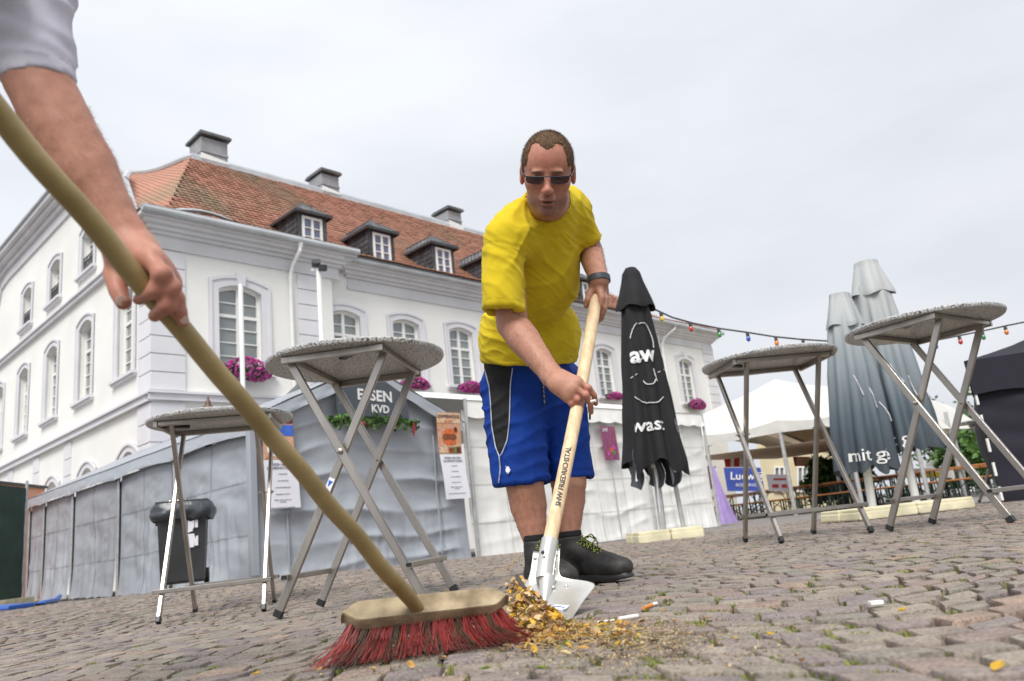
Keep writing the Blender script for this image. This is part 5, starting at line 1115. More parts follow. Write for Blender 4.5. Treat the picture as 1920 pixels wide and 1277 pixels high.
n = len(O); fs = [(r*n+i, r*n+(i+1) % n, (r+1)*n+(i+1) % n, (r+1)*n+i) for r in range(len(lev)-1) for i in range(n)]+[tuple(range(n-1, -1, -1)), tuple(range((len(lev)-1)*n, len(lev)*n))]
m.add(vs, fs); block = obj('block', m, MT['broom_block'], broom, smooth=True, ang=40)
hb = at(776, 1133, 1.505); ht = at(-60, 145, .885)
hd_ = nrm(ht-hb)
def hdl(t): return hb+(ht-hb)*t
ts = np.linspace(-.012, 1.06, 50); m = MB(); m.tube([hdl(t)+V3(.0012*math.sin(t*40), 0, .0012*math.cos(t*31)) for t in ts], [.0150 if t > .03 else .0135+.0015*(max(t, 0)/.03) for t in ts], 20); obj('handle', m, MT['old_handle'], broom, smooth=True)
m = MB()
for t in (.10, .125, .19, .62):
    for k in range(3):
        a0 = 1.2+random.uniform(-.8, .8); ring = []
        X = nrm(np.cross(hd_, (0, 0, 1))); Y = np.cross(hd_, X); X = -X if X@Fv > 0 else X
        for a in np.linspace(a0-.35, a0+.35, 6): ring.append(hdl(t+.006*k+.003*math.sin(a*7))+(X*math.cos(a+2)+Y*math.sin(a+2))*.0151)
        m.tube(ring, .0007, 4)
obj('scratch', m, MT['bark'], broom)
# bristle tufts, set in rows under the block and splayed by the pressure on the ground
TL, TR = hz(606, 1256, .004), hz(1004, 1205, .004); BLk = hz(640, 1215, .004)
rb = np.random.RandomState(5); tv = TR-TL; back = nrm(V3(-tv[1], tv[0], 0))
NT = 21
for r in range(4):
    for k in range(NT):
        u = (k+.5)/NT; w_ = (r-1.5)/1.5*.78; root = bc+bL*(u*2-1)*(hL-.018)+bW*w_*(hW-.012)-bN*(TH-.003)
        eu = (u-.5)*1.05+.5; tipc = TL+tv*eu+back*(.012+.032*r); brown = (k % 5 in (1, 3)) if r else (k % 4 == 2)
        m = MB(); nb = 15 if r == 0 else 14
        for b_ in range(nb):
            a = rb.normal(0, .0035, 3); tip = tipc+V3(*(rb.normal(0, .013, 2)), 0)+tv*rb.normal(0, .010); tip[2] = .002+abs(rb.normal(0, .006))
            if k == 0: tip = tip-tv*.02*rb.rand()
            if k == NT-1: tip = tip+tv*.02*rb.rand()
            L = np.linalg.norm(tip-root); mid = root-bN*L*.45+a*.3+rb.normal(0, .003, 3); mid[2] = max(mid[2], .006); mid = mid*.55+(root+tip)/2*.45
            pts = [root+a, (root+a)*.25+mid*.5+tip*.25+rb.normal(0, .001, 3), (root+a)*.06+mid*.38+tip*.56, tip]
            m.tube(pts, [.0012, .0011, .001, .0005], 3, cap=False, a=rb.rand())
        obj('bristle_tuft', m, MT['bristle_brown' if brown else 'bristle_red'], broom, attr=True)

# ================================================================== SHOVEL
MT['steel'] = mat('bright_shovel_steel', (.66, .65, .61), .32, .10, 9, .05, 30, metal=.75)
MT['rivet'] = mat('rivet', (.60, .60, .62), .3, .05, 9, metal=.9)
SS, ST = at(1030, 1020, 1.98), at(1118, 556, 2.60); sdr = nrm(ST-SS); shv = thing('shovel', 'steel shovel with pale new wooden handle held by the man in yellow', 'shovel', SS*V3(1, 1, 0))
m = MB(); ts = np.linspace(-.06, 1, 40); m.tube([SS+(ST-SS)*t+V3(.006*math.sin(t*3), 0, 0) for t in ts], [.0185+.0015*t for t in ts[:-1]]+[.0165], 24); obj('handle', m, MT['new_wood'], shv, smooth=True, ang=60)
view = nrm(CAM-SS); sX = nrm(np.cross(sdr, view)); sX = sX if sX@Rv > 0 else -sX; sV = np.cross(sX, sdr); sV = sV if sV@view > 0 else -sV
def onhandle(x, y): q = SS+(ST-SS)*.0; c = at(1041, 897, 1/((1-.265)/1.98+.265/2.6)); c = SS+sdr*((c-SS)@sdr)+x*sdr; a = y/.0195; return c+V3(.006*math.sin(.265*3), 0, 0)*.9+(sX*math.sin(-a)*-1*-1+sV*math.cos(a))*.0202
text('SHW FRIEDRICHSTAL', .0200, onhandle, MT['dark_metal'], 'lettering', shv, bold=.0004, sub=.006)
# socket and blade
tipP = hz(1062, 1168, .012); shR, shL = at(1122, 1093, 1.90), at(984, 1100, 2.02); up_c = at(1034, 1090, 1.93)
m = MB()
sk1 = at(1026, 1085, 1.915); sk2 = at(1021, 1132, 1.858); 
m.tube([SS+sdr*.01, SS-sdr*.05, (SS-sdr*.1)*.7+sk1*.3, sk1, sk2], [.0222, .0225, .0225, .0215, .008], 22, cap=True); obj('socket', m, MT['steel'], shv, smooth=True, ang=60)
# blade: outline rows from the strap tops down to the tip, given as left edge, ridge, right edge
rows_ = [((1000, 1034, 1.975), (1026, 1034, 1.975), (1050, 1028, 1.972)), ((997, 1058, 1.955), (1025, 1058, 1.955), (1049, 1052, 1.95)), ((993, 1080, 1.94), (1024, 1080, 1.938), (1047, 1074, 1.93)),
         ((988, 1090, 1.935), (1023, 1092, 1.925), (1053, 1084, 1.92)), ((982, 1097, 1.94), (1024, 1101, 1.905), (1082, 1087, 1.91)), ((984, 1108, 1.93), (1026, 1112, 1.885), (1121, 1093, 1.90)),
         ((990, 1124, 1.905), (1032, 1127, 1.855), (1111, 1106, 1.88)), ((1000, 1140, 1.875), (1041, 1142, 1.825), (1096, 1124, 1.85)), ((1022, 1156, 1.83), (1050, 1156, 1.79), (1083, 1143, 1.81)), ((1050, 1168, 1.76), (1062, 1169, 1.752), (1070, 1164, 1.757))]
nc = 17; vs = []
for L_, C_, R_q in rows_:
    a, c, b = at(*L_), at(*C_), at(*R_q)
    for i in range(nc):
        t = i/(nc-1); l_ = 2*(t-.5)*(t-1); r2 = 2*t*(t-.5); c2 = 4*t*(1-t); vs.append(a*l_+c*c2+b*r2)
me = mesh_from('blade', np.array(vs)-rootloc(shv), [(j*nc+i, j*nc+i+1, (j+1)*nc+i+1, (j+1)*nc+i) for j in range(len(rows_)-1) for i in range(nc-1)], MT['steel'], True)
bl = D.objects.new('blade', me); COL.objects.link(bl); bl.parent = shv; md = bl.modifiers.new('sub', 'SUBSURF'); md.levels = md.render_levels = 2; md.boundary_smooth = 'PRESERVE_CORNERS'; md = bl.modifiers.new('sol', 'SOLIDIFY'); md.thickness = .0022; md.offset = 0
def bladept(px, py):      # point on the blade under a sight line
    best = None
    for j in range(len(rows_)-1):
        for i in range(nc-1):
            q = (vs[j*nc+i]+vs[j*nc+i+1]+vs[(j+1)*nc+i]+vs[(j+1)*nc+i+1])/4; x, y, z = proj(q); d_ = (x-px)**2+(y-py)**2
            if best is None or d_ < best[0]: best = (d_, z)
    return at(px, py, best[1])
for px, py in ((1003, 1047), (1043, 1041), (1000, 1074), (1041, 1069), (996, 1107), (1038, 1102), (1062, 1100)):
    q = bladept(px, py); v = nrm(CAM-q); m = MB(); m.lathe([(.0055, -.002), (.0052, .0025), (.003, .0045), (.0005, .005)], q, 12, v); obj('rivet', m, MT['rivet'], shv, smooth=True)
q = at(1018, 1036, 1.925); m = MB(); m.lathe([(.005, -.004), (.005, .0015), (.003, .003)], q, 10, nrm(CAM-q)); obj('screw', m, MT['dark_metal'], shv)
m = MB(); pts = [bladept(*a)+nrm(CAM-bladept(*a))*.004 for a in ((1026, 1142), (1040, 1134), (1071, 1131), (1063, 1140), (1052, 1150), (1040, 1152))]; m.add(pts, [tuple(range(6))]); obj('blade_label', m, MT['paper'], shv)
m = MB(); cq = bladept(1046, 1141)+nrm(CAM-bladept(1046, 1141))*.0052; m.tube([cq+Rv*.016*math.cos(a)+Uv*.0045*math.sin(a) for a in np.linspace(0, 5.9, 20)], .0011, 4); obj('label_print', m, MT['sticker_blue'], shv)
# ================================================================== SWEPT LITTER
LC = [mat('yellow_leaf', (.66, .40, .03), .6, .25, 40, trans=.2), mat('amber_leaf', (.52, .29, .07), .6, .3, 40, trans=.15), mat('tan_leaf', (.48, .30, .13), .75, .25, 40, trans=.1), mat('brown_leaf', (.20, .11, .05), .8, .3, 40), mat('green_leaf', (.17, .24, .03), .6, .25, 40, trans=.2), mat('pale_leaf', (.64, .48, .26), .7, .2, 40, trans=.15)]
rl = np.random.RandomState(9)
gp2 = lambda px, py: hz(px, py, 0.0)
spine = [gp2(985, 1175), gp2(1010, 1178), gp2(1040, 1190), gp2(1080, 1195), gp2(1130, 1190), gp2(1180, 1188), gp2(1000, 1150), gp2(1060, 1205)]
def litz(x, y):       # height of the heap
    h = 0
    for (px, py, hh_, rr) in ((992, 1160, .068, .052), (975, 1135, .080, .050), (1015, 1182, .050, .058), (1060, 1190, .022, .055), (1110, 1187, .012, .045), (960, 1120, .07, .05), (1165, 1186, .008, .045)):
        c = gp2(px, py+8); h = max(h, hh_*math.exp(-((x-c[0])**2+((y-c[1])*.7)**2)/rr**2*1.2))
    return h
def leaf(mb, q, L, W, rot, tilt, curl_, a=0.):
    d = nrm(V3(math.cos(rot)*math.cos(tilt[0]), math.sin(rot)*math.cos(tilt[0]), math.sin(tilt[0]))); s = nrm(np.cross(d, (0, 0, 1))+V3(0, 0, tilt[1])); nn = np.cross(s, d); nn = nn if nn[2] > 0 else -nn
    pts = []; 
    for t, wv in ((-1, 0), (-.55, .75), (0, 1), (.5, .7), (1, 0)):
        for e in ((-1, 1) if wv else (0,)): pts.append(q+d*L*t+s*W*wv*e+nn*curl_*(abs(e*wv)**2+.6*t*t))
    c1 = q-d*L*.2; c2 = q+d*L*.3; pts += [c1, c2]
    mb.add(pts, [(0, 1, 8), (0, 8, 2), (1, 3, 9, 8), (2, 8, 9, 4), (3, 5, 9), (4, 9, 6), (5, 7, 9), (6, 9, 7)], a)
hb_ = [MB() for _ in LC]
for k in range(3800):
    px = rl.choice([rl.uniform(960, 1060), rl.uniform(985, 1200)], p=[.6, .4]); py = rl.uniform(1120, 1225) if px < 1000 else rl.uniform(1165, 1215)
    c = gp2(px, py); x, y = c[0]+rl.normal(0, .012), c[1]+rl.normal(0, .02); h = litz(x, y)
    if h < .006 and rl.rand() < .88: continue
    L = rl.uniform(.004, .012)*(1.25 if h > .03 else .9); ci = rl.choice(6, p=[.22, .13, .22, .20, .04, .19])
    leaf(hb_[ci], V3(x, y, max(.004, h*rl.uniform(.55, 1.08)+.002)), L, L*rl.uniform(.35, .7), rl.uniform(0, 6.28), (rl.uniform(-.8, .8), rl.uniform(-.9, .9)), rl.uniform(-.4, .8)*L)
core = MB(); c0 = gp2(1010, 1178); core.grid(lambda i, j: V3(c0[0]-.25+.6*i, c0[1]-.25+.7*j, max(-.02, litz(c0[0]-.25+.6*i, c0[1]-.25+.7*j)*.8-.008+.004*mnoise.noise(Vector((i*30, j*30, 0))))), 60, 60)
MT['dust'] = mat('sweepings_dust', (.27, .21, .13), .95, .3, 90, .8, 200)
lp = thing('leaf_heap', 'heap of swept yellow leaves and grit between the broom and the shovel', 'leaf heap', (c0[0], c0[1], 0)); obj('grit', core, MT['dust'], lp, smooth=True)['kind'] = 'stuff'
for i, mb in enumerate(hb_): obj('leaf_bits', mb, LC[i], lp)['kind'] = 'stuff'
# grit, stalks and crumbs strewn on the stones
gm_ = [MB(), MB(), MB()]
for k in range(5200):
    px = rl.normal(1140, 95); py = rl.normal(1200, 22)-(px-1150)*.02
    if rl.rand() < .25: px, py = rl.uniform(560, 1500), rl.uniform(1150, 1270)
    if py < 1120 or py > 1290: continue
    c = gp2(px, py); r = rl.uniform(.0009, .0028); q = V3(c[0], c[1], gz(c[0], c[1])+r*.8+litz(c[0], c[1])*.7); u = rl.normal(0, 1, (3, 3)); a, b_, cc = nrm(u[0])*r, nrm(u[1])*r, nrm(u[2])*r
    gm_[rl.randint(3)].add([q+a, q+b_, q+cc, q-a*.8-b_*.5, q-cc*.8], [(0, 1, 2), (0, 1, 3), (1, 2, 3), (0, 2, 4), (2, 3, 4), (0, 3, 4)])
for k in range(700):
    px = rl.normal(1130, 100); py = rl.normal(1198, 16)
    if py < 1130: continue
    c = gp2(px, py); an = rl.uniform(0, 6.28); L = rl.uniform(.006, .025); q = V3(c[0], c[1], gz(c[0], c[1])+.003+litz(c[0], c[1])); d_ = V3(math.cos(an), math.sin(an), rl.uniform(-.1, .3))*L
    gm_[rl.randint(3)].tube([q, q+d_*.5+V3(0, 0, .001), q+d_], .0006, 3, cap=False)
for mb, c in zip(gm_, ((.36, .29, .19), (.20, .14, .08), (.50, .38, .20))): tag(stuff(obj('scattered_grit', mb, mat('grit', c, .9, .3, 60))), 'fine grit, stalks and crumbs strewn over the paving around the leaf heap', 'grit', 'grit strewn over the paving')
flk = MB()
# single leaves one can pick out
spots = [(1265, 1170, .012, 1), (1150, 1205, .011, 0), (1210, 1190, .010, 5), (1100, 1213, .012, 2), (1290, 1195, .008, 5), (1095, 1223, .011, 1), (1330, 1165, .008, 2), (1243, 1150, .009, 1), (1445, 1198, .010, 0), (1693, 1152, .010, 0), (912, 1262, .012, 4), (770, 1254, .013, 1), (830, 1240, .010, 2), (920, 1088, .014, 1), (905, 1093, .010, 0), (838, 1100, .012, 1), (940, 1225, .009, 3), (1015, 1262, .012, 4), (600, 1262, .010, 1), (480, 1270, .010, 0), (1380, 1205, .007, 0), (1180, 1215, .010, 1), (1225, 1210, .010, 3), (1060, 1232, .010, 5), (1130, 1178, .012, 0), (700, 1262, .008, 2), (1875, 1262, .012, 0), (1505, 1250, .008, 1)]
for px, py, L, ci in spots:
    c = gp2(px, py); m = MB(); leaf(m, V3(c[0], c[1], gz(c[0], c[1])+.006+litz(c[0], c[1])), L, L*.6, rl.uniform(0, 6), (rl.uniform(-.2, .4), rl.uniform(-.3, .3)), .004)
    o = solo('fallen_leaf', m, LC[ci], 'single small autumn leaf lying on the paving stones', 'leaf', 'single fallen leaves on the paving')
def lying(name, p0, p1, r, mtl, label, cat, extra=None):
    a, b = hz(*p0, r), hz(*p1, r); t = thing(name, label, cat, (a+b)/2*V3(1, 1, 0)); a = a+V3(0, 0, gz(a[0], a[1])+.002); b = b+V3(0, 0, gz(b[0], b[1])+.002); return t, a, b
MT['filter'] = mat('orange_filter', (.66, .26, .05), .8, .15, 90); MT['cigpaper'] = mat('cigarette_paper', (.80, .79, .76), .7, .04, 40)
t, a, b = lying('cigarette_end', (1207, 1142), (1231, 1133), .004, None, 'cigarette end with an orange filter right of the shovel', 'cigarette'); m = MB(); m.tube([a, a*.35+b*.65], .0042, 10); obj('filter', m, MT['filter'], t, smooth=True); m = MB(); m.tube([a*.35+b*.65, b], .0040, 10); obj('stub', m, MT['cigpaper'], t, smooth=True)
t, a, b = lying('cigarette_end', (1160, 1162), (1196, 1156), .004, None, 'white cigarette lying at the edge of the leaf heap', 'cigarette'); m = MB(); m.tube([a, a*.2+b*.8], .0042, 10); obj('stub', m, MT['cigpaper'], t, smooth=True); m = MB(); m.tube([a*.2+b*.8, b], .0038, 10); obj('burnt_tip', m, MT['paper'], t)
m = MB(); a, b = hz(1120, 1166, .006), hz(1152, 1162, .006); m.bbox((a+b)/2, np.linalg.norm(b-a)/2, .004, .001, (nrm(b-a), nrm(np.cross((0, 0, 1), b-a)), V3(0, 0, 1)), .0006); solo('paper_scrap', m, MT['cigpaper'], 'thin white paper strip beside the leaf heap', 'paper')
m = MB(); c = hz(1643, 1134, .004); m.bbox(c+V3(0, 0, .004), .012, .008, .003, None, .001); solo('paper_scrap', m, MT['cigpaper'], 'small white paper scrap on the paving at right', 'paper')
m = MB(); a, b = at(968, 1079, 1.86), at(1006, 1138, 1.80); m.bbox((a+b)/2, .0045, .0045, np.linalg.norm(b-a)/2, (nrm(np.cross(nrm(b-a), (0, 1, 0))), nrm(np.cross(nrm(b-a), nrm(np.cross(nrm(b-a), (0, 1, 0))))), nrm(b-a)), .001)
solo('plastic_strip', m, MT['black_plastic'], 'black plastic strip sticking out of the leaf heap against the shovel', 'strip')
m = MB(); m.tube([at(938, 1092, 1.75), at(960, 1062, 1.77), at(967, 1035, 1.78)], .0007, 4); m.tube([at(925, 1073, 1.76), at(955, 1062, 1.77)], .0006, 4); m.tube([at(955, 1062, 1.77), at(975, 1042, 1.78)], .0005, 4); solo('dry_twig', m, LC[2], 'thin dry twig standing up from the leaf heap behind the broom', 'twig')
# ================================================================== PEOPLE: implicit surfaces polygonised with surface nets
class Field:
    def __init__(s, lo, hi, h):
        s.lo = np.array(lo, float); s.h = h; s.n = np.ceil((np.array(hi)-s.lo)/h).astype(int)+1
        s.phi = np.full(s.n, .2, np.float32); s.ax = [s.lo[i]+h*np.arange(s.n[i]) for i in range(3)]
    def sub(s, lo, hi):
        a = np.clip(np.floor((np.array(lo)-s.lo)/s.h).astype(int), 0, s.n); b = np.clip(np.ceil((np.array(hi)-s.lo)/s.h).astype(int)+1, 0, s.n)
        sl = tuple(slice(a[i], b[i]) for i in range(3)); G_ = np.meshgrid(*[s.ax[i][sl[i]] for i in range(3)], indexing='ij'); return sl, np.stack(G_, -1)
    def comb(s, sl, d, k, op='u'):
        a = s.phi[sl]
        if op == 's': d = -d
        if op == 'u':
            hh = np.clip(k-np.abs(a-d), 0, None)/k if k > 0 else 0; s.phi[sl] = np.minimum(a, d)-hh*hh*k*.25
        else:
            hh = np.clip(k-np.abs(a-d), 0, None)/k if k > 0 else 0; s.phi[sl] = np.maximum(a, d)+hh*hh*k*.25
    def cone(s, a, b, ra, rb, k=.02, op='u', flat=None):
        a, b = np.array(a, float), np.array(b, float); m = max(ra, rb)+k+s.h*3; sl, P = s.sub(np.minimum(a, b)-m, np.maximum(a, b)+m)
        if P.size == 0: return
        ab = b-a; q = P-a
        if flat is not None:      # (direction, factor): squash the section along a direction
            u, fc = flat; u = nrm(u); q = q+(q@u)[..., None]*u*(1/fc-1); ab = ab+(ab@u)*u*(1/fc-1)
        t = np.clip((q@ab)/(ab@ab), 0, 1); d = np.linalg.norm(q-t[..., None]*ab, axis=-1)-(ra+(rb-ra)*t)
        s.comb(sl, d.astype(np.float32), k, op)
    def path(s, pts, rs, k=.02, **kw):
        pts = [np.array(q, float) for q in pts]; m = max(rs)+k+s.h*3; sl, P = s.sub(np.min(pts, 0)-m, np.max(pts, 0)+m)
        if P.size == 0: return
        best = None
        for i in range(len(pts)-1):
            ab = pts[i+1]-pts[i]; q = P-pts[i]; t = np.clip((q@ab)/(ab@ab), 0, 1); ts = t*t*(3-2*t)*.35+t*.65; d = np.linalg.norm(q-t[..., None]*ab, axis=-1)-(rs[i]+(rs[i+1]-rs[i])*ts)
            if best is None: best = d
            else: hh = np.clip(.004-np.abs(best-d), 0, None)/.004; best = np.minimum(best, d)
        s.comb(sl, best.astype(np.float32), k, kw.get('op', 'u'))
    def ell(s, c, r, ax=None, k=.02, op='u'):
        c = np.array(c, float); r = np.array(r, float); m = r.max()+k+s.h*3; sl, P = s.sub(c-m, c+m)
        if P.size == 0: return
        q = P-c
        if ax is not None: q = np.stack([q@ax[0], q@ax[1], q@ax[2]], -1)
        k0 = np.linalg.norm(q/r, axis=-1); k1 = np.linalg.norm(q/(r*r), axis=-1)+1e-9; s.comb(sl, (k0*(k0-1)/k1).astype(np.float32), k, op)
    def all(s): sl = tuple(slice(0, n) for n in s.n); G_ = np.meshgrid(*s.ax, indexing='ij'); return np.stack(G_, -1)
    def polygonise(s):
        ph = s.phi; S = ph < 0; nx, ny, nz_ = ph.shape; c = np.zeros((nx-1, ny-1, nz_-1), np.int8)
        for i in (0, 1):
            for j in (0, 1):
                for k in (0, 1): c += S[i:nx-1+i, j:ny-1+j, k:nz_-1+k]
        act = (c > 0) & (c < 8); idx = np.argwhere(act); vid = -np.ones(c.shape, np.int64); vid[act] = np.arange(len(idx))
        C8 = [(i, j, k) for i in (0, 1) for j in (0, 1) for k in (0, 1)]; val = np.stack([ph[idx[:, 0]+i, idx[:, 1]+j, idx[:, 2]+k] for i, j, k in C8], 1)
        acc = np.zeros((len(idx), 3)); cnt = np.zeros(len(idx))
        for a in range(8):
            for b in range(a+1, 8):
                da = np.array(C8[a]); db = np.array(C8[b])
                if abs(da-db).sum() != 1: continue
                m = (val[:, a] < 0) != (val[:, b] < 0); t = val[:, a]/np.where(np.abs(val[:, a]-val[:, b]) < 1e-12, 1, val[:, a]-val[:, b])
                acc[m] += da+(db-da)*t[m, None]; cnt[m] += 1
        V = s.lo+(idx+acc/cnt[:, None])*s.h; F = []
        for ax in range(3):
            sa = [slice(None)]*3; sb = [slice(None)]*3; sa[ax] = slice(0, -1); sb[ax] = slice(1, None); e = np.argwhere(S[tuple(sa)] != S[tuple(sb)])
            o1, o2 = [(1, 2), (2, 0), (0, 1)][ax]; ok = (e[:, o1] > 0) & (e[:, o2] > 0) & (e[:, o1] < ph.shape[o1]-1) & (e[:, o2] < ph.shape[o2]-1); e = e[ok]; ins = S[e[:, 0], e[:, 1], e[:, 2]]
            q = []
            for d1_, d2_ in ((0, 0), (-1, 0), (-1, -1), (0, -1)): g = e.copy(); g[:, o1] += d1_; g[:, o2] += d2_; q.append(vid[g[:, 0], g[:, 1], g[:, 2]])
            q = np.stack(q, 1); q[~ins] = q[~ins][:, ::-1]; F.append(q)
        F = np.concatenate(F); a_ = V[F[:, 0]]-V.mean(0); vol = (a_*np.cross(V[F[:, 1]]-V.mean(0), V[F[:, 2]]-V.mean(0))).sum(); return V, (F if vol > 0 else F[:, ::-1])
_tab = np.random.RandomState(1).rand(64, 64, 64).astype(np.float32)*2-1
def vnoise(P):      # smooth lattice noise on arrays of points
    i = np.floor(P).astype(int); fr = P-i; fr = fr*fr*(3-2*fr); i &= 63; j = (i+1) & 63; x0, y0, z0 = i[..., 0], i[..., 1], i[..., 2]; x1, y1, z1 = j[..., 0], j[..., 1], j[..., 2]; u, v, w_ = fr[..., 0], fr[..., 1], fr[..., 2]
    L = lambda a, b, t: a+(b-a)*t
    return L(L(L(_tab[x0, y0, z0], _tab[x1, y0, z0], u), L(_tab[x0, y1, z0], _tab[x1, y1, z0], u), v), L(L(_tab[x0, y0, z1], _tab[x1, y0, z1], u), L(_tab[x0, y1, z1], _tab[x1, y1, z1], u), v), w_)
def frame_noise(P, X, Y, Z, s): return vnoise(np.stack([P@X*s[0], P@Y*s[1], P@Z*s[2]], -1)+7.3)
def smoothv(V, F, it=2, lam=.5):
    e = np.concatenate([F[:, [0, 1]], F[:, [1, 2]], F[:, [2, 3]], F[:, [3, 0]]])
    for _ in range(it):
        acc = np.zeros_like(V); cnt = np.zeros(len(V)); 
        for c in range(3): acc[:, c] = np.bincount(e[:, 0], V[e[:, 1], c], len(V))+np.bincount(e[:, 1], V[e[:, 0], c], len(V))
        cnt = np.bincount(e[:, 0], minlength=len(V))+np.bincount(e[:, 1], minlength=len(V)); V = V+lam*(acc/np.maximum(cnt, 1)[:, None]-V)
    return V
def npmesh(name, V, F, mtl, parent, col=None):
    me = D.meshes.new(name); V = V-rootloc(parent); me.vertices.add(len(V)); me.vertices.foreach_set('co', V.astype(np.float32).ravel()); me.loops.add(F.size); me.loops.foreach_set('vertex_index', F.astype(np.int32).ravel())
    me.polygons.add(len(F)); me.polygons.foreach_set('loop_start', (np.arange(len(F))*F.shape[1]).astype(np.int32)); me.polygons.foreach_set('use_smooth', [True]*len(F)); me.update(calc_edges=True); me.validate()
    me.materials.append(mtl)
    if col is not None: a = me.attributes.new('tint', 'FLOAT_COLOR', 'POINT'); a.data.foreach_set('color', np.concatenate([col, np.ones((len(col), 1))], 1).astype(np.float32).ravel())
    o = D.objects.new(name, me); COL.objects.link(o); o.parent = parent; return o
def vnormals(V, F):
    n = np.cross(V[F[:, 1]]-V[F[:, 0]], V[F[:, 2]]-V[F[:, 0]]); N_ = np.zeros_like(V)
    for k in range(F.shape[1]):
        for c in range(3): N_[:, c] += np.bincount(F[:, k], n[:, c], len(V))
    return N_/np.maximum(np.linalg.norm(N_, axis=1), 1e-12)[:, None]
def tintmat(name, rough=.5, sss=.0, bump=.15, bscale=400, nsc=60, var=.08, spec=.4, sheen=0, crease=0):
    m = D.materials.new(name); m.use_nodes = True; n = m.node_tree; b = n.nodes['Principled BSDF']; a = N(n, 'ShaderNodeAttribute'); a.attribute_name = 'tint'
    t = N(n, 'ShaderNodeTexCoord'); nz = N(n, 'ShaderNodeTexNoise'); nz.inputs['Scale'].default_value = nsc; nz.inputs['Detail'].default_value = 5; n.links.new(t.outputs['Object'], nz.inputs['Vector'])
    mr = N(n, 'ShaderNodeMapRange'); mr.inputs['From Min'].default_value = .3; mr.inputs['From Max'].default_value = .7; mr.inputs['To Min'].default_value = 1-var; mr.inputs['To Max'].default_value = 1+var; n.links.new(nz.outputs['Fac'], mr.inputs['Value'])
    hs = N(n, 'ShaderNodeHueSaturation'); n.links.new(mr.outputs[0], hs.inputs['Value']); n.links.new(a.outputs['Color'], hs.inputs['Color']); n.links.new(hs.outputs[0], b.inputs['Base Color'])
    b.inputs['Roughness'].default_value = rough; b.inputs['Specular IOR Level'].default_value = spec
    if sheen: b.inputs['Sheen Weight'].default_value = sheen
    if sss: b.inputs['Subsurface Weight'].default_value = sss; b.inputs['Subsurface Radius'].default_value = (.010, .004, .002); b.inputs['Subsurface Scale'].default_value = 1
    n2 = N(n, 'ShaderNodeTexNoise'); n2.inputs['Scale'].default_value = bscale; n2.inputs['Detail'].default_value = 3; n.links.new(t.outputs['Object'], n2.inputs['Vector']); bp = N(n, 'ShaderNodeBump'); bp.inputs['Strength'].default_value = bump; bp.inputs['Distance'].default_value = .001
    n.links.new(n2.outputs['Fac'], bp.inputs['Height']); last = bp.outputs[0]
    if crease:
        wv = N(n, 'ShaderNodeTexNoise', noise_type='RIDGED_MULTIFRACTAL'); wv.inputs['Scale'].default_value = 11; wv.inputs['Detail'].default_value = 4; wv.inputs['Distortion'].default_value = .6; n.links.new(t.outputs['Object'], wv.inputs['Vector'])
        b3 = N(n, 'ShaderNodeBump'); b3.inputs['Strength'].default_value = crease; b3.inputs['Distance'].default_value = .007; n.links.new(wv.outputs['Fac'], b3.inputs['Height']); n.links.new(last, b3.inputs['Normal']); last = b3.outputs[0]
    n.links.new(last, b.inputs['Normal']); return m
MT['skin'] = tintmat('skin', .50, .12, .45, 420, 70, .10, .35)
MT['shirt'] = tintmat('cotton_jersey', .9, 0, .5, 900, 30, .04, .15, .05, .8)
MT['shorts'] = tintmat('work_shorts_twill', .75, 0, .4, 900, 40, .06, .25, 0, .6)
MT['leather'] = tintmat('worn_black_leather', .58, 0, .6, 220, 60, .35, .5)
MT['hairm'] = mat('short_brown_hair', (.18, .112, .070), .8, .35, 260, .6, 500, col2=(.10, .060, .036), spec=.15)
def lerp(a, b, t): return a+(b-a)*t
SKIN = np.array((.45, .225, .155))
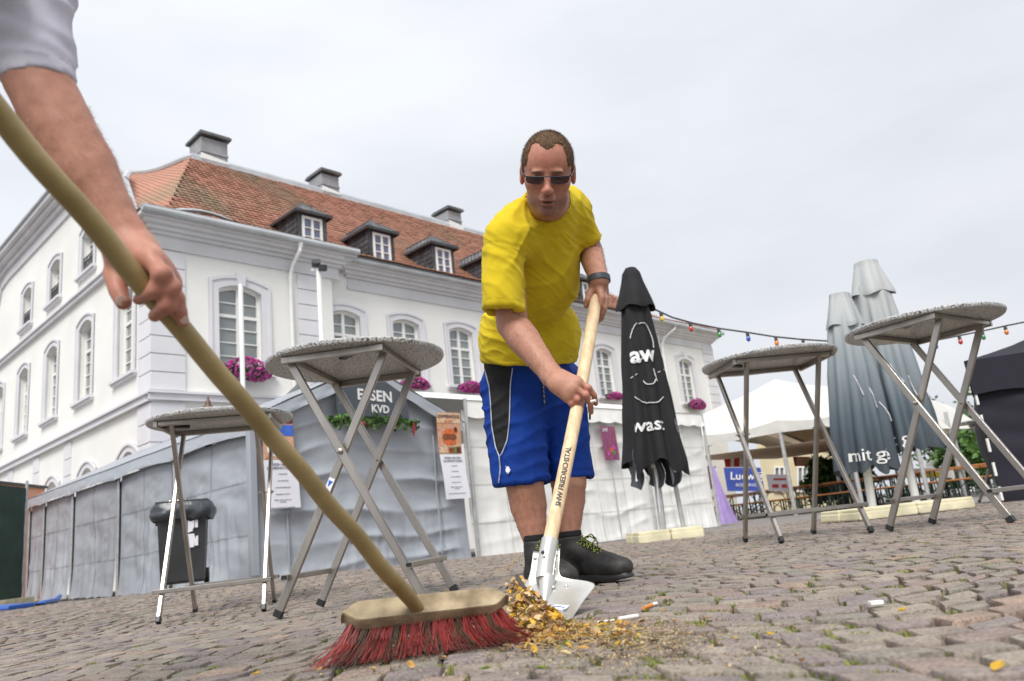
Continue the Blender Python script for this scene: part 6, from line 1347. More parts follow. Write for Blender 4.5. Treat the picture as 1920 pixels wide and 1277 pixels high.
# ------------------------------------------------------------------ the man in the yellow shirt
man = thing('person', 'man in a yellow t-shirt, blue work shorts and sunglasses bending over a shovel', 'person', hz(1050, 1085, 0)*V3(1, 1, 0))
hd = at(1027, 324, 2.43); hF = nrm((CAM-hd)+np.array([-.10, 0, -.66])*1.0); hX = nrm(Rv-hF*(Rv@hF)); hZ = np.cross(hX, hF); hZ = hZ if hZ@Uv > 0 else -hZ
roll = math.radians(1.0); hX, hZ = hX*math.cos(roll)+hZ*math.sin(roll), hZ*math.cos(roll)-hX*math.sin(roll)
HS = .995
def H(x, y, z): return hd+(hX*x+hF*y+hZ*z)*HS
HA = (hX, hF, hZ); sc_ = lambda *a: np.array(a)*HS
def build_head(Fd):
    e = lambda c, r, k=.02, op='u': Fd.ell(H(*c), sc_(*r), HA, k, op)
    e((0, -.022, .032), (.0765, .094, .090)); e((0, .012, .030), (.070, .072, .078), .03); e((0, .020, -.035), (.060, .066, .075), .03); e((0, .030, -.080), (.042, .050, .040), .025)
    e((0, .066, -.106), (.026, .020, .017), .022)
    for s in (-1, 1):
        e((s*.045, .040, -.022), (.024, .028, .026), .02); e((s*.041, .014, -.076), (.020, .034, .024), .03)
        e((s*.031, .094, .004), (.015, .012, .010), .014, 's'); e((s*.031, .073, .003), (.0125, .0125, .0115), .004)
        e((s*.030, .081, .0205), (.022, .0075, .0055), .010); e((s*.0125, .097, -.034), (.0075, .0095, .0065), .006)
        e((s*.0815, -.010, -.008), (.0100, .019, .032), .008); e((s*.087, -.006, -.006), (.0045, .011, .019), .004, 's')
        e((s*.026, .086, -.048), (.006, .004, .018), .008, 's')
    Fd.path([H(0, .078, .012), H(0, .094, -.014), H(0, .111, -.030)], [.0075*HS, .0095*HS, .0115*HS], .014); e((0, .107, -.036), (.011, .008, .007), .008)
    e((0, .086, -.060), (.024, .010, .012), .012)
    e((0, .0945, -.0645), (.023, .0065, .0050), .006); e((0, .0915, -.0775), (.020, .0075, .0060), .006); e((0, .103, -.0705), (.018, .0095, .0030), .003, 's'); e((0, .088, -.0895), (.016, .007, .004), .006, 's')
nb_ = at(1031, 398, 2.62)      # pit of the neck
def pt(px, py, z): return at(px, py, z)
shR_, shL_ = pt(946, 450, 2.52), pt(1074, 398, 2.70); chest = pt(1005, 500, 2.72); belly = pt(992, 610, 2.92); pelv = pt(990, 700, 3.05)
elR, wrR = pt(960, 607, 2.50), pt(1036, 706, 2.34)
elL, wrL = pt(1106, 470, 2.78), pt(1123, 524, 2.60)
hipR, hipL = pt(962, 735, 3.02), pt(1045, 725, 3.10); knR, knL = pt(985, 915, 2.86), pt(1066, 905, 2.98); anR, anL = pt(1006, 1035, 2.80), pt(1068, 1022, 2.90)
lo = np.min([hd-.2, anR-.12, shR_-.15, hipL-.15, wrR-.15, wrL-.15], 0); hi = np.max([hd+.2, anL+.15, shL_+.15, hipL+.2, wrR+.15], 0)
# body grid: coarse trunk and legs; head, arms and hands in finer grids, meeting under the clothes and joined into one mesh
def torso_fields(Fd, g=0., k=.05):
    Fd.ell(pt(1012, 455, 2.72), (.155+g, .115+g, .12+g), None, k); Fd.ell(chest, (.165+g, .125+g, .15+g), None, k); Fd.ell(belly, (.165+g, .140+g, .15+g), None, k)
legs = Field(lo, np.array([hi[0], hi[1]+.1, hi[2]]), .009)
torso_fields(legs, -.035); legs.cone(belly, pelv, .12, .12, .05); legs.cone(shR_, shL_, .045, .045, .04); legs.cone(chest, nb_, .07, .05, .06)
for hp, kn, an, nm in ((hipR, knR, anR, 0), (hipL, knL, anL, 1)): legs.cone(hp, kn, .09, .07, .05)
Vb, Fb = legs.polygonise(); Vb = smoothv(Vb, Fb, 2)
parts_ = [(Vb, Fb)]
fg = Field(hd-V3(.17, .17, .27), hd+V3(.17, .36, .17), .0030)
build_head(fg); nk = nrm(H(0, -.04, -.10)-nb_); nc_ = lerp(nb_, H(0, -.03, -.10), .18)+hF*.012+Uv*.026; fg.cone(nc_-nk*.16, nc_+nk*.035, .063, .0605, .02); fg.cone(H(0, -.03, -.06), nc_, .056, .0600, .03); fg.cone(H(.0, .01, -.085), nb_+Uv*.01, .045, .062, .03)
Vh, Fh = fg.polygonise(); Vh = smoothv(Vh, Fh, 1, .4); nh0 = sum(len(p[0]) for p in parts_); parts_.append((Vh, Fh))
calf = Field(np.min([knR, knL, anR, anL], 0)-.12, np.max([knR, knL, anR, anL], 0)+.14, .0045)
for kn, an, r in ((knR, anR, 1.0), (knL, anL, .93)):
    up = lerp(kn, hipR if kn is knR else hipL, .25); d_ = an-kn; bk = nrm(V3(0, 1, 0)); calf.path([up, kn, lerp(kn, an, .28)+bk*.012, lerp(kn, an, .55)+bk*.008, lerp(kn, an, .85), an], [.076*r, .070*r, .068*r, .055*r, .041*r, .043*r], .02); calf.ell(kn-bk*.022+V3(0, 0, .0), (.042, .032, .045), None, .03)
Vc, Fc = calf.polygonise(); parts_.append((Vc, Fc))
# arm and hand holding the shaft (his right, image left)
def shaft(u): return SS+(ST-SS)*u       # point on the shovel shaft
def shaft_at(px, py): u = min(np.linspace(0, 1, 400), key=lambda t: (proj(shaft(t))[0]-px)**2+(proj(shaft(t))[1]-py)**2); return shaft(u), u
hc, uR = shaft_at(1079, 742); front = nrm(CAM-hc); sr = nrm(Rv-sdr*(Rv@sdr)); sf = nrm(np.cross(sr, sdr)); sf = sf if sf@front > 0 else -sf
def HP(px, py, dz): return at(px, py, proj(hc)[2]+dz)     # sight line + depth measured from the shaft (negative = nearer)
armR = Field(np.min([shR_, elR, wrR, HP(1120, 785, -.06)], 0)-.10, np.max([shR_, elR, wrR, HP(1120, 700, .06)], 0)+.10, .0034)
armR.path([shR_, lerp(shR_, elR, .5), elR, lerp(elR, wrR, .30), lerp(elR, wrR, .62), wrR], [.058, .054, .051, .051, .041, .0315], .03)
wrk = HP(1048, 716, .015); armR.cone(wrR, HP(1050, 718, -.012), .031, .026, .02); 
armR.path([HP(1046, 716, -.010), HP(1070, 730, -.032)], [.026, .025], .02); armR.path([HP(1052, 706, -.006), HP(1084, 717, -.030)], [.020, .017], .02); armR.path([HP(1044, 722, -.016), HP(1066, 745, -.034)], [.022, .018], .02)
fings = [([(1086, 718, -.032), (1103, 727, -.038), (1114, 741, -.030), (1117, 757, -.012)], .0098), ([(1078, 728, -.040), (1098, 741, -.046), (1107, 757, -.036), (1108, 773, -.020)], .0103), ([(1069, 738, -.040), (1082, 749, -.045), (1089, 760, -.036), (1090, 770, -.020)], .0102), ([(1062, 745, -.036), (1071, 756, -.042), (1081, 765, -.036), (1087, 772, -.022)], .0088)]
for pts, r in fings:
    pts = [HP(*q) for q in pts]; armR.path(pts, [r*1.04, r*.98, r*.93, r*.80], .004)
    for q in pts[:2]: armR.ell(q+front*.002, (r*1.10,)*3, None, .005)
armR.path([HP(1058, 712, .0), HP(1082, 712, .024), HP(1098, 728, .034), HP(1102, 744, .028)], [.016, .014, .012, .010], .012)
for sgn, o_ in ((1, 0), (1, 0)): pass
Va, Fa = armR.polygonise(); Va = smoothv(Va, Fa, 1, .4); parts_.append((Va, Fa))
# arm and fist on top of the shaft (his left, image right)
th_, uL = shaft_at(1118, 562); zt_ = proj(ST)[2]
HQ = lambda px, py, dz: at(px, py, zt_+dz)
armL = Field(np.min([shL_, elL, wrL, HQ(1095, 610, -.06)], 0)-.09, np.max([shL_, elL, wrL, HQ(1145, 520, .1)], 0)+.09, .0034)
armL.path([lerp(shL_, elL, .35), elL, lerp(elL, wrL, .4), wrL], [.046, .046, .041, .031], .03)
armL.path([wrL, HQ(1122, 545, .030)], [.030, .030], .02); armL.ell(HQ(1123, 549, .028), (.030, .026, .030), None, .02)
for pts, r in (([(1131, 545, .004), (1135, 560, -.014), (1133, 578, -.030), (1126, 590, -.026)], .0105), ([(1129, 556, .012), (1134, 572, -.002), (1130, 588, -.020), (1122, 597, -.020)], .0105), ([(1125, 566, .018), (1131, 583, .010), (1128, 597, -.004), (1120, 603, -.010)], .0098)):
    pts = [HQ(*q) for q in pts]; armL.path([HQ(1124, 545, .025)]+pts, [.013, r*1.04, r, r*.95, r*.80], .005); armL.ell(pts[1], (r*1.15,)*3, None, .006)
armL.path([HQ(1116, 538, .020), HQ(1107, 548, -.004), HQ(1102, 562, -.016), HQ(1099, 573, -.012)], [.017, .0135, .0115, .0095], .012)
armL.path([HQ(1118, 536, .010), HQ(1125, 545, -.020), HQ(1128, 558, -.036), HQ(1126, 572, -.038)], [.018, .0125, .0112, .0095], .012)
Vl, Fl = armL.polygonise(); Vl = smoothv(Vl, Fl, 1, .4); parts_.append((Vl, Fl))
off_ = 0; Vs, Fs = [], []
for V_, F_ in parts_: Vs.append(V_); Fs.append(F_+off_); off_ += len(V_)
Vall, Fall = np.concatenate(Vs), np.concatenate(Fs)
tint = np.tile(SKIN, (len(Vall), 1))*(1+.08*vnoise(Vall*22)[:, None]*np.array([.6, 1, 1]))
hl = (Vh-hd)@np.stack([hX, hF, hZ], 1)/HS; i0 = nh0; x_, y_, z_ = hl[:, 0], hl[:, 1], hl[:, 2]
g_ = lambda cx, cy, cz, sx, sy, sz: np.exp(-(((x_-cx)/sx)**2+((y_-cy)/sy)**2+((z_-cz)/sz)**2))
th = tint[i0:i0+len(Vh)].copy(); frontm = sstep(y_, .01, .05)
red = .18+.70*g_(0, .10, -.03, .02, .04, .02)+.35*(g_(.042, .06, -.02, .025, .05, .022)+g_(-.042, .06, -.02, .025, .05, .022))+.45*g_(0, .07, .055, .06, .06, .045)+.3*(g_(.08, 0, -.01, .02, .04, .04)+g_(-.08, 0, -.01, .02, .04, .04))
th = th*(1-red[:, None]*np.array([-.05, .26, .22]))
stub = np.clip(sstep(-z_, .052, .075)*(frontm*.6+.4*sstep(y_, -.03, .0)), 0, 1)*(1-g_(0, .09, -.071, .022, .03, .010)); stub = np.clip(stub+.55*g_(0, .09, -.054, .03, .03, .007)*1, 0, 1); th = th*(1-stub[:, None]*np.array([.38, .33, .26])*1.0)*(1+.10*vnoise(Vh*420)[:, None]*stub[:, None])
lips = np.clip(g_(0, .098, -.0645, .024, .02, .0042)+g_(0, .098, -.0775, .021, .02, .0052), 0, 1); th = lerp(th, np.array((.34, .11, .10)), lips[:, None]*.75)
mouth = g_(0, .10, -.0705, .019, .03, .0034); th = lerp(th, np.array((.05, .015, .015)), np.clip(mouth*1.8, 0, 1)[:, None])
brow = np.clip((g_(.031, .085, .0215, .021, .03, .0045)+g_(-.031, .085, .0215, .021, .03, .0045)), 0, 1); th = lerp(th, np.array((.10, .06, .04)), np.clip(brow*1.15, 0, 1)[:, None])
nost = g_(.0075, .10, -.0425, .0042, .012, .003)+g_(-.0075, .10, -.0425, .0042, .012, .003); th = lerp(th, np.array((.06, .02, .02)), np.clip(nost, 0, 1)[:, None])
for s in (-1, 1):
    ew = ((x_-s*.031)**2/.0125**2+(z_-.003)**2/.0045**2 < 1) & (y_ > .055); th[ew] = (.55, .5, .47)
    ir = ((x_-s*.031)**2+(z_-.002)**2 < .0052**2) & (y_ > .055); th[ir] = (.05, .04, .035)
    lid = g_(s*.031, .085, .0095, .014, .03, .0018); th = lerp(th, th*.5, np.clip(lid, 0, 1)[:, None])
tint[i0:i0+len(Vh)] = th
# hairy forearms and shins, a little redder at elbows and knuckles
def near(V, pts, s): return np.clip(sum(np.exp(-((V-p)**2).sum(1)/s**2) for p in pts), 0, 1)
ofs = nh0+len(Vh); seg = tint[ofs:]; Vseg = Vall[ofs:]
seg *= (1-.16*near(Vseg, [HP(*q) for pts, r in fings for q in pts[1:3]]+[elR], .018)[:, None]*np.array([0, .8, .6]))
lg = tint[ofs:ofs+len(Vc)]; lg *= (.98+.08*vnoise(Vc*np.array([160, 160, 28]))[:, None])*np.array((1., .98, .95))
tint[ofs:] = seg; tint[ofs:ofs+len(Vc)] = lg
body = npmesh('body', Vall, Fall, MT['skin'], man, tint)
# body hair on shins and forearms: short fine strands lying down the limb
def strands(V, F, cond, n, L, down, seed, mtl, name):
    rs = np.random.RandomState(seed); Nn = vnormals(V, F); c = np.argwhere(cond)[:, 0]; m = MB()
    if len(c) == 0: return
    for i in rs.choice(c, n):
        p = V[i]; nn = Nn[i]; t = down-nn*(down@nn); t = nrm(nrm(t)+rs.normal(0, .35, 3)); l = L*rs.uniform(.5, 1.2); a = p+rs.normal(0, .0015, 3); s = nrm(np.cross(t, nn))*.00022
        m.add([a-s, a+s, a+t*l*.6+nn*l*.22+s*.6, a+t*l+nn*l*.30], [(0, 1, 2, 3)])
    o = obj(name, m, mtl, man); o['kind'] = 'stuff'
MT['bodyhair'] = mat('body_hair', (.12, .065, .035), .7, .2, 20)
strands(Vc, Fc, (Vc@Fv < 99) & (Vc[:, 2] < knR[2]-.02), 2600, .010, V3(0, 0, -1), 3, MT['bodyhair'], 'leg_hair')
strands(Va, Fa, (np.linalg.norm(Va-lerp(elR, wrR, .55), axis=1) < .15), 2600, .009, nrm(wrR-elR), 4, MT['bodyhair'], 'arm_hair')
strands(Vl, Fl, (np.linalg.norm(Vl-lerp(elL, wrL, .5), axis=1) < .10), 1500, .009, nrm(wrL-elL), 5, MT['bodyhair'], 'arm_hair')
# cropped hair
fhr = Field(H(0, -.02, .04)-.14, H(0, -.02, .04)+.14, .0032)
eh = lambda c, r, k=.02, op='u': fhr.ell(H(*c), sc_(*r), HA, k, op)
eh((0, -.022, .033), (.0785, .0965, .0922)); eh((0, .012, .031), (.0718, .0738, .0795), .03)
PP = fhr.all(); q = (PP-hd); qx, qy, qz = (q@hX)/HS, (q@hF)/HS, (q@hZ)/HS
ax_ = np.abs(qx+.002); hline = np.interp(ax_, [0, .012, .022, .034, .046, .056, .064, .072, .09], [.087, .089, .096, .101, .094, .072, .035, -.015, -.02])
hline = hline+.0045*frame_noise(PP, hX, hF, hZ, (240, 240, 240))
frontw = np.clip((qy+.01)/.03, 0, 1); lim = hline*frontw+(-.035)*(1-frontw); cut = (lim-qz); side = (ax_ > .060) & (qy < .036) & (qz > -.022); cut = np.where(side, -.01, cut)
cut = np.where((qy > .03) & (ax_ > .066) & (qz < .03), .01, cut)
fhr.phi = np.maximum(fhr.phi+(.0011*frame_noise(PP, hX, hF, hZ, (300, 300, 300))).astype(np.float32), (cut*HS).astype(np.float32)); Vq, Fq = fhr.polygonise()
npmesh('hair', Vq, Fq, MT['hairm'], man)
strs = MB(); rs = np.random.RandomState(8); Nq = vnormals(Vq, Fq); outer = np.argwhere((((Vq-H(0, -.02, .02))*Nq).sum(1) > .03))[:, 0]
for i in rs.choice(outer, 14000):
    p = Vq[i]; nn = Nq[i]; t = nrm(nrm(nn*.8+(hF*.35-hZ*.25)-nn*0)+rs.normal(0, .25, 3)); l = rs.uniform(.004, .009); s = nrm(np.cross(t, nn)+1e-5)*.00028; strs.add([p-s-nn*.001, p+s-nn*.001, p+t*l], [(0, 1, 2)])
obj('hair_strands', strs, MT['hairm'], man)['kind'] = 'stuff'
# sunglasses
lensm = mat('tinted_lens', (.030, .012, .018), .06, .02, 5, spec=.7); n_ = lensm.node_tree; b_ = n_.nodes['Principled BSDF']; b_.inputs['Alpha'].default_value = .93
gl = D.objects.new('sunglasses', None); COL.objects.link(gl); gl.parent = man; D.objects.remove(gl)
fm = MB()
gyf = lambda x: .1015-9.0*x*x*.55
tz = .0095
fm.tube([H(x, gyf(x)+.003, tz+.0015-.004*abs(x)/.07) for x in np.linspace(-.070, .070, 17)], .0017, 6)
for s in (-1, 1):
    fm.beam(H(s*.070, gyf(.070), tz-.002), H(s*.0745, .062, tz), .0045, .007, up=hZ); fm.tube([H(s*.0745, .066, tz), H(s*.080, .03, tz+.004), H(s*.083, -.01, tz+.006), H(s*.081, -.03, -.006)], .0017, 6)
    fm.tube([H(s*.011, gyf(.011)+.001, tz-.002), H(s*.010, .100, -.006), H(s*.0115, .0965, -.012)], .0010, 5)
glf = obj('sunglasses', fm, mat('glasses_frame', (.02, .025, .045), .3, .1, 9), man, smooth=True)
for s in (-1, 1):
    m = MB(); pts = [(.010, tz), (.067, tz-.001), (.0665, tz-.014), (.062, tz-.0215), (.050, tz-.0240), (.026, tz-.0240), (.016, tz-.0205), (.0105, tz-.010)]
    c0_ = [H(s*x, gyf(x)+.0010, z) for x, z in pts]; ctr = H(s*.038, gyf(.038)+.0032, tz-.012); m.add(c0_+[ctr], [(i, (i+1) % 8, 8) for i in range(8)]); o = obj('lens', m, lensm, glf, smooth=True)
# watch
wc = lerp(wrL, HQ(1122, 545, .03), .02); wd = nrm(HQ(1122, 545, .03)-elL); wd = nrm(wrL-elL)*.6+nrm(HQ(1122, 545, .03)-wrL)*.4; wd = nrm(wd)
m = MB(); m.lathe([(.034, -.011), (.0385, -.010), (.0392, 0), (.0385, .010), (.034, .011)], wc, 28, wd, cap=False); obj('watch', m, mat('watch_strap', (.05, .055, .07), .5, .1, 20), man, smooth=True)
# cigarette between the fingers
ca_, cb_ = HP(1108, 753, -.052), HP(1117, 751, -.060); cg = thing('cigarette', 'short white cigarette held between two fingers of the hand on the shovel shaft', 'cigarette', ca_); m = MB(); m.tube([ca_, cb_], .0042, 10); obj('paper_tube', m, MT['cigpaper'], cg, smooth=True)
# ------------------------------------------------------------------ clothes
SHC = np.array((.62, .47, .020))
def clothe(name, Fd, mtl, parent, colf, th=.005, it=2, folds=None):
    V, F = Fd.polygonise(); V = smoothv(V, F, it, .5); N_ = vnormals(V, F)
    if folds: V = V+N_*folds(V, N_)[:, None]
    c = colf(V); return npmesh(name, V, F, mtl, parent, c), V, F, c
sh = Field(np.min([shR_, elR, pelv, belly], 0)-V3(.22, .26, .14), np.max([shR_, shL_, elL, pelv, nb_], 0)+V3(.15, .22, .12), .0050)
sh.ell(pt(1012, 450, 2.74), (.145, .130, .125), None, .05); sh.ell(pt(1000, 520, 2.76), (.165, .150, .16), None, .06); sh.ell(pt(992, 620, 2.92), (.180, .165, .15), None, .06)
sh.cone(pt(992, 640, 2.95), pt(991, 720, 3.02), .178, .182, .05, flat=((0, 1, 0), .85))
sh.cone(lerp(shR_, shL_, .18), lerp(shR_, shL_, .82), .078, .068, .06); sh.cone(chest, lerp(chest, nb_, .8), .12, .085, .05); sh.cone(nb_+Uv*.01, lerp(nb_, H(0, -.03, -.10), .5)+Uv*.02, .090, .076, .03)
# sleeves
slR = pt(943, 590, 2.47); sh.cone(shR_+V3(-.002, 0, 0), slR, .069, .0625, .045); slL = lerp(shL_, elL, .92)+V3(.0, -.02, .01); sh.cone(shL_, slL, .060, .050, .045)
sh.cone(pt(990, 412, 2.62), pt(1066, 388, 2.68), .060, .060, .05); sh.cone(pt(975, 425, 2.58), pt(1000, 470, 2.66), .07, .08, .05)
bX = nrm(shL_-shR_); bZ = nrm(nb_-pelv); bZ = nrm(bZ-bX*(bZ@bX)); bY = np.cross(bX, bZ); rid = lambda a: (1-np.abs(a)*1.9).clip(0)**1.6
PS = sh.all(); nkc = PS-nc_; upn = nkc@nk; rad = np.linalg.norm(np.cross(nkc, nk), axis=-1); solid = np.maximum(sh.phi, np.where(rad < .16, upn-.024-1.1*(rad-.0585).clip(0), -1)); w3 = 0; del nkc
def shirt_folds(V, N_):
    fr1 = nrm(bX*.55-bZ*.8); fr2 = nrm(np.cross(fr1, bY)); w0 = V+.02*np.stack([vnoise(V*9), vnoise(V*9+20), vnoise(V*9+40)], 1)
    low = sstep(-(V@V3(0, 0, 1)-pelv[2])/(nb_[2]-pelv[2]), -.75, -.15); w1 = frame_noise(w0, fr1, fr2, bY, (4, 17, 4)); w2 = frame_noise(w0+.4, nrm(bX*.8+bZ*.5), nrm(bX*.5-bZ*.8), bY, (4, 19, 4)); w4 = frame_noise(w0-.7, nrm(bX+bZ*.25), nrm(bZ-bX*.25), bY, (4, 21, 4)); w5 = frame_noise(w0, nrm(bX-bZ), nrm(bX+bZ), bY, (12, 60, 12)); w6 = vnoise(w0*30)
    sl = np.exp(-(np.linalg.norm(np.cross(V-slR, nrm(slR-shR_)), axis=1)/.10)**2); bag = frame_noise(w0, bX, bZ, bY, (5, 3, 5))
    return .0085*rid(w1)*(.4+.6*low)+.0060*rid(w2)*(1-low*.4)+.0095*rid(w4)*low+.0030*rid(w5)+.0012*w6+.004*bag-.003
# hollow it out, then cut hem, sleeve ends and neck
inner = -(solid+.0135); ph = np.maximum(solid, inner)
hem_p = pt(985, 690, 2.76); hem_n = nrm(np.cross(pt(905, 674, 2.98)-hem_p, pt(1080, 668, 3.05)-hem_p)); hem_n = hem_n*np.sign(hem_n[2]); hemd = -((PS-hem_p)@hem_n)+.007*frame_noise(PS, bX, bZ, bY, (9, 1, 9))
dl = nrm(slR-shR_); sleeve_d = ((PS-lerp(shR_, slR, .93))@dl)
ph = np.maximum(ph, np.where(np.linalg.norm(np.cross(PS-slR, dl), axis=-1) < .090, sleeve_d, -1))
ll = nrm(slL-shL_); sL = ((PS-lerp(shL_, slL, .97))@ll); ph = np.maximum(ph, np.where(np.linalg.norm(np.cross(PS-slL, ll), axis=-1) < .080, sL, -1))
ph = np.maximum(ph, hemd)
nk = nrm(H(0, -.04, -.10)-nb_); nc_ = lerp(nb_, H(0, -.03, -.10), .18)+hF*.012+Uv*.026; rad = np.linalg.norm(np.cross(PS-nc_, nk), axis=-1); upn = (PS-nc_)@nk
neckcut = .0585-rad; ph = np.maximum(ph, np.where(upn > -.05, neckcut, -1)); pass
sh.phi = ph.astype(np.float32)
def shirtcol(V):
    c = np.tile(SHC, (len(V), 1)); r_ = np.linalg.norm(np.cross(V-nc_, nk), axis=1); rib = (np.abs(r_-.078) < .0012)&((V-nc_)@nk > -.06); c[rib] *= .72
    hd2 = (V-hem_p)@hem_n; c[np.abs(hd2-.020) < .0016] *= .80; sd2 = (V-lerp(shR_, slR, .93))@dl; nr_ = np.linalg.norm(np.cross(V-slR, dl), axis=1) < .095; c[(np.abs(sd2+.018) < .0016) & nr_] *= .78
    seam = np.abs((V-lerp(shR_, slR, .16))@nrm(slR-shR_+bX*-.08)) < .0035; c[seam & (np.linalg.norm(V-shR_, axis=1) < .13)] *= .80
    return c*(1+.03*vnoise(V*9)[:, None])
so_, Vsh, Fsh, csh = clothe('t_shirt', sh, MT['shirt'], man, shirtcol, folds=shirt_folds)
del PS, ph, solid, inner, PP
# shorts
BLU = np.array((.003, .040, .27))
st = Field(np.min([pelv, knR, knL], 0)-V3(.26, .25, .10), np.max([pelv, hipL, knL], 0)+V3(.20, .25, .16), .0055)
hemR, hemL = pt(978, 908, 2.88), pt(1068, 898, 3.00)
st.cone(pt(990, 630, 2.99), pt(992, 735, 3.06), .160, .172, .04, flat=((0, 1, 0), .85))
st.cone(pt(960, 730, 3.02), hemR, .118, .103, .035); st.cone(pt(1042, 725, 3.10), hemL, .112, .088, .022)
PS = st.all(); X_, Z_, Y_ = V3(1, 0, 0), V3(0, 0, 1), V3(0, 1, 0)

def short_folds(V, N_):
    w0 = V+.02*np.stack([vnoise(V*9), vnoise(V*9+20), vnoise(V*9+40)], 1); w1 = frame_noise(w0, nrm(X_*.9+Z_*.35), nrm(Z_-X_*.35), Y_, (5, 18, 5)); w2 = frame_noise(w0+.3, X_, Z_, Y_, (16, 4, 16)); w5 = frame_noise(w0, nrm(X_-Z_), nrm(X_+Z_), Y_, (9, 40, 9))
    return .0075*rid(w1)+.006*rid(w2)*sstep(-V[:, 2], -.75, -.5)+.0018*rid(w5)+.0012*vnoise(w0*30)+.004*frame_noise(w0, X_, Z_, Y_, (6, 3, 6))
so2 = st.phi.copy(); ph = np.maximum(so2, -(so2+.0145))
cR = (hemR-V3(0, 0, 0)); ph = np.maximum(ph, np.where(PS[..., 0] < (hemR[0]+hemL[0])/2-.004+.0*PS[..., 1], (hemR[2]-PS[..., 2])+.10*(PS[..., 0]-hemR[0])*0, (hemL[2]-PS[..., 2])))
ph = np.maximum(ph, PS[..., 2]-(pt(990, 642, 2.9)[2])); st.phi = ph.astype(np.float32)
def shortscol(V):
    c = np.tile(BLU, (len(V), 1))*(1+.08*vnoise(V*11)[:, None]); xs_ = V[:, 0] < (hemR[0]+hemL[0])/2
    h_ = np.where(xs_, V[:, 2]-hemR[2], V[:, 2]-hemL[2]); c[np.abs(h_-.028) < .0014] *= .6
    pr = (V-CAM)@np.stack([Rv, Uv, Fv], 1); px = 960+f*pr[:, 0]/pr[:, 2]; py = 638.5-f*pr[:, 1]/pr[:, 2]; return c
so3, Vst, Fst, cst = clothe('work_shorts', st, MT['shorts'], man, shortscol, it=2, folds=short_folds)
# black side panel with its grey piping, cut to the shape of the panel on the near leg
def inpoly(x, y, P_):
    P_ = np.array(P_); r = np.zeros(len(x), bool)
    for i in range(len(P_)):
        (x1, y1), (x2, y2) = P_[i-1], P_[i]; cnd = ((y1 > y) != (y2 > y)) & (x < (x2-x1)*(y-y1)/((y2-y1) if y2 != y1 else 1e-9)+x1); r ^= cnd
    return r
Nst = vnormals(Vst, Fst); pan = [(910, 660), (962, 660), (957, 720), (955, 790), (951, 825), (941, 848), (936, 853), (929, 838), (922, 800), (920, 760), (917, 725), (907, 690)]
pr = (Vst-CAM)@np.stack([Rv, Uv, Fv], 1); px = 960+f*pr[:, 0]/pr[:, 2]; py = 638.5-f*pr[:, 1]/pr[:, 2]; facing = (Nst*(CAM-Vst)).sum(1) > 0
vin = inpoly(px, py, pan) & facing & (pr[:, 2] < 3.06)
fsel = vin[Fst].all(1); used_, inv = np.unique(Fst[fsel], return_inverse=True); Vp = Vst[used_]+Nst[used_]*.0022
if len(used_): npmesh('side_panel', Vp, inv.reshape(-1, 4), MT['black_fabric'], man)
def on_cloth(x, y, o=.003):
    d_ = (px-x)**2+(py-y)**2; c_ = np.argwhere((d_ < 16) & facing)[:, 0]; i = int(c_[np.argmin(pr[c_, 2])]) if len(c_) else int(np.argmin(d_)); return at(x, y, pr[i, 2]-o)
def densify(P_, n=10): return [(lerp(a[0], b[0], t), lerp(a[1], b[1], t)) for a, b in zip(P_[:-1], P_[1:]) for t in np.linspace(0, 1, n, endpoint=False)]+[P_[-1]]
for ln in ([(908, 690), (917, 725), (920, 760), (922, 800), (929, 838), (936, 856), (938, 880), (935, 905)], [(961, 690), (957, 720), (955, 790), (951, 825), (941, 850), (936, 856)]):
    m = MB(); P_ = [on_cloth(x, y, .0055) for x, y in densify(ln)]; P_ = [P_[0]]+[(P_[i-1]+P_[i]*2+P_[i+1])/4 for i in range(1, len(P_)-1)]+[P_[-1]]; m.tube(P_, .0022, 6); obj('reflective_piping', m, MT['zinc'], man, smooth=True)
m = MB(); lace = [on_cloth(x, y, .006) for x, y in ((1017, 712), (1019, 724), (1020, 740), (1021, 760))]; m.tube(lace, .0035, 6); obj('drawcord', m, MT['dark_metal'], man)
m = MB(); lace2 = [p+Rv*.001*((-1)**i) for i, p in enumerate([lerp(lace[i], lace[i+1], t)+nrm(CAM-lace[0])*.003 for i in range(3) for t in (0, .25, .5, .75)])]
for a, b in zip(lace2[:-1:2], lace2[1::2]): m.tube([a-Rv*.002, b+Rv*.002], .0010, 4)
obj('cord_fleck', m, MT['whitepaint'], man)
# small bird emblem on the hem
m = MB(); e0 = lambda x, y: on_cloth(x, y, .008)
m.add([e0(*p) for p in ((949, 876), (953, 874), (955, 877), (957, 881), (955, 886), (951, 887), (948, 883), (948, 879))], [tuple(range(8))]); m.tube([e0(951, 886), e0(950, 889)], .0010, 4); m.tube([e0(953, 886), e0(953, 889)], .0010, 4); m.tube([e0(948, 874), e0(950, 876)], .0012, 4); obj('emblem', m, MT['white_print'], man)
m = MB(); m.add([on_cloth(x, y, .004) for x, y in ((1104, 775), (1108, 775), (1108, 787), (1104, 787))], [(0, 1, 2, 3)]); obj('pocket_tab', m, MT['black_fabric'], man)
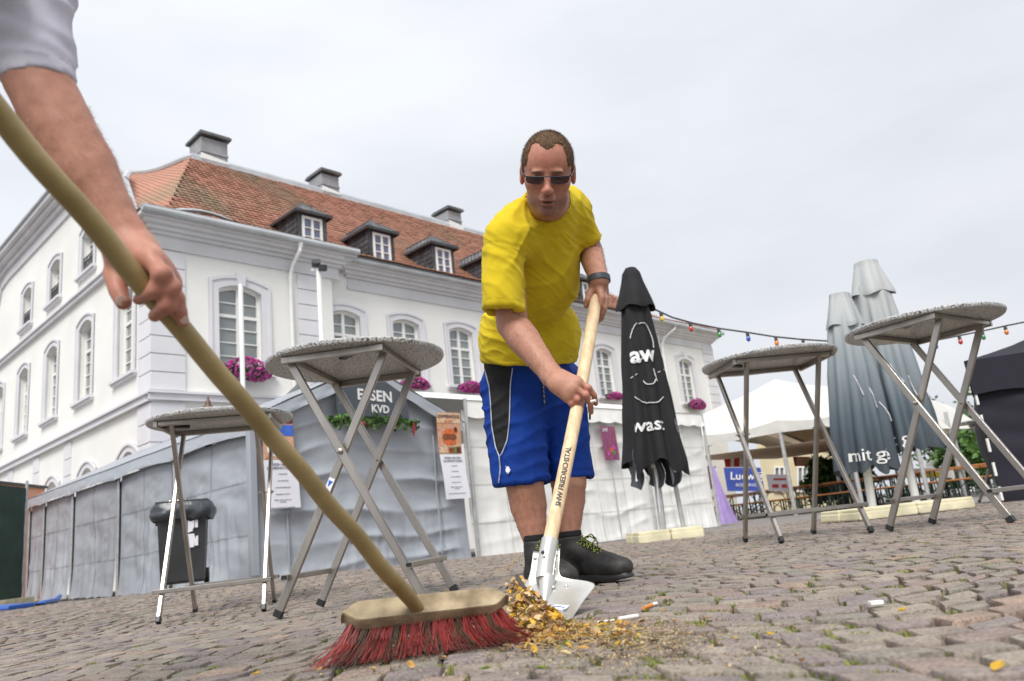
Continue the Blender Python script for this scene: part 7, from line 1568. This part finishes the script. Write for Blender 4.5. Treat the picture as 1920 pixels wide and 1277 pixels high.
# boots and socks
def boot(an, heel, toe, zg, lab, seed):
    d_ = nrm((toe-heel)*V3(1, 1, 0)); s_ = V3(-d_[1], d_[0], 0); L = np.linalg.norm((toe-heel)[:2]); h0 = heel*V3(1, 1, 0)+V3(0, 0, zg); T = lambda x, y, z: h0+d_*x*L+s_*y+V3(0, 0, z)
    b = Field(np.minimum(h0, h0+d_*L)-V3(.10, .10, .02), np.maximum(h0, h0+d_*L)+V3(.10, .10, .22), .0042)
    axb = (d_, s_, V3(0, 0, 1)); b.ell(T(.84, 0, .045), (.060, .048, .040), axb, .02); b.ell(T(.62, 0, .045), (.075, .046, .044), axb, .03); b.ell(T(.20, 0, .042), (.062, .040, .045), axb, .03); b.cone(T(.22, 0, .06), T(.26, 0, .155), .046, .047, .03); b.cone(T(.36, 0, .11), T(.72, 0, .062), .036, .034, .03)
    PS_ = b.all(); b.phi = b.phi+(.0022*vnoise(PS_*35)).astype(np.float32); b.phi = np.maximum(b.phi, (zg+.020)-PS_[..., 2]).astype(np.float32); topz = zg+.168; b.phi = np.maximum(b.phi, PS_[..., 2]-topz).astype(np.float32)
    hole = np.linalg.norm((PS_-T(.26, 0, .17))[..., :2], axis=-1); b.phi = np.maximum(b.phi, np.where(PS_[..., 2] > zg+.12, .040-hole, -1)).astype(np.float32)
    V, F = b.polygonise(); V = smoothv(V, F, 2); c = np.tile((.020, .019, .018), (len(V), 1))*(1+.5*vnoise(V*20)[:, None]); toe_ = sstep(((V-h0)@d_)/L, .80, .95)[:, None]; c = c+toe_*np.array((.018, .015, .012)); o = npmesh('boot', V, F, MT['leather'], man, c)
    m = MB(); out = []
    for a in np.linspace(0, 2*math.pi, 40, endpoint=False):
        x = .49+.515*math.cos(a); y = .047*math.copysign(abs(math.sin(a))**.6, math.sin(a))*(.82+.22*x); out.append((x, y))
    lv = [(0, .97), (.004, 1.02), (.012, 1.03), (.020, 1.0), (.026, .97)]; vs_ = [T(.5+(x-.5)*k, y*k, z+.012*max(0, x-.85)*4*(z < .01)) for z, k in lv for x, y in out]; n = 40; m.add(vs_, [(r*n+i, r*n+(i+1) % n, (r+1)*n+(i+1) % n, (r+1)*n+i) for r in range(4) for i in range(n)]+[tuple(range(n-1, -1, -1)), tuple(range(4*n, 5*n))]); obj('sole', m, MT['black_plastic'], o, smooth=True)
    # laces, black flecked with yellow green, zigzag over the tongue and a loose bow
    rl2 = np.random.RandomState(seed); tg = [T(lerp(.40, .70, t), 0, lerp(.150, .098, t)) for t in np.linspace(0, 1, 8)]; m1, m2 = MB(), MB(); 
    def lacepath(pts):
        P_ = [pts[0]]
        for a, b_ in zip(pts[:-1], pts[1:]): P_ += [lerp(a, b_, t)+rl2.normal(0, .0008, 3) for t in (.25, .5, .75, 1)]
        m1.tube(P_, .0026, 5)
        for a, b_ in zip(P_[:-1], P_[1:]):
            if rl2.rand() < .8: q = lerp(a, b_, .5)+nrm(CAM-a)*.0022; m2.tube([q-(b_-a)*.24, q+(b_-a)*.24], .0019, 4)
    for k in range(7): lacepath([tg[k]+s_*-.026-V3(0, 0, .010), tg[k]+V3(0, 0, .006), tg[k+1]+s_*.026-V3(0, 0, .010)]); lacepath([tg[k]+s_*.026-V3(0, 0, .010), tg[k]+V3(0, 0, .008), tg[k+1]+s_*-.026-V3(0, 0, .010)])
    k0 = tg[1]+V3(0, 0, .012); q = nrm(Rv*V3(1, 1, 0))
    for sg_, ln in ((1, .055), (-1, .045)): lacepath([k0, k0+s_*sg_*ln*.6+V3(0, 0, .012)+q*.012, k0+s_*sg_*ln+q*.018-V3(0, 0, .008), k0+s_*sg_*ln*.55-V3(0, 0, .022)+q*.014, k0])
    lacepath([k0, k0+q*.030+V3(0, 0, .004), k0+q*.052-V3(0, 0, .020), k0+q*.046-V3(0, 0, .046)])
    lo_ = obj('lace', m1, MT['black_fabric'], o); obj('lace_fleck', m2, MT['lime'], o)
    m = MB(); m.lathe([(.036, -.02), (.044, 0), (.043, .016), (.047, .018), (.046, .034), (.043, .036)], T(.26, 0, .150), 24, cap=False); obj('sock', m, MT['black_fabric'], o, smooth=True)
MT['lime'] = mat('lime_lace', (.40, .50, .03), .6, .1, 20)
zgb = 0.002
tL = hz(1166, 1093, .02); dL_ = nrm(V3(.80, -.60, 0)); hL_ = anL*V3(1, 1, 0)-dL_*.080; boot(anL, hL_, hL_+dL_*.325, zgb, 'l', 1)
tR = hz(1093, 1114, .02); dR_ = nrm(V3(.42, -.91, 0)); hR_ = anR*V3(1, 1, 0)-dR_*.075; boot(anR, hR_, hR_+dR_*.32, zgb, 'r', 2)

# ------------------------------------------------------------------ the sweeper at the left edge
sw = thing('person', 'person in a pale grey shirt at top left, gripping the broom handle with one hand', 'person', V3(-.95, 1.0, 0))
def hpt(px, py): u = min(np.linspace(0, 1.2, 600), key=lambda t: (proj(hdl(t))[0]-px)**2+(proj(hdl(t))[1]-py)**2); return hdl(u)
g0_ = hpt(285, 548); zg_ = proj(g0_)[2]; Q_ = lambda px, py, dz: at(px, py, zg_+dz)
wr = Q_(236, 452, .035); el = Q_(120, 250, .045); ua = Q_(70, 150, .05); shd = Q_(15, -60, .10); shd2 = Q_(-190, -240, .16)
def strands_sw(V, F):
    global man
    k_ = man; man_ = sw
    rs = np.random.RandomState(21); Nn = vnormals(V, F); c = np.argwhere((((V-wr)@nrm(el-wr)) > .0) & (((V-el)@nrm(wr-el)) > -.03))[:, 0]; m = MB()
    for i in rs.choice(c, 3200):
        q = V[i]; nn = Nn[i]; t = nrm(wr-el); t = t-nn*(t@nn); t = nrm(nrm(t)+rs.normal(0, .4, 3)); l = .008*rs.uniform(.5, 1.2); a = q; s = nrm(np.cross(t, nn))*.00014
        m.add([a-s, a+s, a+t*l*.6+nn*l*.2+s*.6, a+t*l+nn*l*.28], [(0, 1, 2, 3)])
    obj('arm_hair', m, MT['fairhair'], sw)['kind'] = 'stuff'
MT['fairhair'] = mat('fair_arm_hair', (.42, .26, .14), .6, .2, 20)
fm_ = Field(np.min([wr, el, Q_(360, 630, -.05), Q_(190, 600, 0)], 0)-.10, np.max([wr, el, ua, shd], 0)+.10, .0027)
fm_.path([shd, ua, el, Q_(158, 320, .045), Q_(200, 388, .040), wr], [.050, .0445, .0450, .0440, .034, .0285], .02)
fm_.cone(wr, Q_(252, 474, .030), .029, .026, .02, flat=(None if False else (nrm(CAM-wr), .8)))
for a, b, r1, r2 in (((240, 462, .030), (284, 488, -.004), .022, .0185), ((252, 468, .030), (302, 508, .006), .022, .0185), ((262, 470, .034), (316, 534, .020), .021, .0165), ((235, 465, .036), (262, 500, .030), .022, .018), ((270, 500, .028), (306, 535, .024), .022, .020)): fm_.cone(Q_(*a), Q_(*b), r1, r2, .016)
fgs = [([(286, 490, -.012), (303, 514, -.026), (293, 544, -.022), (262, 561, -.002)], .0118), ([(303, 508, .0), (321, 540, -.016), (313, 572, -.014), (290, 592, .004)], .0118), ([(317, 528, .012), (331, 560, .004), (335, 585, .006), (343, 602, .012)], .0105), ([(318, 535, .022), (330, 565, .022), (328, 590, .024), (322, 604, .028)], .0088)]
for pts, r in fgs:
    P_ = [Q_(*q) for q in pts]; fm_.path(P_, [r*1.08, r*1.0, r*.97, r*.80], .0045)
    fm_.ell(P_[1], (r*1.12,)*3, None, .005); fm_.ell(P_[2], (r*1.05,)*3, None, .005)
thb = [Q_(*q) for q in ((226, 482, .034), (214, 512, .030), (222, 545, .014), (231, 567, .002))]; fm_.path(thb, [.019, .0155, .0135, .0105], .012)
for v_ in ([(222, 400, -.002), (236, 430, -.001), (252, 462, -.003), (268, 486, -.006)], [(232, 440, -.004), (248, 470, -.004), (286, 505, -.004)]): pass
PS_ = fm_.all(); fm_.phi = fm_.phi+(.0007*vnoise(PS_*60)+.0011*vnoise(PS_*24)).astype(np.float32)
V, F = fm_.polygonise(); V = smoothv(V, F, 2, .4); ct = np.tile(SKIN*np.array((1.0, .95, .97)), (len(V), 1))*(1+.10*vnoise(V*28)[:, None]*np.array([.5, 1, 1])); kn_ = near(V, [Q_(*pts[1]) for pts, r in fgs]+[Q_(*pts[2]) for pts, r in fgs]+[thb[2]], .014); ct *= 1-.20*kn_[:, None]*np.array([0, .8, .6])
tips = near(V, [Q_(*pts[3]) for pts, r in fgs]+[thb[3]], .012); ct *= 1-.14*tips[:, None]*np.array([0, 1, .8]); nb2 = len(V)
tr = Field(np.min([shd2, shd], 0)-.26, np.max([shd2, shd], 0)+.24, .010); tr.cone(shd, shd2, .056, .075, .05); tr.cone(shd2, shd2+V3(-.10, .05, -.30), .14, .15, .05); tr.cone(shd2, shd2+V3(-.12, .0, .02), .10, .09, .05); V2, F2 = tr.polygonise()
npmesh('body', np.concatenate([V, V2]), np.concatenate([F, F2+nb2]), MT['skin'], sw, np.concatenate([ct, np.tile(SKIN, (len(V2), 1))]))
nailm = mat('nail', (.62, .42, .36), .3, .05, 30)
for q, nx_, r in ((thb[3], (228, 564), .0075), (Q_(343, 602, .012), (346, 600), .0062)):
    c = at(nx_[0], nx_[1], proj(q)[2]-.0085); m = MB(); m.lathe([(r, -.0015), (r*.95, .0006), (r*.4, .0012)], c, 12, nrm(CAM-c)); obj('fingernail', m, nailm, sw, smooth=True)
strands_sw(V, F)
cl = Field(np.min([shd2, shd, ua], 0)-.28, np.max([shd2, shd, ua], 0)+.24, .0050); cl.cone(ua+(el-ua)*.10, lerp(ua, shd, .5), .0475, .056, .03); cl.cone(lerp(ua, shd, .5), shd, .056, .068, .03); cl.cone(shd, shd2, .072, .10, .05); cl.cone(shd2, shd2+V3(-.10, .05, -.30), .155, .165, .05); cl.cone(shd2, shd2+V3(-.12, 0, .02), .12, .11, .05)
PS_ = cl.all(); ud = nrm(shd-ua); up_ = nrm(np.cross(ud, Fv)); ux = np.cross(ud, up_)
def sw_folds(V, N_):
    w0 = V+.015*np.stack([vnoise(V*12), vnoise(V*12+20), vnoise(V*12+40)], 1); w1 = frame_noise(w0, nrm(ud+up_*.8), nrm(up_-ud*.8), ux, (5, 24, 5)); w2 = frame_noise(w0, nrm(up_+ud*.35), nrm(ud-up_*.35), ux, (7, 26, 7)); return (.007*rid(w1)+.007*rid(w2)+.0012*vnoise(w0*40))*(.15+.85*sstep((V-hm)@hn, .01, .06))
hm = Q_(68, 156, .05); hn = nrm(ud*.45+Uv*.75); cut = -((PS_-hm)@hn); near_arm = np.linalg.norm(np.cross(PS_-hm, ud), axis=-1) < .14; cl.phi = np.maximum(np.maximum(cl.phi, -(cl.phi+.012)), np.where(near_arm, cut, -1)).astype(np.float32)
V, F = cl.polygonise(); V = smoothv(V, F, 2); V = V+vnormals(V, F)*sw_folds(V, None)[:, None]; c = np.tile((.57, .56, .64), (len(V), 1))*(1+.04*vnoise(V*200)[:, None]); c[np.abs((V-hm)@hn-.022) < .0014] *= .8; npmesh('t_shirt', V, F, MT['shirt'], sw, c)
vs_ = Field(np.min([shd2], 0)[None].min(0)-.30, shd2+.30, .009); vs_.cone(shd2+V3(.02, 0, .02), shd2+V3(-.09, .05, -.30), .150, .176, .04); vs_.cone(Q_(-42, -40, -.03), shd2+V3(-.03, 0, 0), .052, .13, .04); V, F = vs_.polygonise(); V = smoothv(V, F, 2); npmesh('blue_vest', V, F, MT['shorts'], sw, np.tile(BLU, (len(V), 1)))
